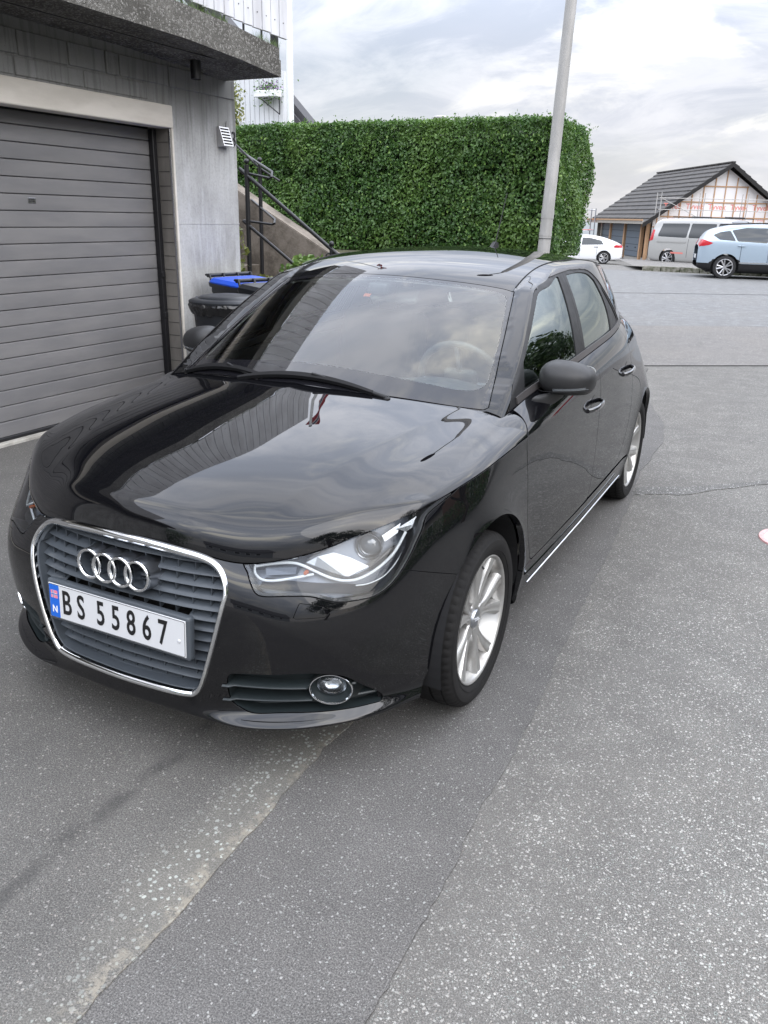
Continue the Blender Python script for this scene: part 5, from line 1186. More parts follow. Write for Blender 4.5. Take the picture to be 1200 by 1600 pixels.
for j, (y, z, w) in enumerate([(1.812, 1.598, .010), (1.826, 1.600, .012), (1.842, 1.598, .013), (1.812, 1.585, .013), (1.829, 1.587, .009), (1.842, 1.585, .014)]): gbox('plate_mark', (-3.1668, y, z), (-3.1660, y+w, z+.0085), M_BLACK)
M_THR = mat('pale_concrete_sill', (.42, .40, .36), .9, build=lambda t, b: (lambda n: (n.link(n.mix(n.rng(n.noise(n.obj(), 8, 6, .7), .35, .65), (.46, .44, .40), (.30, .285, .255)), b.inputs['Base Color']), n.bump(n.noise(n.obj(), 120, 4), .4, .003, b)))(NB(t)))
gbox('threshold', (-3.30, -2.4, -.02), (-3.115, 3.05, .030), M_THR, .006, 2)
# moss along the threshold
V = []; F = []; r_ = np.random.RandomState(8)
for i in range(500):
    y = r_.uniform(-1, 2.9); 
    if math.sin(y*7)+math.sin(y*3.1) < .5: continue
    x = -3.11+abs(r_.normal())*.012; h = r_.uniform(.003, .012); a = r_.uniform(0, 6.28); b0 = len(V); V += [(x, y, .008), (x+.004*math.cos(a), y+.004*math.sin(a), .008), (x+r_.normal()*.003, y+r_.normal()*.004, .008+h)]; F.append((b0, b0+1, b0+2))
M_MOSS = mat('moss', (.07, .09, .03), .9); tag(pyobj('moss', V, F, M_MOSS), kind='stuff', label='moss tufts along the garage threshold')
# terrace slab
sy = [-7, 1.5, 2.6, 3.2, 3.74]; sx_ = [-2.40, -2.40, -2.40, -2.405, -2.42]; sz = [2.66, 2.645, 2.632, 2.60, 2.558]
def slab_strip(name, z0, z1, xo, m):
    V = []; 
    for y, x, z in zip(sy, sx_, sz): V += [(x+xo, y, z+z0), (x+xo, y, z+z1), (-9, y, 2.60+z1 if z0 > 0 else 2.60+z1), (-9, y, 2.60)]
    n_ = len(sy); e = .16
    V[-4] = (sx_[-1]+xo, sy[-1], sz[-1]+z0); V[-1] = (-9, 4.1, 2.6); V[-2] = (-9, 4.1, 2.6+z1)
    F = []
    for i in range(n_-1):
        a = 4*i; F += [(a, a+1, a+5, a+4), (a+1, a+2, a+6, a+5), (a+3, a, a+4, a+7)]
    F += [(0, 1, 2, 3), (4*n_-4, 4*n_-3, 4*n_-2, 4*n_-1)]
    return world_child(fix(pyobj(name, V, F, m)), GB)
SLB = slab_strip('terrace_slab', 0, .118, 0, M_SLAB); SLC = slab_strip('terrace_kerb', .121, .205, -.012, M_SLAB)
gbox('drip_groove', (-2.60, -4, 2.601), (-2.585, 3.2, 2.606), M_BLACK)
CL = world_child(lathe('ceiling_lamp', [(0, 0), (0, .040), (-.128, .040), (-.130, .037), (-.118, .034), (-.10, .02), (-.10, 0)], (-2.77, 3.13, 2.607), (0, 0, 1), M_BLACK, None, 40), GB)
tag(CL, None) ; CL.parent = None; CL.matrix_parent_inverse = Matrix.Identity(4); tag(CL, 'black cylinder downlight fixed under the concrete terrace slab', 'lamp')
# vent and house number
VT = empty('wall_vent', (-2.993, 3.70, 2.135), 0, 'small silver louvred vent cowl on the concrete pier beside the house number', 'vent')
M_VENT = mat('brushed_vent_steel', (.55, .55, .56), .32, .9)
V = [(0, -.062, .078), (.020, -.062, .078), (.070, -.062, -.072), (0, -.062, -.078)]; V = V+[(x, -y, z) for x, y, z in V]; fix(pyobj('cowl', V, [(0, 1, 2, 3), (7, 6, 5, 4), (0, 1, 5, 4), (2, 3, 7, 6), (3, 0, 4, 7)], M_VENT, VT))
fix(pyobj('cowl_face_inner', [(.008, -.058, .07), (.008, .058, .07), (.052, .058, -.070), (.052, -.058, -.070)], [(0, 1, 2, 3)], M_DARK, VT))
for q in range(7):
    t = q/6; x = .021+.048*t; z = .070-.135*t; box('louvre', (-.006, -.060, -.0065), (.004, .060, .0065), M_VENT, VT, .0015, 1, Matrix.Translation((x, 0, z))@Matrix.Rotation(math.radians(-18), 4, 'Y'))
for y in (-.060, .060): tube('cowl_edge', [(.021, y, .076), (.069, y, -.07)], .0045, M_VENT, VT, 8)
HN = empty('house_number', (-2.988, 3.80, 2.125), 0, 'black wrought iron house number 53 on the pier behind the vent', 'number')
for ch, y in (('5', -.028), ('3', .052)): put_text('digit', ch, .17, mtx_axes((.004, y, 0), (0, 1, 0), (0, 0, 1), (1, 0, 0)), M_BLACK, HN, .003, (.80, 1), -.0025)
tube('bracket', [(.004, -.055, .07), (.012, -.06, .12), (.004, -.045, .135)], .003, M_BLACK, HN, 6)
# =====================================================================
# board fence on the terrace
# =====================================================================
M_BOARD = mat('white_painted_board', (.60, .61, .64), .6, build=lambda t, b: (lambda n: n.link(n.mix(n.rng(n.noise(n.map(n.obj(), (1, 1, .2)), 7, 5, .6), .35, .7), (.66, .67, .70), (.50, .50, .52)), b.inputs['Base Color']))(NB(t)))
FE = empty('terrace_fence', (-2.45, 3.87, 2.8), 0, 'white vertical board fence standing along the edge of the garage terrace', 'fence')
y = 3.87; r_ = np.random.RandomState(3)
while y > -4.6:
    w = .104; zb = 2.842+.042*(3.87-max(y, 1.5))/1.12*.9+(0 if y > 1.5 else 0); zb = min(zb, 2.90); o = box('board', (-2.462, y-w, zb+r_.uniform(-.003, .003)), (-2.440+r_.uniform(-.002, .002), y, 3.93), M_BOARD, None, .002); world_child(o, FE)
    world_child(box('nail_mark', (-2.4395, y-w*.6, zb+.10), (-2.4370, y-w*.6+.008, zb+.108), M_BLACK), FE) if y > -1 else None
    y -= w+.011
for z in (3.05, 3.72): world_child(box('rail', (-2.50, -4.6, z), (-2.464, 3.86, z+.07), M_BOARD), FE)
for y in np.arange(3.80, -4.5, -.92): world_child(box('post', (-2.535, y-.03, 2.70), (-2.50, y+.03, 3.90), M_BLACK), FE)
for y in np.arange(3.60, -4.5, -.23): world_child(box('baluster', (-2.505, y-.006, 2.72), (-2.493, y+.006, 3.05), M_BLACK), FE)
# =====================================================================
# foliage helpers
# =====================================================================
def leaf_mat(name, dark, light, hi, sss=0):
    def f(t, b):
        n = NB(t); g = n.new('ShaderNodeNewGeometry'); r = g.outputs['Random Per Island']; o = n.obj(); c = n.noise(o, 1.6, 3, .5)
        k = n.mix(n.rng(r, 0, 1, smooth=False), dark, light); k = n.mix(n.m('MULTIPLY', n.rng(r, .90, 1), .9), k, hi); k = n.mix(n.m('MULTIPLY', n.rng(c, .40, .7), .35), k, hi); n.link(k, b.inputs['Base Color'])
        b.inputs['Roughness'].default_value = .42; b.inputs['Specular IOR Level'].default_value = .45
        tr = n.new('ShaderNodeBsdfTranslucent'); n.link(k, tr.inputs[0]); mx = n.new('ShaderNodeMixShader'); mx.inputs[0].default_value = .30; out = t.nodes['Material Output']; n.link(b.outputs[0], mx.inputs[1]); n.link(tr.outputs[0], mx.inputs[2]); n.link(mx.outputs[0], out.inputs[0])
    return mat(name, light, .5, build=f)
def leaves(name, P, D, size, m, parent=None, seed=0, ar=.55):
    """P leaf centres, D preferred facing; each leaf is a folded quad pair"""
    r = np.random.RandomState(seed); n = len(P); D = D+r.normal(size=(n, 3))*.75; D /= np.linalg.norm(D, axis=1, keepdims=True)
    U = r.normal(size=(n, 3)); U[:, 2] -= .4; U -= D*(U*D).sum(1, keepdims=True); U /= np.linalg.norm(U, axis=1, keepdims=True); W_ = np.cross(D, U); s = (size*r.uniform(.6, 1.25, n))[:, None]
    a = P-U*s*.5; c = P+U*s*.5; l = P-W_*s*ar*.5+D*s*.10; q = P+W_*s*ar*.5+D*s*.10; V = np.stack([a, l, c, q], 1).reshape(-1, 3)
    me = bpy.data.meshes.new(name); me.vertices.add(4*n); me.vertices.foreach_set('co', V.astype(np.float32).ravel()); i = np.arange(n)*4; T = np.stack([i, i+3, i+2, i, i+2, i+1], 1).ravel()
    me.loops.add(6*n); me.loops.foreach_set('vertex_index', T.astype(np.int32)); me.polygons.add(2*n); me.polygons.foreach_set('loop_start', (np.arange(2*n)*3).astype(np.int32)); me.polygons.foreach_set('loop_total', np.full(2*n, 3, np.int32)); me.update(); me.validate()
    return link(name, me, m, parent)
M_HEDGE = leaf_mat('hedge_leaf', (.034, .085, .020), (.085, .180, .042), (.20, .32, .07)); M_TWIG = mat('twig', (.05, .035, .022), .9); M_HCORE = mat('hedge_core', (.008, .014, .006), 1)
M_TREE = leaf_mat('tree_leaf', (.014, .034, .010), (.040, .075, .022), (.09, .13, .03)); M_BARK = mat('bark', (.07, .055, .04), .9)
M_LEAFY = leaf_mat('bright_leaf', (.05, .11, .02), (.12, .22, .05), (.28, .34, .08)); M_YELL = leaf_mat('yellow_green_leaf', (.08, .10, .02), (.20, .22, .06), (.34, .30, .10))
def pn(x, y, z, f):      # cheap smooth pseudo noise
    return np.sin(x*f*1.7+np.sin(y*f*1.3)*1.7)*np.cos(z*f*1.9+np.sin(x*f*.9))*.5+np.sin(y*f*2.3+z*f*1.1+1.3)*.5
# hedge ---------------------------------------------------------------
HX0, HX1, HY0, HY1, HZ0, HZ1 = -8.6, -1.52, 8.42, 10.0, 1.08, 2.74
HG = empty('clipped_hedge', (-5, 9.2, HZ0), 0, 'tall dense clipped green hedge with flat top behind the black car', 'hedge')
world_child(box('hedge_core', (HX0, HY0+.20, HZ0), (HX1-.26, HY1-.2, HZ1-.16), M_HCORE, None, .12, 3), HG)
def shell_pts(n, r):
    A = [('f', (HX1-HX0)*(HZ1-HZ0)), ('t', (HX1-HX0)*(HY1-HY0)*.6), ('e', (HY1-HY0)*(HZ1-HZ0)*1.3), ('b', (HX1-HX0)*(HZ1-HZ0)*.12)]; tot = sum(a for _, a in A); P = []; N = []
    for k, a in A:
        m = int(n*a/tot); u = r.uniform(size=m); v = r.uniform(size=m); d = np.abs(r.normal(size=m))*.075
        if k == 'f': x = HX0+(HX1-HX0)*u; z = HZ0+(HZ1-HZ0)*v; y = HY0+.045*pn(x, 0*x, z, 2.2)+.035*pn(x, 0*x, z, 6)+d+.16*np.clip(-pn(x, .3+0*x, z, 9.5)-.45, 0, 1)+.10*np.clip(-pn(x+3, 0*x, z, 3.1)-.55, 0, 1); nn = np.array([0, -1, .25])
        elif k == 'b': x = HX0+(HX1-HX0)*u; z = HZ0+(HZ1-HZ0)*v; y = HY1-d; nn = np.array([0, 1, .25])
        elif k == 't': x = HX0+(HX1-HX0)*u; y = HY0+(HY1-HY0)*v; z = HZ1+.018*pn(x, y, 0*x, 2.5)+.02*pn(x, y, 0*x, 7)-d+.015; nn = np.array([0, -.2, 1])
        else: y = HY0+(HY1-HY0)*u; z = HZ0+(HZ1-HZ0)*v; bul = .13*np.sin(np.pi*np.clip((z-HZ0)/(HZ1-HZ0)*.85+.12, 0, 1)); x = HX1+bul+.06*pn(0*y, y, z, 3)-d-.05; nn = np.array([1, -.3, .25])
        # rounded corners at the end of the hedge
        p = np.stack([x, y, z], 1)
        if k in 'ft': 
            e = np.clip((p[:, 0]-(HX1-.35))/.45, 0, 1); p[:, 1 if k == 'f' else 2] += (.22 if k == 'f' else -.16)*e**2; p[:, 0] += .10*np.sin(np.pi*np.clip((p[:, 2]-HZ0)/(HZ1-HZ0), 0, 1))*e
        P.append(p); N.append(np.tile(nn, (m, 1)))
    return np.concatenate(P), np.concatenate(N)
P, N = shell_pts(105000, np.random.RandomState(2)); o = leaves('foliage', P, N, .052, M_HEDGE, None, 3); world_child(o, HG)
# shoots sticking out of the top and the right end
r_ = np.random.RandomState(17); SP = []; SN = []
for i in range(420):
    if i < 200: base = np.array([r_.uniform(HX0, HX1), r_.uniform(HY0, HY0+.7), HZ1]); d = np.array([r_.normal()*.3, r_.normal()*.2, 1.])
    else: base = np.array([HX1+.03, r_.uniform(HY0, HY1), r_.uniform(HZ0+.3, HZ1)]); d = np.array([1., r_.normal()*.3, .5+r_.normal()*.3])
    d /= np.linalg.norm(d); L_ = r_.uniform(.02, .09)
    for k_ in range(6): SP.append(base+d*L_*k_/5+r_.normal(size=3)*.012); SN.append(d*.3+r_.normal(size=3)*.5)
world_child(leaves('shoots', np.array(SP), np.array(SN), .04, M_HEDGE, None, 4), HG)
V = []; F = []
for i in range(170):
    x = r_.uniform(HX0, HX1-.1); y = HY0+r_.uniform(.12, .35); p = Vector((x, y, HZ0-.05)); q = p+Vector((r_.normal()*.15, r_.normal()*.1-.05, r_.uniform(.25, .45))); v, f = tube_vf([p, q], [.008, .004], 5, False); b0 = len(V); V += v; F += [tuple(b0+j for j in g) for g in f]
world_child(pyobj('stems', V, F, M_TWIG), HG)
# terrace / retaining wall / stairs ------------------------------------
M_TERR = mat('soil_and_grass', (.05, .05, .03), 1, build=lambda t, b: (lambda n: n.link(n.mix(n.rng(n.noise(n.obj(), 12, 6, .7), .35, .65), (.045, .035, .022), (.07, .08, .035)), b.inputs['Base Color']))(NB(t)))
M_CHEEK = mat('brown_stained_concrete', (.16, .14, .115), .95, build=lambda t, b: (lambda n: (n.link(n.mix(n.rng(n.noise(n.obj(), 4, 7, .7), .35, .65), (.10, .085, .068), (.22, .19, .16)), b.inputs['Base Color']), n.bump(n.noise(n.obj(), 45, 6, .65), .6, .012, b)))(NB(t)))
tag(prism('terrace_ground', [(-9.5, 5.62), (-1.80, 5.62), (-1.80, 10.1), (-9.5, 10.1)], 2, -.02, 1.075, M_TERR), kind='structure')
RWL = tag(prism('retaining_wall', [(-1.72, -.02), (-1.72, 1.13), (-2.96, 1.165), (-3.80, 1.60), (-4.5, 1.98), (-5.4, 2.4), (-5.4, -.02)], 1, 5.40, 5.615, M_CHEEK, None, .008), 'brown stained concrete wall sloping down beside the garden steps', 'wall')
box('coping', (-9, 10.1, -.02), (-1.75, 10.25, 1.1), M_CHEEK, RWL)
STP = empty('garden_steps', (-3.2, 4.7, 0), 0, 'grey concrete garden steps climbing between the garage and the hedge', 'steps')
for i in range(11): world_child(box('step', (-5.4, 3.92, i*.17), (-2.55-i*.26, 5.395, (i+1)*.17), M_CHEEK, None, .008, 1), STP)
RL_ = empty('handrail', (-3.5, 4.8, 0), 0, 'black tubular handrail with ball finials on the garden steps', 'railing')
def rail(nm, pts, r): return world_child(tube(nm, pts, r, M_BLACK, None, 10), RL_)
Y8, Y9 = 4.80, 5.22
rail('rail_post', [(-3.555, Y8, .5), (-3.552, Y8, 1.99)], .024); rail('rail_post', [(-3.70, Y9, .5), (-3.69, Y9, 2.03)], .021); rail('rail_post', [(-2.585, Y8, .0), (-2.585, Y8, 1.24)], .022)
for p in ((-3.552, Y8, 2.02), (-3.69, Y9, 2.06), (-2.585, Y8, 1.285)): world_child(lathe('ball_finial', [(.026*math.cos(a), .026*math.sin(a)) for a in np.linspace(0, math.pi, 9)], p, (0, 0, 1), M_BLACK, None, 16), RL_)
rail('top_rail', [(-3.64, Y8, 1.955), (-2.572, Y8, 1.225), (-2.1, Y8, .90)], .019); rail('lower_rail', [(-3.615, Y8, 1.471), (-2.998, Y8, 1.067), (-2.4, Y8, .67)], .016)
rail('return_loop', [(-3.62, Y8, 1.925), (-3.30, Y8+.02, 1.87), (-3.28, Y8+.03, 1.875), (-3.32, Y8+.10, 1.93), (-4.15, Y9+.3, 2.17)], .012)
rail('middle_loop', [(-3.60, Y8, 1.472), (-3.28, Y8+.02, 1.445), (-3.26, Y8+.03, 1.452), (-3.30, Y8+.1, 1.49), (-3.95, Y9+.2, 1.68)], .012)
rail('scroll', [(-2.62+.045*math.cos(a)*(1-a/9), Y8, 1.16+.045*math.sin(a)*(1-a/9)) for a in np.linspace(-.5, 5.5, 18)], .006); rail('upper_rail', [(-4.3, Y9, 2.45), (-3.69, Y9, 1.98), (-3.45, Y9, 1.86)], .011)
def bush(name, c, rad, n, m, label, cat, size=.08, seed=0, group=None, flat=1.0, stems=8):
    r = np.random.RandomState(seed); d = r.normal(size=(n, 3)); d /= np.linalg.norm(d, axis=1, keepdims=True); rr = r.uniform(.35, 1, n)**.5; k = 1+.22*pn(d[:, 0], d[:, 1], d[:, 2], 3.1)
    P = np.array(c)+d*(rr*k)[:, None]*np.array(rad); E_ = empty(name, (c[0], c[1], c[2]-rad[2]), 0, label, cat, group); world_child(leaves('foliage', P, d*.6+np.array([0, -.2, .6]), size, m, None, seed+1, .7), E_)
    V = []; F = []
    for i in range(stems):
        a = r.uniform(0, 6.28); p = Vector((c[0], c[1], c[2]-rad[2])); q = Vector((c[0]+rad[0]*.6*math.cos(a), c[1]+rad[1]*.6*math.sin(a), c[2]+rad[2]*.4*r.uniform(0, 1))); v, f = tube_vf([p, p.lerp(q, .5)+Vector((0, 0, .05)), q], [.012, .008, .004], 5, False); b0 = len(V); V += v; F += [tuple(b0+j for j in g) for g in f]
    world_child(pyobj('stems', V, F, M_TWIG), E_); return E_
bush('leafy_shrub', (-2.78, 4.72, .98), (.30, .25, .20), 620, M_LEAFY, 'low shrub with bright green leaves at the foot of the garden steps', 'shrub', .075, 40)
bush('leafy_shrub', (-3.45, 4.35, 1.15), (.14, .2, .45), 260, M_YELL, 'yellow green shrub squeezed between the garage pier and the handrail', 'shrub', .07, 41)
bush('leafy_shrub', (-7.75, 9.6, 3.1), (.62, .5, .78), 3400, M_YELL, 'loose yellow green bush rising above the left end of the hedge', 'shrub', .06, 42)
bush('leafy_shrub', (-3.35, 4.75, .85), (.2, .2, .12), 160, M_YELL, 'small dry leafed plant beside the rail posts', 'plant', .06, 43)
# grass on the slab edge
V = []; F = []; r_ = np.random.RandomState(31)
for i in range(2600):
    y = r_.uniform(.2, 3.75); 
    if math.sin(y*5.3)+math.sin(y*11)*.7 < -.35: continue
    x = -2.43-abs(r_.normal())*.04; z = 2.55+.2+.012*(3.74-y)*4*.3; z = np.interp(y, sy, sz)+.204; h = r_.uniform(.02, .075); l = r_.normal()*.025; l2 = r_.normal()*.02+.008; b0 = len(V); V += [(x, y-.0015, z), (x, y+.0015, z), (x+l2, y+l, z+h)]; F.append((b0, b0+1, b0+2))
tag(pyobj('grass', V, F, mat('grass_blade', (.11, .17, .05), .7)), kind='stuff', label='thin grass growing along the terrace edge')
# =====================================================================
# lamp post, flagpole, distant lamp
# =====================================================================
M_GALV = mat('galvanised_steel', (.36, .36, .35), .55, .25, build=lambda t, b: (lambda n: (n.link(n.mix(n.rng(n.noise(n.map(n.obj(), (1, 1, .3)), 9, 5, .6), .35, .7), (.33, .325, .315), (.43, .42, .41)), b.inputs['Base Color'])))(NB(t)))
LP = empty('street_lamp', (-1.487, 8.0, 0), 0, 'leaning grey steel lamp post standing in front of the right end of the hedge', 'lamp post')
top_ = Vector((.185, 0, 6.3)); pt = lambda z: top_*(z/6.3)
tube('pole', [pt(-.02), pt(1.5), pt(6.3)], [.078, .074, .052], M_GALV, LP, 28); 
for z, h_ in ((1.56, .10), (1.36, .035)): tube('pole_band', [pt(z), pt(z+h_)], .0775, M_GALV, LP, 28)
tube('tie_wire', [pt(2.62)+Vector((.066*math.cos(a), .066*math.sin(a), .012*math.sin(a))) for a in np.linspace(0, 6.28, 24, endpoint=False)], .003, M_BLACK, LP, 6, closed=True); tube('tie_wire', [pt(1.33)+Vector((.078*math.cos(a), .078*math.sin(a), 0)) for a in np.linspace(0, 6.28, 24, endpoint=False)], .004, M_BLACK, LP, 6, closed=True)
tube('lamp_arm', [pt(6.28), pt(6.5)+Vector((.02, -.10, 0)), Vector((.22, -.45, 6.85)), Vector((.24, -.75, 6.92))], .028, M_GALV, LP, 12)
bm = bmesh.new(); bmesh.ops.create_uvsphere(bm, u_segments=24, v_segments=14, radius=1)
for v in bm.verts: v.co = Vector((.25+v.co.x*.14, -1.0+v.co.y*.34, 6.93+(v.co.z*.085 if v.co.z > 0 else v.co.z*.05)))
bm_obj('lamp_head', bm, M_TRIM, LP, True)
FP = empty('flagpole', (-6.67, 10.36, 1.05), 0, 'tall white flagpole behind the hedge', 'flagpole')
M_WPOLE = mat('white_pole_paint', (.74, .76, .76), .3); tube('pole', [(0, 0, 0), (0, 0, 8.3)], [.062, .045], M_WPOLE, FP, 20); lathe('ball_finial', [(.06*math.cos(a), .06*math.sin(a)) for a in np.linspace(0, math.pi, 9)], (0, 0, 8.36), (0, 0, 1), M_BLACK, FP, 16)
tube('halyard', [(.07, -.03, .4), (.055, -.03, 8.2)], .004, M_WPOLE, FP, 5)
def pennant(name, m, w0, w1, parent=None):
    V = []; F = []; n_ = 26
    for i in range(n_+1):
        t = i/n_; z = 8.25-2.2*t; wx = .42*t**.8; wd = .34*(1-.85*t)
        for k_, e in enumerate((w0, w1)): V.append((.06+wx+wd*e+.05*math.sin(9*t+e*3), .08*math.sin(7*t+2*e), z+.06*math.sin(11*t)*e))
    F = [(2*i, 2*i+1, 2*i+3, 2*i+2) for i in range(n_)]; o = pyobj(name, V, F, m, parent); o.data.shade_smooth(); return o
PN = empty('pennant', (-6.67, 10.36, 1.05), 0, 'long narrow red and navy pennant hanging from the flagpole', 'flag')
mred = mat('pennant_red', (.30, .015, .02), .8); mnav = mat('pennant_navy', (.012, .02, .07), .8); pennant('stripe', mred, -.5, -.12, PN); pennant('stripe', M_WHITE, -.12, -.06, PN); pennant('stripe', mnav, -.06, .10, PN); pennant('stripe', M_WHITE, .10, .16, PN); pennant('stripe', mred, .16, .5, PN)
DL = empty('street_lamp', (-10.45, 24.0, -.8), 0, 'distant street lamp with curved head just above the hedge top', 'lamp post')
tube('pole', [(0, 0, 0), (0, 0, 4.9), (.10, 0, 5.15), (.32, 0, 5.28)], .045, M_GALV, DL, 8); bm = bmesh.new(); bmesh.ops.create_uvsphere(bm, u_segments=12, v_segments=8, radius=1)
for v in bm.verts: v.co = Vector((.48+v.co.x*.26, v.co.y*.11, 5.31+v.co.z*.07))
bm_obj('lamp_head', bm, M_GALV, DL, True)
# =====================================================================
# bins
# =====================================================================
def _bin(t, b): n = NB(t); n.bump(n.noise(n.obj(), 40, 3), .25, .003, b)
M_BIN = mat('black_bin_plastic', (.014, .016, .020), .42, build=_bin); M_BLUE = mat('blue_bin_lid', (.012, .085, .62), .38); M_STRAP = mat('copper_strap', (.34, .15, .085), .5); M_BAG = mat('black_bag_film', (.012, .012, .013), .22)
def wheelie(x, y, rz, lidm, label, H_=1.02):
    B = empty('wheelie_bin', (x, y, .008), rz, label, 'bin', 'wheelie bins by the garage pier'); V = []; F = []
    rings = [(.03, .19, .20), (.5, .215, .235), (.86*H_, .235, .27), (.90*H_, .255, .29), (.94*H_, .255, .29)]
    for z, a, c in rings:
        for px, py in rrect(a, c, .05, 4): V.append((px, py, z))
    n_ = 20
    for i in range(len(rings)-1):
        for k_ in range(n_): F.append((i*n_+k_, i*n_+(k_+1) % n_, (i+1)*n_+(k_+1) % n_, (i+1)*n_+k_))
    F += [tuple(range(n_)), tuple((len(rings)-1)*n_+k_ for k_ in range(n_))]; smooth_by_angle(fix(pyobj('bin_body', V, F, M_BIN, B)), 40)
    V = []; F = []; lr = [(.935*H_, .262, .300), (.965*H_, .265, .303), (.992*H_, .245, .282), (1.0*H_, .19, .23), (1.0*H_, .01, .01)]
    for z, a, c in lr:
        for px, py in rrect(a, c, min(.05, a*.9), 4): V.append((px, py, z+(.020*(py/.3))))
    for i in range(len(lr)-1):
        for k_ in range(n_): F.append((i*n_+k_, i*n_+(k_+1) % n_, (i+1)*n_+(k_+1) % n_, (i+1)*n_+k_))
    smooth_by_angle(fix(pyobj('lid', V, F, lidm, B)), 40)
    lip = smooth_by_angle(fix(pyobj('lid_rim', [v for z, a in ((.925*H_, .268), (.955*H_, .272)) for v in [(px, py, z+.02*(py/.3)) for px, py in rrect(a, a+.038, .055, 4)]], [(k_, (k_+1) % n_, n_+(k_+1) % n_, n_+k_) for k_ in range(n_)], M_BIN, B)), 40)
    tube('handle_bar', [(-.235, .325, 1.0*H_+.025), (.235, .325, 1.0*H_+.025)], .016, M_BIN, B, 10)
    for px in (-.235, -.08, .08, .235): tube('handle_bracket', [(px, .27, .95*H_), (px, .30, 1.0*H_+.035), (px, .345, 1.0*H_+.03)], .010, M_BIN, B, 8)
    for px in (-.23, .23): lathe('bin_wheel', [(-.03, 0), (-.03, .09), (-.02, .10), (.02, .10), (.03, .09), (.03, 0)], (px, .22, .10), (1, 0, 0), M_BIN, B, 24)
wheelie(-2.52, 3.46, math.radians(80), M_BLUE, 'black wheelie bin with bright blue lid standing against the garage pier')
wheelie(-1.98, 3.12, math.radians(76), M_BIN, 'black wheelie bin with black lid in front of the blue lidded one')
RB = empty('round_bin', (-2.24, 2.72, .05), 0, 'round black bin with copper strap and bin bag, nearest the garage door', 'bin', 'wheelie bins by the garage pier')
V = []; F = []; n_ = 72; pr_ = [(0, .19), (.45, .225), (.76, .252), (.80, .262), (.862, .264)]
for z, r in pr_:
    for k_ in range(n_): a = 2*math.pi*k_/n_; rr = r*(1+.008*math.cos(36*a)*(z < .8)); V.append((rr*math.cos(a), rr*math.sin(a), z))
for i in range(len(pr_)-1):
    for k_ in range(n_): F.append((i*n_+k_, i*n_+(k_+1) % n_, (i+1)*n_+(k_+1) % n_, (i+1)*n_+k_))
smooth_by_angle(pyobj('bin_body', V, F, M_BIN, RB), 50)
lathe('lid', [(.872, .290), (.885, .292), (.895, .275), (.905, .24), (.903, .225), (.915, .21), (.925, .15), (.922, .13), (.93, .08), (.93, 0)], (0, 0, 0), (0, 0, 1), M_BIN, RB, 56, ang=30)
V = []; F = []; r_ = np.random.RandomState(4); n_ = 90
for z0, rr in ((.875, .288), (.855, .298), (.825, .286), (.795, .275)):
    for k_ in range(n_): a = 2*math.pi*k_/n_; V.append(((rr+r_.normal()*.003)*math.cos(a), (rr+r_.normal()*.003)*math.sin(a), z0+r_.normal()*.005*(z0 < .86)))
for i in range(3):
    for k_ in range(n_): F.append((i*n_+k_, i*n_+(k_+1) % n_, (i+1)*n_+(k_+1) % n_, (i+1)*n_+k_))
pyobj('bag_collar', V, F, M_BAG, RB)
lathe('strap', [(.640, .2445), (.668, .2475), (.668, .2505), (.640, .2475)], (0, 0, 0), (0, .05, 1), M_STRAP, RB, 60, closed=True)
tube('side_handle', [(-.25, .10, .86), (-.30, .10, .885), (-.32, .02, .885), (-.30, -.04, .87)], .010, M_BIN, RB, 8)
# =====================================================================
# house up on the left
# =====================================================================
HS = empty('white_house', (-9, 15, 1), 0, 'white board clad house with dark sloping roof above the hedge on the left', 'house')
M_CLAD = mat('white_cladding', (.58, .60, .62), .6); M_ROOFD = mat('dark_roof', (.05, .05, .055), .7)
def hpart(o): return world_child(o, HS)
ywall = 13.2
hpart(box('wall', (-14, 13.26, 1.0), (-8.72, 13.5, 4.25), M_CLAD))
for i in range(26): hpart(box('board', (-8.73-.118*(i+1)+.010, 13.235, 1.2), (-8.73-.118*i, 13.262, 4.25), M_CLAD, None, .003))
hpart(prism('roof', [(-11.7, 6.35), (-8.05, 2.86), (-7.95, 2.98), (-11.6, 6.55)], 1, 13.56, 13.9, M_ROOFD)); hpart(prism('gable_wall', [(-11.4, 1.0), (-8.4, 1.0), (-8.4, 3.1), (-11.4, 5.9)], 1, 13.66, 13.85, mat('grey_gable_cladding', (.12, .12, .125), .7)))
hpart(prism('barge_board', [(-11.7, 6.10), (-8.12, 2.72), (-8.00, 2.90), (-11.6, 6.33)], 1, 13.44, 13.5, M_ROOFD))
FBX = empty('flower_box', (-9.0, 13.1, 3.86), 0, 'flower box with purple blooms on the white house wall', 'planter')
box('trough', (-.27, -.12, -.10), (.27, .10, .02), M_WPOLE, FBX, .01); leaves('flowers', np.random.RandomState(1).normal(size=(60, 3))*[.15, .06, .06]+[0, 0, .08], np.tile([0, -1, .4], (60, 1)), .055, mat('purple_petal', (.22, .08, .30), .6), FBX, 5); leaves('foliage', np.random.RandomState(2).normal(size=(420, 3))*[.17, .07, .11]+[0, 0, .02], np.tile([0, -1, .4], (420, 1)), .05, M_HEDGE, FBX, 6)
tube('bracket', [(-.2, 0, -.1), (.28, 0, -.42)], .012, M_BLACK, FBX, 6); tube('bracket', [(.28, .0, -.1), (.28, 0, -.42)], .012, M_BLACK, FBX, 6)
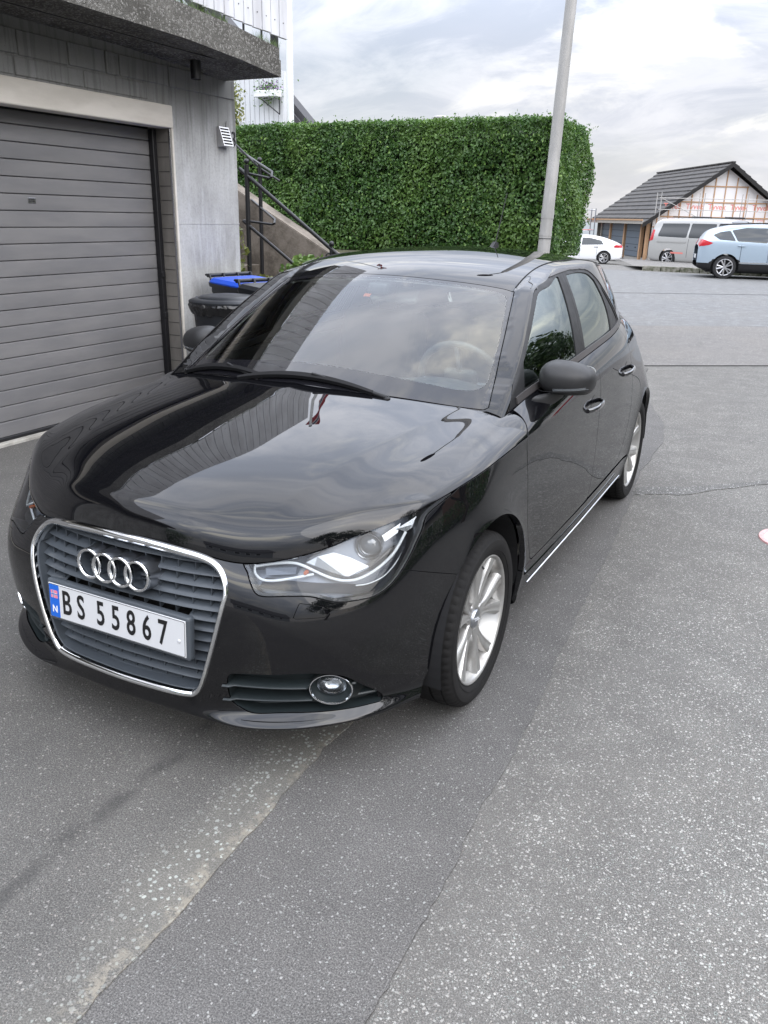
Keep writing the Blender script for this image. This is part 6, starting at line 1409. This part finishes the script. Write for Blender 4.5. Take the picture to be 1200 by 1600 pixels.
# =====================================================================
# garage under construction, far right
# =====================================================================
FWD = np.array([-.4498, .8931, 0]); RGT = np.array([.8931, .4498, 0]); CAMP = np.array([1.63236, -2.32746, 1.552494]); _RM = np.array(_R)
def bgp(u, v, d): return CAMP+d*(_RM.T@np.array([(u-600)/1281.73, (v-800)/1281.73, 1.]))
gA = bgp(1141, 256, 46); gE = bgp(1022, 341, 46); hw_ = float(np.dot(gA-gE, RGT)); zr_, ze_ = float(gA[2]), float(gE[2]); zg = -.70
GO = Vector((gA[0], gA[1], zg)); NG = empty('new_garage', GO, math.atan2(RGT[1], RGT[0])+.03, 'unfinished garage with dark tiled roof, white membrane gable and grey doors beyond the parked cars', 'garage')
# local frame: x = right, y = away
M_TILE = mat('dark_roof_tile', (.040, .037, .036), .75, build=lambda t, b: (lambda n: n.link(n.mix(n.rng(n.noise(n.obj(), 3, 5, .6), .35, .65), (.030, .028, .028), (.060, .055, .050)), b.inputs['Base Color']))(NB(t))); M_WOOD = mat('new_timber', (.42, .26, .15), .8); M_GREYW = mat('weathered_timber', (.30, .28, .25), .85); M_TYV = mat('white_membrane', (.68, .68, .70), .5); M_GDOOR = mat('slate_grey_door', (.085, .11, .14), .55); M_PLINTH = mat('grey_plinth', (.30, .29, .27), .9); M_REDP = mat('red_print', (.66, .20, .17), .6)
ye = ze_-zg; yr = zr_-zg; DEP = 11.6; H_ = hw_
fix(pyobj('gable_membrane', [(-H_+.25, 0, .3), (H_-.25, 0, .3), (H_-.25, 0, ye+.1), (0, 0, yr-.25), (-H_+.25, 0, ye+.1)]+[(-H_+.25, .1, .3), (H_-.25, .1, .3), (H_-.25, .1, ye+.1), (0, .1, yr-.25), (-H_+.25, .1, ye+.1)], [(0, 1, 2, 3, 4), (5, 6, 7, 8, 9)]+[(i, (i+1) % 5, 5+(i+1) % 5, 5+i) for i in range(5)], M_TYV, NG))
sl_ = (yr-ye)/H_
for x in np.arange(-H_+.45, H_, .62): top_z = min(yr-.30-abs(x)*sl_, 9); box('batten', (x-.03, -.03, .3), (x+.03, -.001, top_z), M_WOOD, NG)
for z in (1.25, 2.55, 3.35, 4.2):
    hx = min(H_-.3, (yr-.3-z)/sl_); box('batten', (-hx, -.045, z-.03), (hx, -.031, z+.03), M_WOOD, NG)
for i, x in enumerate(np.arange(-H_+.9, H_-.4, 1.28)):
    for z, s_ in ((3.10, .42), (2.45, .20)): put_text('membrane_print', 'Tyvek', s_, mtx_axes((x+.35, -.004, z), (1, 0, 0), (0, 0, 1), (0, -1, 0)), M_REDP, NG, .001, (1, 1), .004 if s_ > .3 else 0)
box('left_wall', (-H_+.15, .1, .0), (-H_+.35, DEP, .22), M_PLINTH, NG); box('right_wall', (H_-.35, 0, 0), (H_-.15, DEP, ye), M_GREYW, NG); box('back_wall', (-H_+.2, DEP-.1, 0), (H_-.2, DEP, ye), M_GREYW, NG); box('dark_inside', (-H_+.6, .3, .0), (H_-.5, DEP-.3, ye-.2), M_DARK, NG); box('plinth', (-H_+.2, -.05, 0), (H_-.2, .12, .42), M_PLINTH, NG)
# the long wall with doors looks towards the camera's left: x = -H
for j, (a, c) in enumerate(((1.7, 4.3), (4.9, 7.5), (8.0, 9.8))):
    D_ = box('roller_door', (-H_+.10, a, .25), (-H_+.16, c, ye-.25), M_GDOOR, NG)
    for z in np.arange(.55, ye-.3, .38): box('door_groove', (-H_+.095, a+.02, z), (-H_+.10, c-.02, z+.02), M_DARK, D_)
    for y in (a+.5, c-.5): box('handle', (-H_+.07, y-.08, .75), (-H_+.10, y+.08, .80), M_TRIM, D_)
for y in (.3, 1.3, 4.6, 7.75, 9.9): box('door_post', (-H_+.02, y-.11, .1), (-H_+.2, y+.11, ye-.05), M_WOOD if y < 8 else M_GREYW, NG)
box('door_head', (-H_-.02, .1, ye-.28), (-H_+.2, DEP, ye-.02), M_GREYW, NG); box('fascia', (-H_-.52, -.5, ye-.32), (-H_-.46, DEP+.3, ye-.10), M_GREYW, NG); box('gutter_board', (-H_-.56, -.5, ye-.14), (-H_-.50, DEP+.3, ye-.06), M_WOOD, NG)
# tiled roof: every course a stepped band of tiles
ov = .5; nrow = 13; V = []; F = []
for side_ in (-1, 1):
    L_ = (H_+ov); 
    ncol = 34
    for i in range(nrow):
        x0 = L_*(1-i/nrow); x1 = L_*(1-(i+1.12)/nrow); z0 = yr-x0*sl_+.03; z1 = yr-x1*sl_-.02
        cV = []; 
        T_ = [(side_*x0, z0+.0), (side_*x0, z0+.085), (side_*x1, z1+.060), (side_*x1, z1)]
        bm_o = [(x, y, z) for y in (-ov, DEP+.3) for x, z in T_]; o = fix(pyobj('tile_course', bm_o, [(0, 1, 2, 3), (4, 5, 6, 7), (0, 1, 5, 4), (1, 2, 6, 5), (2, 3, 7, 6), (3, 0, 4, 7)], M_TILE, NG))
for y in np.arange(-ov, DEP+.3, .36): box('ridge_tile', (-.13, y, yr+.02), (.13, y+.35, yr+.12), M_TILE, NG, .04, 2)
for side_ in (-1, 1):
    P4 = [(side_*(H_+ov), yr-(H_+ov)*sl_-.16), (side_*(H_+ov), yr-(H_+ov)*sl_+.06), (0, yr+.06), (0, yr-.18)]; prism('barge_board', P4, 1, -ov-.04, -ov, M_TRIM, NG)
# scaffolding
SCF = empty('scaffolding', GO, math.atan2(RGT[1], RGT[0]), 'steel tube scaffolding across the membrane gable of the unfinished garage', 'scaffold')
for x in np.arange(-H_+.2, H_+1, 2.4):
    for y in (-.5, -1.3): tube('standard', [(x, y, 0), (x, y, 3.8)], .024, M_GALV, SCF, 6)
for z in (2.9, 3.5):
    for y in (-1.3,): tube('ledger', [(-H_+.1, y, z), (H_+.8, y, z)], .022, M_GALV, SCF, 6)
box('scaffold_deck', (-H_+.1, -1.3, 1.95), (H_+.8, -.5, 2.0), M_WOOD, SCF); tube('brace', [(-H_+.2, -1.3, 3.5), (-H_+2.6, -1.3, 2.4)], .018, M_GALV, SCF, 6)
SC2 = empty('scaffolding', GO, math.atan2(RGT[1], RGT[0]), 'small scaffold tower at the left rear corner of the unfinished garage', 'scaffold')
for x, y in ((-H_-.9, 9.2), (-H_-.9, 10.4), (-H_-1.9, 9.2), (-H_-1.9, 10.4)): tube('standard', [(x, y, 0), (x, y, 3.0)], .04, M_SATIN, SC2, 6)
for z in (1.6, 2.9): tube('ledger', [(-H_-1.9, 9.2, z), (-H_-.9, 9.2, z), (-H_-.9, 10.4, z), (-H_-1.9, 10.4, z)], .035, M_SATIN, SC2, 6, closed=True)
box('scaffold_deck', (-H_-1.9, 9.2, 1.6), (-H_-.9, 10.4, 1.65), M_REDP, SC2)
# =====================================================================
# parked vehicles
# =====================================================================
M_TYRE2 = mat('far_tyre', (.015, .015, .016), .7); M_RIMF = mat('far_alloy', (.45, .45, .46), .35, .8); M_GLF = mat('dark_car_glass', (.012, .016, .018), .05, spec=.8); M_LAMPR = mat('red_lens', (.45, .012, .02), .12)
def vehicle(name, L, tab, paint, wins, shield, label, cat, wheels, wr, loc, rz, extras, low=None, group=None):
    """tab rows: y, z_bottom, z_belt, half_width, z_top, half_width_top; nose at y=0, tail at y=L"""
    T = np.array(tab, float); ys_ = np.linspace(0, L, 90); c = [pchip(T[:, 0], T[:, k], ys_) for k in range(1, 6)]; P = []
    for i in range(len(ys_)):
        zb, zl, w, zt, wt = [q[i] for q in c]; zm = zb+(zl-zb)*.45; k = [(0, zb), (w*.88, zb), (w*.985, zb+.10), (w, zm), (w-.025, zl), (w*.45+wt*.55-.0, zl*.45+zt*.55), (wt+.02, zt-.055), (wt-.09, zt-.008), (wt*.5, zt+.012), (0, zt+.02)]
        L_ = np.arange(10); q = np.linspace(0, 9, 64); P.append(np.stack([pchip(L_, [a for a, _ in k], q), np.full(64, ys_[i]), pchip(L_, [b_ for _, b_ in k], q)], 1))
    P = np.array(P); P[:, 0, 0] = 0; P[:, -1, 0] = 0; g = grid_pm(P, lambda P: np.stack([P[..., 0], 0*P[..., 0], P[..., 2]-.75], -1))
    E_ = empty(name, loc, rz, label, cat, group); body_ = g
    wp = [spline_poly(w_, 3, sharp=tuple(range(len(w_)))) for w_ in wins]; sp_ = [spline_poly(w_, 3, sharp=tuple(range(len(w_)))) for w_ in shield]
    for w_ in wp: 
        f = sdf(w_, [1, 2]); body_ = clip(body_, lambda V, f=f: np.where(V[:, 0] > .42, -f(V), .02))
    for w_ in sp_:
        f = sdf(w_, [0, 1]); body_ = clip(body_, lambda V, f=f: np.where(V[:, 2] > .85, -f(V), .02))
    arc = lambda V: np.min([np.hypot(V[:, 1]-yw, V[:, 2]-wr)-(wr+.055) for yw in wheels]+[np.full(len(V), 9.)], axis=0); wide = lambda V: np.where(V[:, 0] > .5, arc(V), .02)
    body_ = clip(body_, wide)
    if low is not None:
        lo = clip(body_, lambda V: .44-V[:, 2]+np.where(arc(V) < .05, .12, 0)); body_ = clip(body_, lambda V: V[:, 2]-.44-np.where(arc(V) < .05, .12, 0)); pm_obj('lower_cladding', both(lo), low, E_, 0)
    pm_obj('body', both(body_), paint, E_, .01)
    for s in (1, -1):
        for w_ in wp: f = sdf(w_, [1, 2]); q = clip(g, lambda V: np.where(V[:, 0] > .42, f(V), -.02)); q.V -= q.N*.006; pm_obj('window', q if s > 0 else flip(q), M_GLF, E_, 0)
    for w_ in sp_: f = sdf(w_, [0, 1]); q = clip(g, lambda V: np.where(V[:, 2] > .85, f(V), -.02)); q.V -= q.N*.004; pm_obj('windscreen', both(q), M_GLF, E_, 0)
    box('wheel_well', (-T[:, 3].max()+.12, .3, .18), (T[:, 3].max()-.12, L-.3, .62), M_DARK, E_)
    X = T[:, 3].max()-.02
    for s in (1, -1):
        for yw in wheels:
            w_ = empty('wheel', (s*X, yw, wr)); w_.parent = E_; lathe('tyre', [(-.2, wr*.6), (-.2, wr*.94), (-.17, wr), (-.03, wr), (0, wr*.94), (.005, wr*.72)], (0, 0, 0), (s, 0, 0), M_TYRE2, w_, 32)
            lathe('rim', [(.005, wr*.70), (-.01, wr*.66), (-.06, wr*.62), (-.07, 0)], (0, 0, 0), (s, 0, 0), M_DARK, w_, 28); lathe('rim_lip', [(.004, wr*.72), (.008, wr*.70), (-.01, wr*.64)], (0, 0, 0), (s, 0, 0), M_RIMF, w_, 28)
            for q in range(5):
                for dd in (-.16, .16):
                    a = 2*math.pi*q/5+dd; b0 = Vector((-.015*s, .04*math.cos(a), .04*math.sin(a))); tube('spoke', [b0, Vector((-.005*s, wr*.68*math.cos(a+dd*.4), wr*.68*math.sin(a+dd*.4)))], [.020, .026], M_RIMF, w_, 5)
            lathe('hub_cap', [(-.03, .06), (.0, .05), (.004, 0)], (0, 0, 0), (s, 0, 0), M_RIMF, w_, 12)
    extras(E_, g, P); return E_
def lamp_patch(E_, g, poly, m, name='tail_lamp', ax=(1, 2), cond=None):
    f = sdf(spline_poly(poly, 4, sharp=tuple(range(len(poly)))), list(ax)); q = clip(g, lambda V: np.where((V[:, 0] > .3)&((cond(V)) if cond else True), f(V), -.02)); q.V += q.N*.006
    for s in (1, -1): pm_obj(name, q if s > 0 else flip(q), m, E_, .02)
def line_box(E_, name, lo, hi, m): return box(name, lo, hi, m, E_)
PAINT_B = mat('pale_blue_metallic', (.36, .44, .52), .32, .35, coat=.8, coat_rough=.05); PAINT_S = mat('silver_beige_metallic', (.40, .40, .39), .36, .35, coat=.7, coat_rough=.06); PAINT_W = mat('white_car_paint', (.70, .71, .73), .3, coat=.8); PAINT_R = mat('red_car_paint', (.42, .012, .015), .25, coat=1)
def gap_lines(E_, P, ys_, z0, z1, m=M_DARK):
    for s in (1, -1):
        for y in ys_:
            i = int(y/P[-1, 0, 1]*89); r_ = P[i]; pts = [Vector((s*(r[0]+.001), r[1], r[2])) for r in r_ if z0 < r[2] < z1 and r[0] > .4]
            if len(pts) > 1: tube('door_gap', pts, .006, m, E_, 4)
# light blue electric hatchback: heading right
def ex_ev(E_, g, P):
    lamp_patch(E_, g, [(3.72, .98), (4.05, 1.09), (4.18, 1.08), (4.16, .90), (3.95, .93)], M_LAMPR); lamp_patch(E_, g, [(3.17, 1.07), (3.34, 1.35), (3.62, 1.30), (3.80, 1.22), (3.62, 1.10)], M_GLF, 'black_pillar')
    gap_lines(E_, P, (1.25, 2.25, 3.02), .35, 1.0)
    for s in (1, -1):
        for y in (2.05, 3.0): box('door_handle', (s*.885-.02, y-.10, .925), (s*.885+.02, y+.10, .95), PAINT_B, E_, .008)
        tube('roof_rail', [(s*.60, 1.3, 1.52), (s*.60, 2.4, 1.575), (s*.60, 3.5, 1.52)], .018, M_TRIM, E_, 6); box('sill_accent', (s*.884-.01, 1.2, .455), (s*.884+.012, 3.0, .485), M_CHROME, E_)
    box('tailgate_plate', (-.26, 4.165, .55), (.26, 4.18, .66), M_WHITEP, E_)
az_r = math.atan2(RGT[1], RGT[0])
EVT = [(0, .30, .62, .60, .70, .45), (.25, .22, .78, .80, .86, .62), (.9, .20, .93, .875, 1.02, .66), (1.3, .20, .97, .885, 1.22, .60), (1.9, .20, .98, .885, 1.50, .58), (2.5, .20, 1.0, .885, 1.53, .585), (3.2, .20, 1.03, .885, 1.50, .57), (3.7, .22, 1.05, .875, 1.41, .54), (3.95, .25, 1.04, .85, 1.30, .56), (4.10, .28, .98, .80, 1.08, .62), (4.17, .34, .85, .72, .92, .60)]
evp = bgp(1129, 436, 24.3)
vehicle('electric_hatchback', 4.17, EVT, PAINT_B, [[(1.25, 1.0), (1.62, 1.30), (1.95, 1.42), (2.24, 1.44), (2.24, 1.03)], [(2.30, 1.03), (2.30, 1.44), (2.9, 1.44), (3.30, 1.36), (3.12, 1.06)]], [[(-.66, 1.12), (.66, 1.12), (.56, 1.82), (-.56, 1.82)]],
        'pale blue compact hatchback cut off by the right edge of the photo', 'car', (.78, 3.38), .33, (0, 0, 0), 0, ex_ev, M_TRIM)
ev = bpy.data.objects['electric_hatchback']; ang = az_r-math.radians(15); dirv = np.array([math.cos(ang), math.sin(ang), 0]); 
def put(o, wheel_pt, yw, ang, side_x=-.87):
    """place so that local rear wheel (right side) sits at wheel_pt and the nose points along ang"""
    rz = ang-(-math.pi/2); o.rotation_euler = (0, 0, rz); m = Matrix.Rotation(rz, 3, 'Z'); o.location = Vector((wheel_pt[0], wheel_pt[1], float(gz(wheel_pt[0], wheel_pt[1]))))-m@Vector((side_x, yw, 0))
put(ev, evp, 3.38, ang)
def ex_van(E_, g, P):
    lamp_patch(E_, g, [(4.92, 1.05), (4.94, 1.45), (5.14, 1.45), (5.14, 1.0)], M_LAMPR); gap_lines(E_, P, (1.05, 2.02, 3.2), .4, 1.15)
    for s in (1, -1):
        for y in (1.85, 2.2): box('door_handle', (s*.955-.02, y-.09, 1.10), (s*.955+.02, y+.09, 1.13), M_TRIM, E_, .008)
        box('side_rail', (s*.958-.012, 3.3, .98), (s*.958+.012, 4.7, 1.03), PAINT_S, E_); tube('roof_rack', [(s*.62, 1.5, 1.93), (s*.62, 4.3, 1.96)], .02, M_TRIM, E_, 6); box('wing_mirror', (s*1.0-.07, .95, 1.12), (s*1.0+.09, 1.15, 1.36), M_TRIM, E_, .04, 2)
        q = mtx_axes((s*.966, 1.45, .92), (0, -s*-1.0, 0), (0, 0, 1), (s, 0, 0)); 
        box('side_print', (s*.962-.004, 3.35, .56), (s*.962+.004, 3.95, .62), M_REDP, E_); 
        for k_, (y, z, w, h) in enumerate(((1.25, .98, .36, .05), (1.25, .90, .42, .03), (1.22, .84, .45, .02), (1.60, .94, .16, .14))): box('door_print', (s*.960-.004, y, z), (s*.960+.004, y+w, z+h), M_LAMPIN, E_)
    for y in (1.9, 3.4): tube('roof_bar', [(-.62, y, 1.97), (.62, y, 1.97)], .02, M_TRIM, E_, 6)
VT_ = [(0, .32, .70, .70, .78, .60), (.22, .24, .95, .88, 1.02, .72), (.75, .22, 1.06, .95, 1.14, .78), (1.05, .22, 1.10, .96, 1.36, .74), (1.65, .22, 1.12, .965, 1.84, .72), (2.2, .22, 1.13, .965, 1.90, .72), (3.6, .22, 1.14, .965, 1.91, .72), (4.7, .22, 1.14, .96, 1.88, .71), (5.02, .26, 1.12, .94, 1.78, .69), (5.14, .36, 1.0, .90, 1.5, .72)]
vehicle('panel_van', 5.14, VT_, PAINT_S, [[(1.12, 1.15), (1.42, 1.50), (1.68, 1.74), (1.98, 1.74), (1.98, 1.15)], [(2.08, 1.18), (2.08, 1.72), (3.22, 1.72), (3.22, 1.18)], [(3.30, 1.18), (3.30, 1.72), (4.62, 1.70), (4.72, 1.20)]], [[(-.74, 1.0), (.74, 1.0), (.66, 1.60), (-.66, 1.60)]],
        'silver people carrier van with roof bars parked before the unfinished garage', 'van', (.90, 4.10), .345, (0, 0, 0), 0, ex_van)
vn = bpy.data.objects['panel_van']; put(vn, bgp(1041, 409.5, 33.6), 4.10, az_r-math.radians(56), -.95)
def ex_w(E_, g, P):
    lamp_patch(E_, g, [(3.98, .86), (4.10, 1.0), (4.43, .99), (4.46, .86)], M_LAMPR); gap_lines(E_, P, (1.3, 2.3, 3.2), .35, .95); box('charge_flap', (-.93, 3.55, .80), (-.895, 3.72, .97), M_TRIM, E_, .01)
    for y in (2.1, 3.1): box('door_handle', (-.92, y-.1, .86), (-.88, y+.1, .88), M_TRIM, E_, .008); box('door_handle', (.88, y-.1, .86), (.92, y+.1, .88), M_TRIM, E_, .008)
WT = [(0, .28, .55, .62, .62, .5), (.3, .20, .72, .83, .80, .62), (1.0, .18, .86, .90, .93, .66), (1.45, .18, .90, .905, 1.14, .58), (2.0, .18, .92, .905, 1.41, .56), (2.6, .18, .94, .905, 1.45, .565), (3.3, .18, .96, .905, 1.36, .54), (3.95, .20, .99, .89, 1.17, .54), (4.30, .24, .98, .85, 1.03, .60), (4.47, .36, .82, .74, .90, .58)]
vehicle('white_fastback', 4.47, WT, PAINT_W, [[(1.42, .94), (1.75, 1.15), (2.1, 1.31), (2.28, 1.33), (2.28, .95)], [(2.34, .95), (2.34, 1.33), (2.75, 1.32), (3.35, 1.20), (3.5, 1.0)]], [[(-.62, 1.25), (.62, 1.25), (.52, 1.95), (-.52, 1.95)]],
        'white fastback car half hidden behind the right end of the hedge', 'car', (.85, 3.55), .325, (0, 0, 0), 0, ex_w)
wc = bpy.data.objects['white_fastback']; put(wc, bgp(942, 411.5, 44), 3.55, az_r+math.pi-math.radians(16), .87)
# =====================================================================
# kerb, verge and drive in front of the far garage
# =====================================================================
kA = bgp(1003, 422, 27.6); kB = bgp(1108, 427, 26.6); kd = (kB-kA); kd[2] = 0; kd /= np.linalg.norm(kd); kn = np.array([-kd[1], kd[0], 0])
def kp(a, b_, z): p = kA+kd*a+kn*b_; return (p[0], p[1], z)
M_KERB = mat('mossy_kerb_stone', (.16, .15, .12), .95, build=lambda t, b: (lambda n: n.link(n.mix(n.rng(n.noise(n.obj(), 6, 6, .7), .4, .6), (.22, .21, .18), (.07, .075, .045)), b.inputs['Base Color']))(NB(t)))
KB = empty('stone_kerb', (float(kA[0]), float(kA[1]), 0), 0, 'low mossy stone kerb in front of the van and grass verge', 'kerb')
for i in range(7): o = fix(pyobj('kerb_stone', [kp(i*.62+q[0], q[1], q[2]) for q in ((0, 0, -.05), (.59, 0, -.05), (.59, .22, -.05), (0, .22, -.05), (0, .02, .14+.012*(i % 3)), (.59, .02, .14+.012*(i % 2)), (.59, .22, .15), (0, .22, .15))], [(0, 1, 2, 3), (4, 5, 6, 7), (0, 1, 5, 4), (1, 2, 6, 5), (2, 3, 7, 6), (3, 0, 4, 7)], M_KERB)); world_child(o, KB)
tag(pyobj('pavement', [kp(-.3, .2, .125), kp(4.4, .2, .125), kp(6.5, 8, .02), kp(-3.0, 8, .01)], [(0, 1, 2, 3)], M_BAND), kind='structure')
r_ = np.random.RandomState(9); n = 9000; a = r_.uniform(1.9, 5.2, n); b_ = r_.uniform(.0, 1.5, n); h = np.clip(r_.gamma(2, .06, n), .02, .38); base = kA+kd*a[:, None]+kn*b_[:, None]; base[:, 2] = .11; V = np.empty((n*3, 3)); V[0::3] = base-kd*.02; V[1::3] = base+kd*.02; V[2::3] = base+np.stack([r_.normal(size=n)*.06, r_.normal(size=n)*.06, h], 1)
tag(pyobj('verge_grass', V, [(3*i, 3*i+1, 3*i+2) for i in range(n)], mat('verge_green', (.12, .17, .05), .8)), kind='stuff', label='rough grass verge between the kerb and the blue hatchback')
# distant low ridge of land
M_HILL = mat('hazy_hill', (.30, .33, .36), 1); 
# =====================================================================
# the side of the street seen in the paint and glass: trees, houses, a red car
# =====================================================================
def tree(name, x, y, h, cr, label, seed, n=5200, z0=0.0, leaf=.16, cat='tree', group=None, flat=.9):
    r = np.random.RandomState(seed); T_ = empty(name, (x, y, z0), 0, label, cat, group)
    V = []; F = []
    def limb(p, q, ra, rb):
        m = p.lerp(q, .5)+Vector(tuple(r.normal(size=3)*.08*(q-p).length)); v, f = tube_vf([p, m, q], [ra, (ra+rb)/2, rb], 7, False); b0 = len(V); V.extend(v); F.extend([tuple(b0+j for j in g) for g in f])
    t1 = Vector((r.normal()*.1, r.normal()*.1, h*.45)); limb(Vector((0, 0, -.1)), t1, h*.035, h*.022); cl = []
    for i in range(9):
        a = 6.28*i/9+r.uniform(0, .5); e = r.uniform(.1, 1); q = t1+Vector((cr*.65*math.cos(a)*(1.1-e*.6), cr*.65*math.sin(a)*(1.1-e*.6), h*.46*e)); limb(t1*r.uniform(.6, 1), q, h*.014, h*.004); cl.append((q, cr*r.uniform(.30, .48)))
    for i in range(8): a = r.uniform(0, 6.28); e = r.uniform(-.1, .9); rr = cr*r.uniform(.3, .75)*(1.1-.7*max(e, 0)); cl.append((Vector((rr*math.cos(a), rr*math.sin(a), h*(.45+.45*e))), cr*r.uniform(.22, .4)))
    world = pyobj('trunk', V, F, M_BARK, T_); P = []; D_ = []
    for c, rad in cl:
        m = int(n/len(cl)); d = r.normal(size=(m, 3)); d /= np.linalg.norm(d, axis=1, keepdims=True); rr = rad*r.uniform(.25, 1, m)**.45*(1+.25*pn(d[:, 0], d[:, 1], d[:, 2], 4)); P.append(np.array(c)+d*rr[:, None]*[1, 1, flat]); D_.append(d*.5+[0, 0, .6])
    leaves('crown', np.concatenate(P), np.concatenate(D_), leaf, M_TREE, T_, seed+5, .7); return T_
tree('garden_tree', 6.4, 10.3, 4.6, 2.1, 'broad leafed tree on the right of the street, tallest of the row', 1, 9000)
tree('garden_tree', 6.6, 4.6, 3.6, 1.6, 'small rounded tree on the right of the street nearest the car', 2, 6000, leaf=.12)
tree('garden_tree', 9.5, -1.5, 6.5, 2.8, 'dark spreading tree behind the photographer on the right', 3, 7000)
tree('garden_tree', 14.5, 15, 7, 3.2, 'tall tree beyond the red car on the right', 4, 6000, leaf=.22)
tree('garden_tree', 9.5, -9, 6, 2.8, 'tall tree behind the photographer across the road', 5, 6000, leaf=.2)
tree('garden_tree', -6.5, -9.5, 4.4, 2.2, 'low broad tree behind the photographer facing the car bonnet', 6, 7000, leaf=.16)
bush('garden_hedge', (7.9, 4.5, .75), (1.0, 8.5, .85), 14000, M_HEDGE, 'loose garden hedge along the right side of the street', 'hedge', .11, 61, stems=12)
bush('garden_hedge', (-4.2, -8.0, 1.3), (3.0, 1.2, 1.5), 9000, M_HEDGE, 'large green garden hedge behind the photographer on the left', 'hedge', .11, 62, stems=12)
def house(x, y, rz, w, d, h, wallm, roofm, label, name='house', z0=0):
    E_ = empty(name, (x, y, z0), rz, label, 'house'); box('wall', (-w/2, -d/2, 0), (w/2, d/2, h), wallm, E_); prism('roof', [(-d/2-.5, h-.2), (0, h+d*.34), (d/2+.5, h-.2), (d/2+.35, h-.35), (0, h+d*.34-.25), (-d/2-.35, h-.35)], 0, -w/2-.4, w/2+.4, roofm, E_)
    for i in range(int(w/2.4)):
        for zf in (1.0,) if h < 4 else (1.0, 3.7):
            for sd_ in (-1, 1): xx = -w/2+1.3+i*2.4; f_ = box('window', (xx-.6, sd_*(d/2+.02)-.03, zf), (xx+.6, sd_*(d/2+.02)+.03, zf+1.25), M_WPOLE, E_); box('pane', (xx-.5, sd_*(d/2+.05)-.015, zf+.1), (xx+.5, sd_*(d/2+.05)+.015, zf+1.15), M_GLF, f_)
    prism('gable', [(-d/2, h-.01), (d/2, h-.01), (0, h+d*.33)], 0, -w/2+.02, w/2-.02, wallm, E_); return E_
house(20, 17, math.radians(75), 12, 8, 5.4, mat('brown_cladding', (.16, .09, .06), .8), M_ROOFD, 'brown two storey house across the street, seen only in reflections')
house(17, 1, math.radians(92), 11, 8, 3.2, mat('cream_cladding', (.45, .42, .36), .8), M_ROOFD, 'cream bungalow across the street, seen only in reflections'); house(6, -34, 0, 14, 8, 3.0, mat('grey_cladding', (.30, .31, .32), .8), M_ROOFD, 'grey two storey house behind the photographer, seen only in reflections')
def ex_r(E_, g, P): lamp_patch(E_, g, [(3.85, .86), (4.0, 1.0), (4.4, .98), (4.4, .84)], M_LAMPR); gap_lines(E_, P, (1.3, 2.3, 3.2), .35, .95)
vehicle('red_hatchback', 4.47, WT, PAINT_R, [[(1.42, .94), (1.75, 1.15), (2.1, 1.31), (2.28, 1.33), (2.28, .95)], [(2.34, .95), (2.34, 1.33), (2.75, 1.32), (3.35, 1.20), (3.5, 1.0)]], [[(-.62, 1.25), (.62, 1.25), (.52, 1.95), (-.52, 1.95)]],
        'red car parked across the street, seen only in reflections', 'car', (.85, 3.55), .325, (15.5, 31, 0), math.radians(60), ex_r)
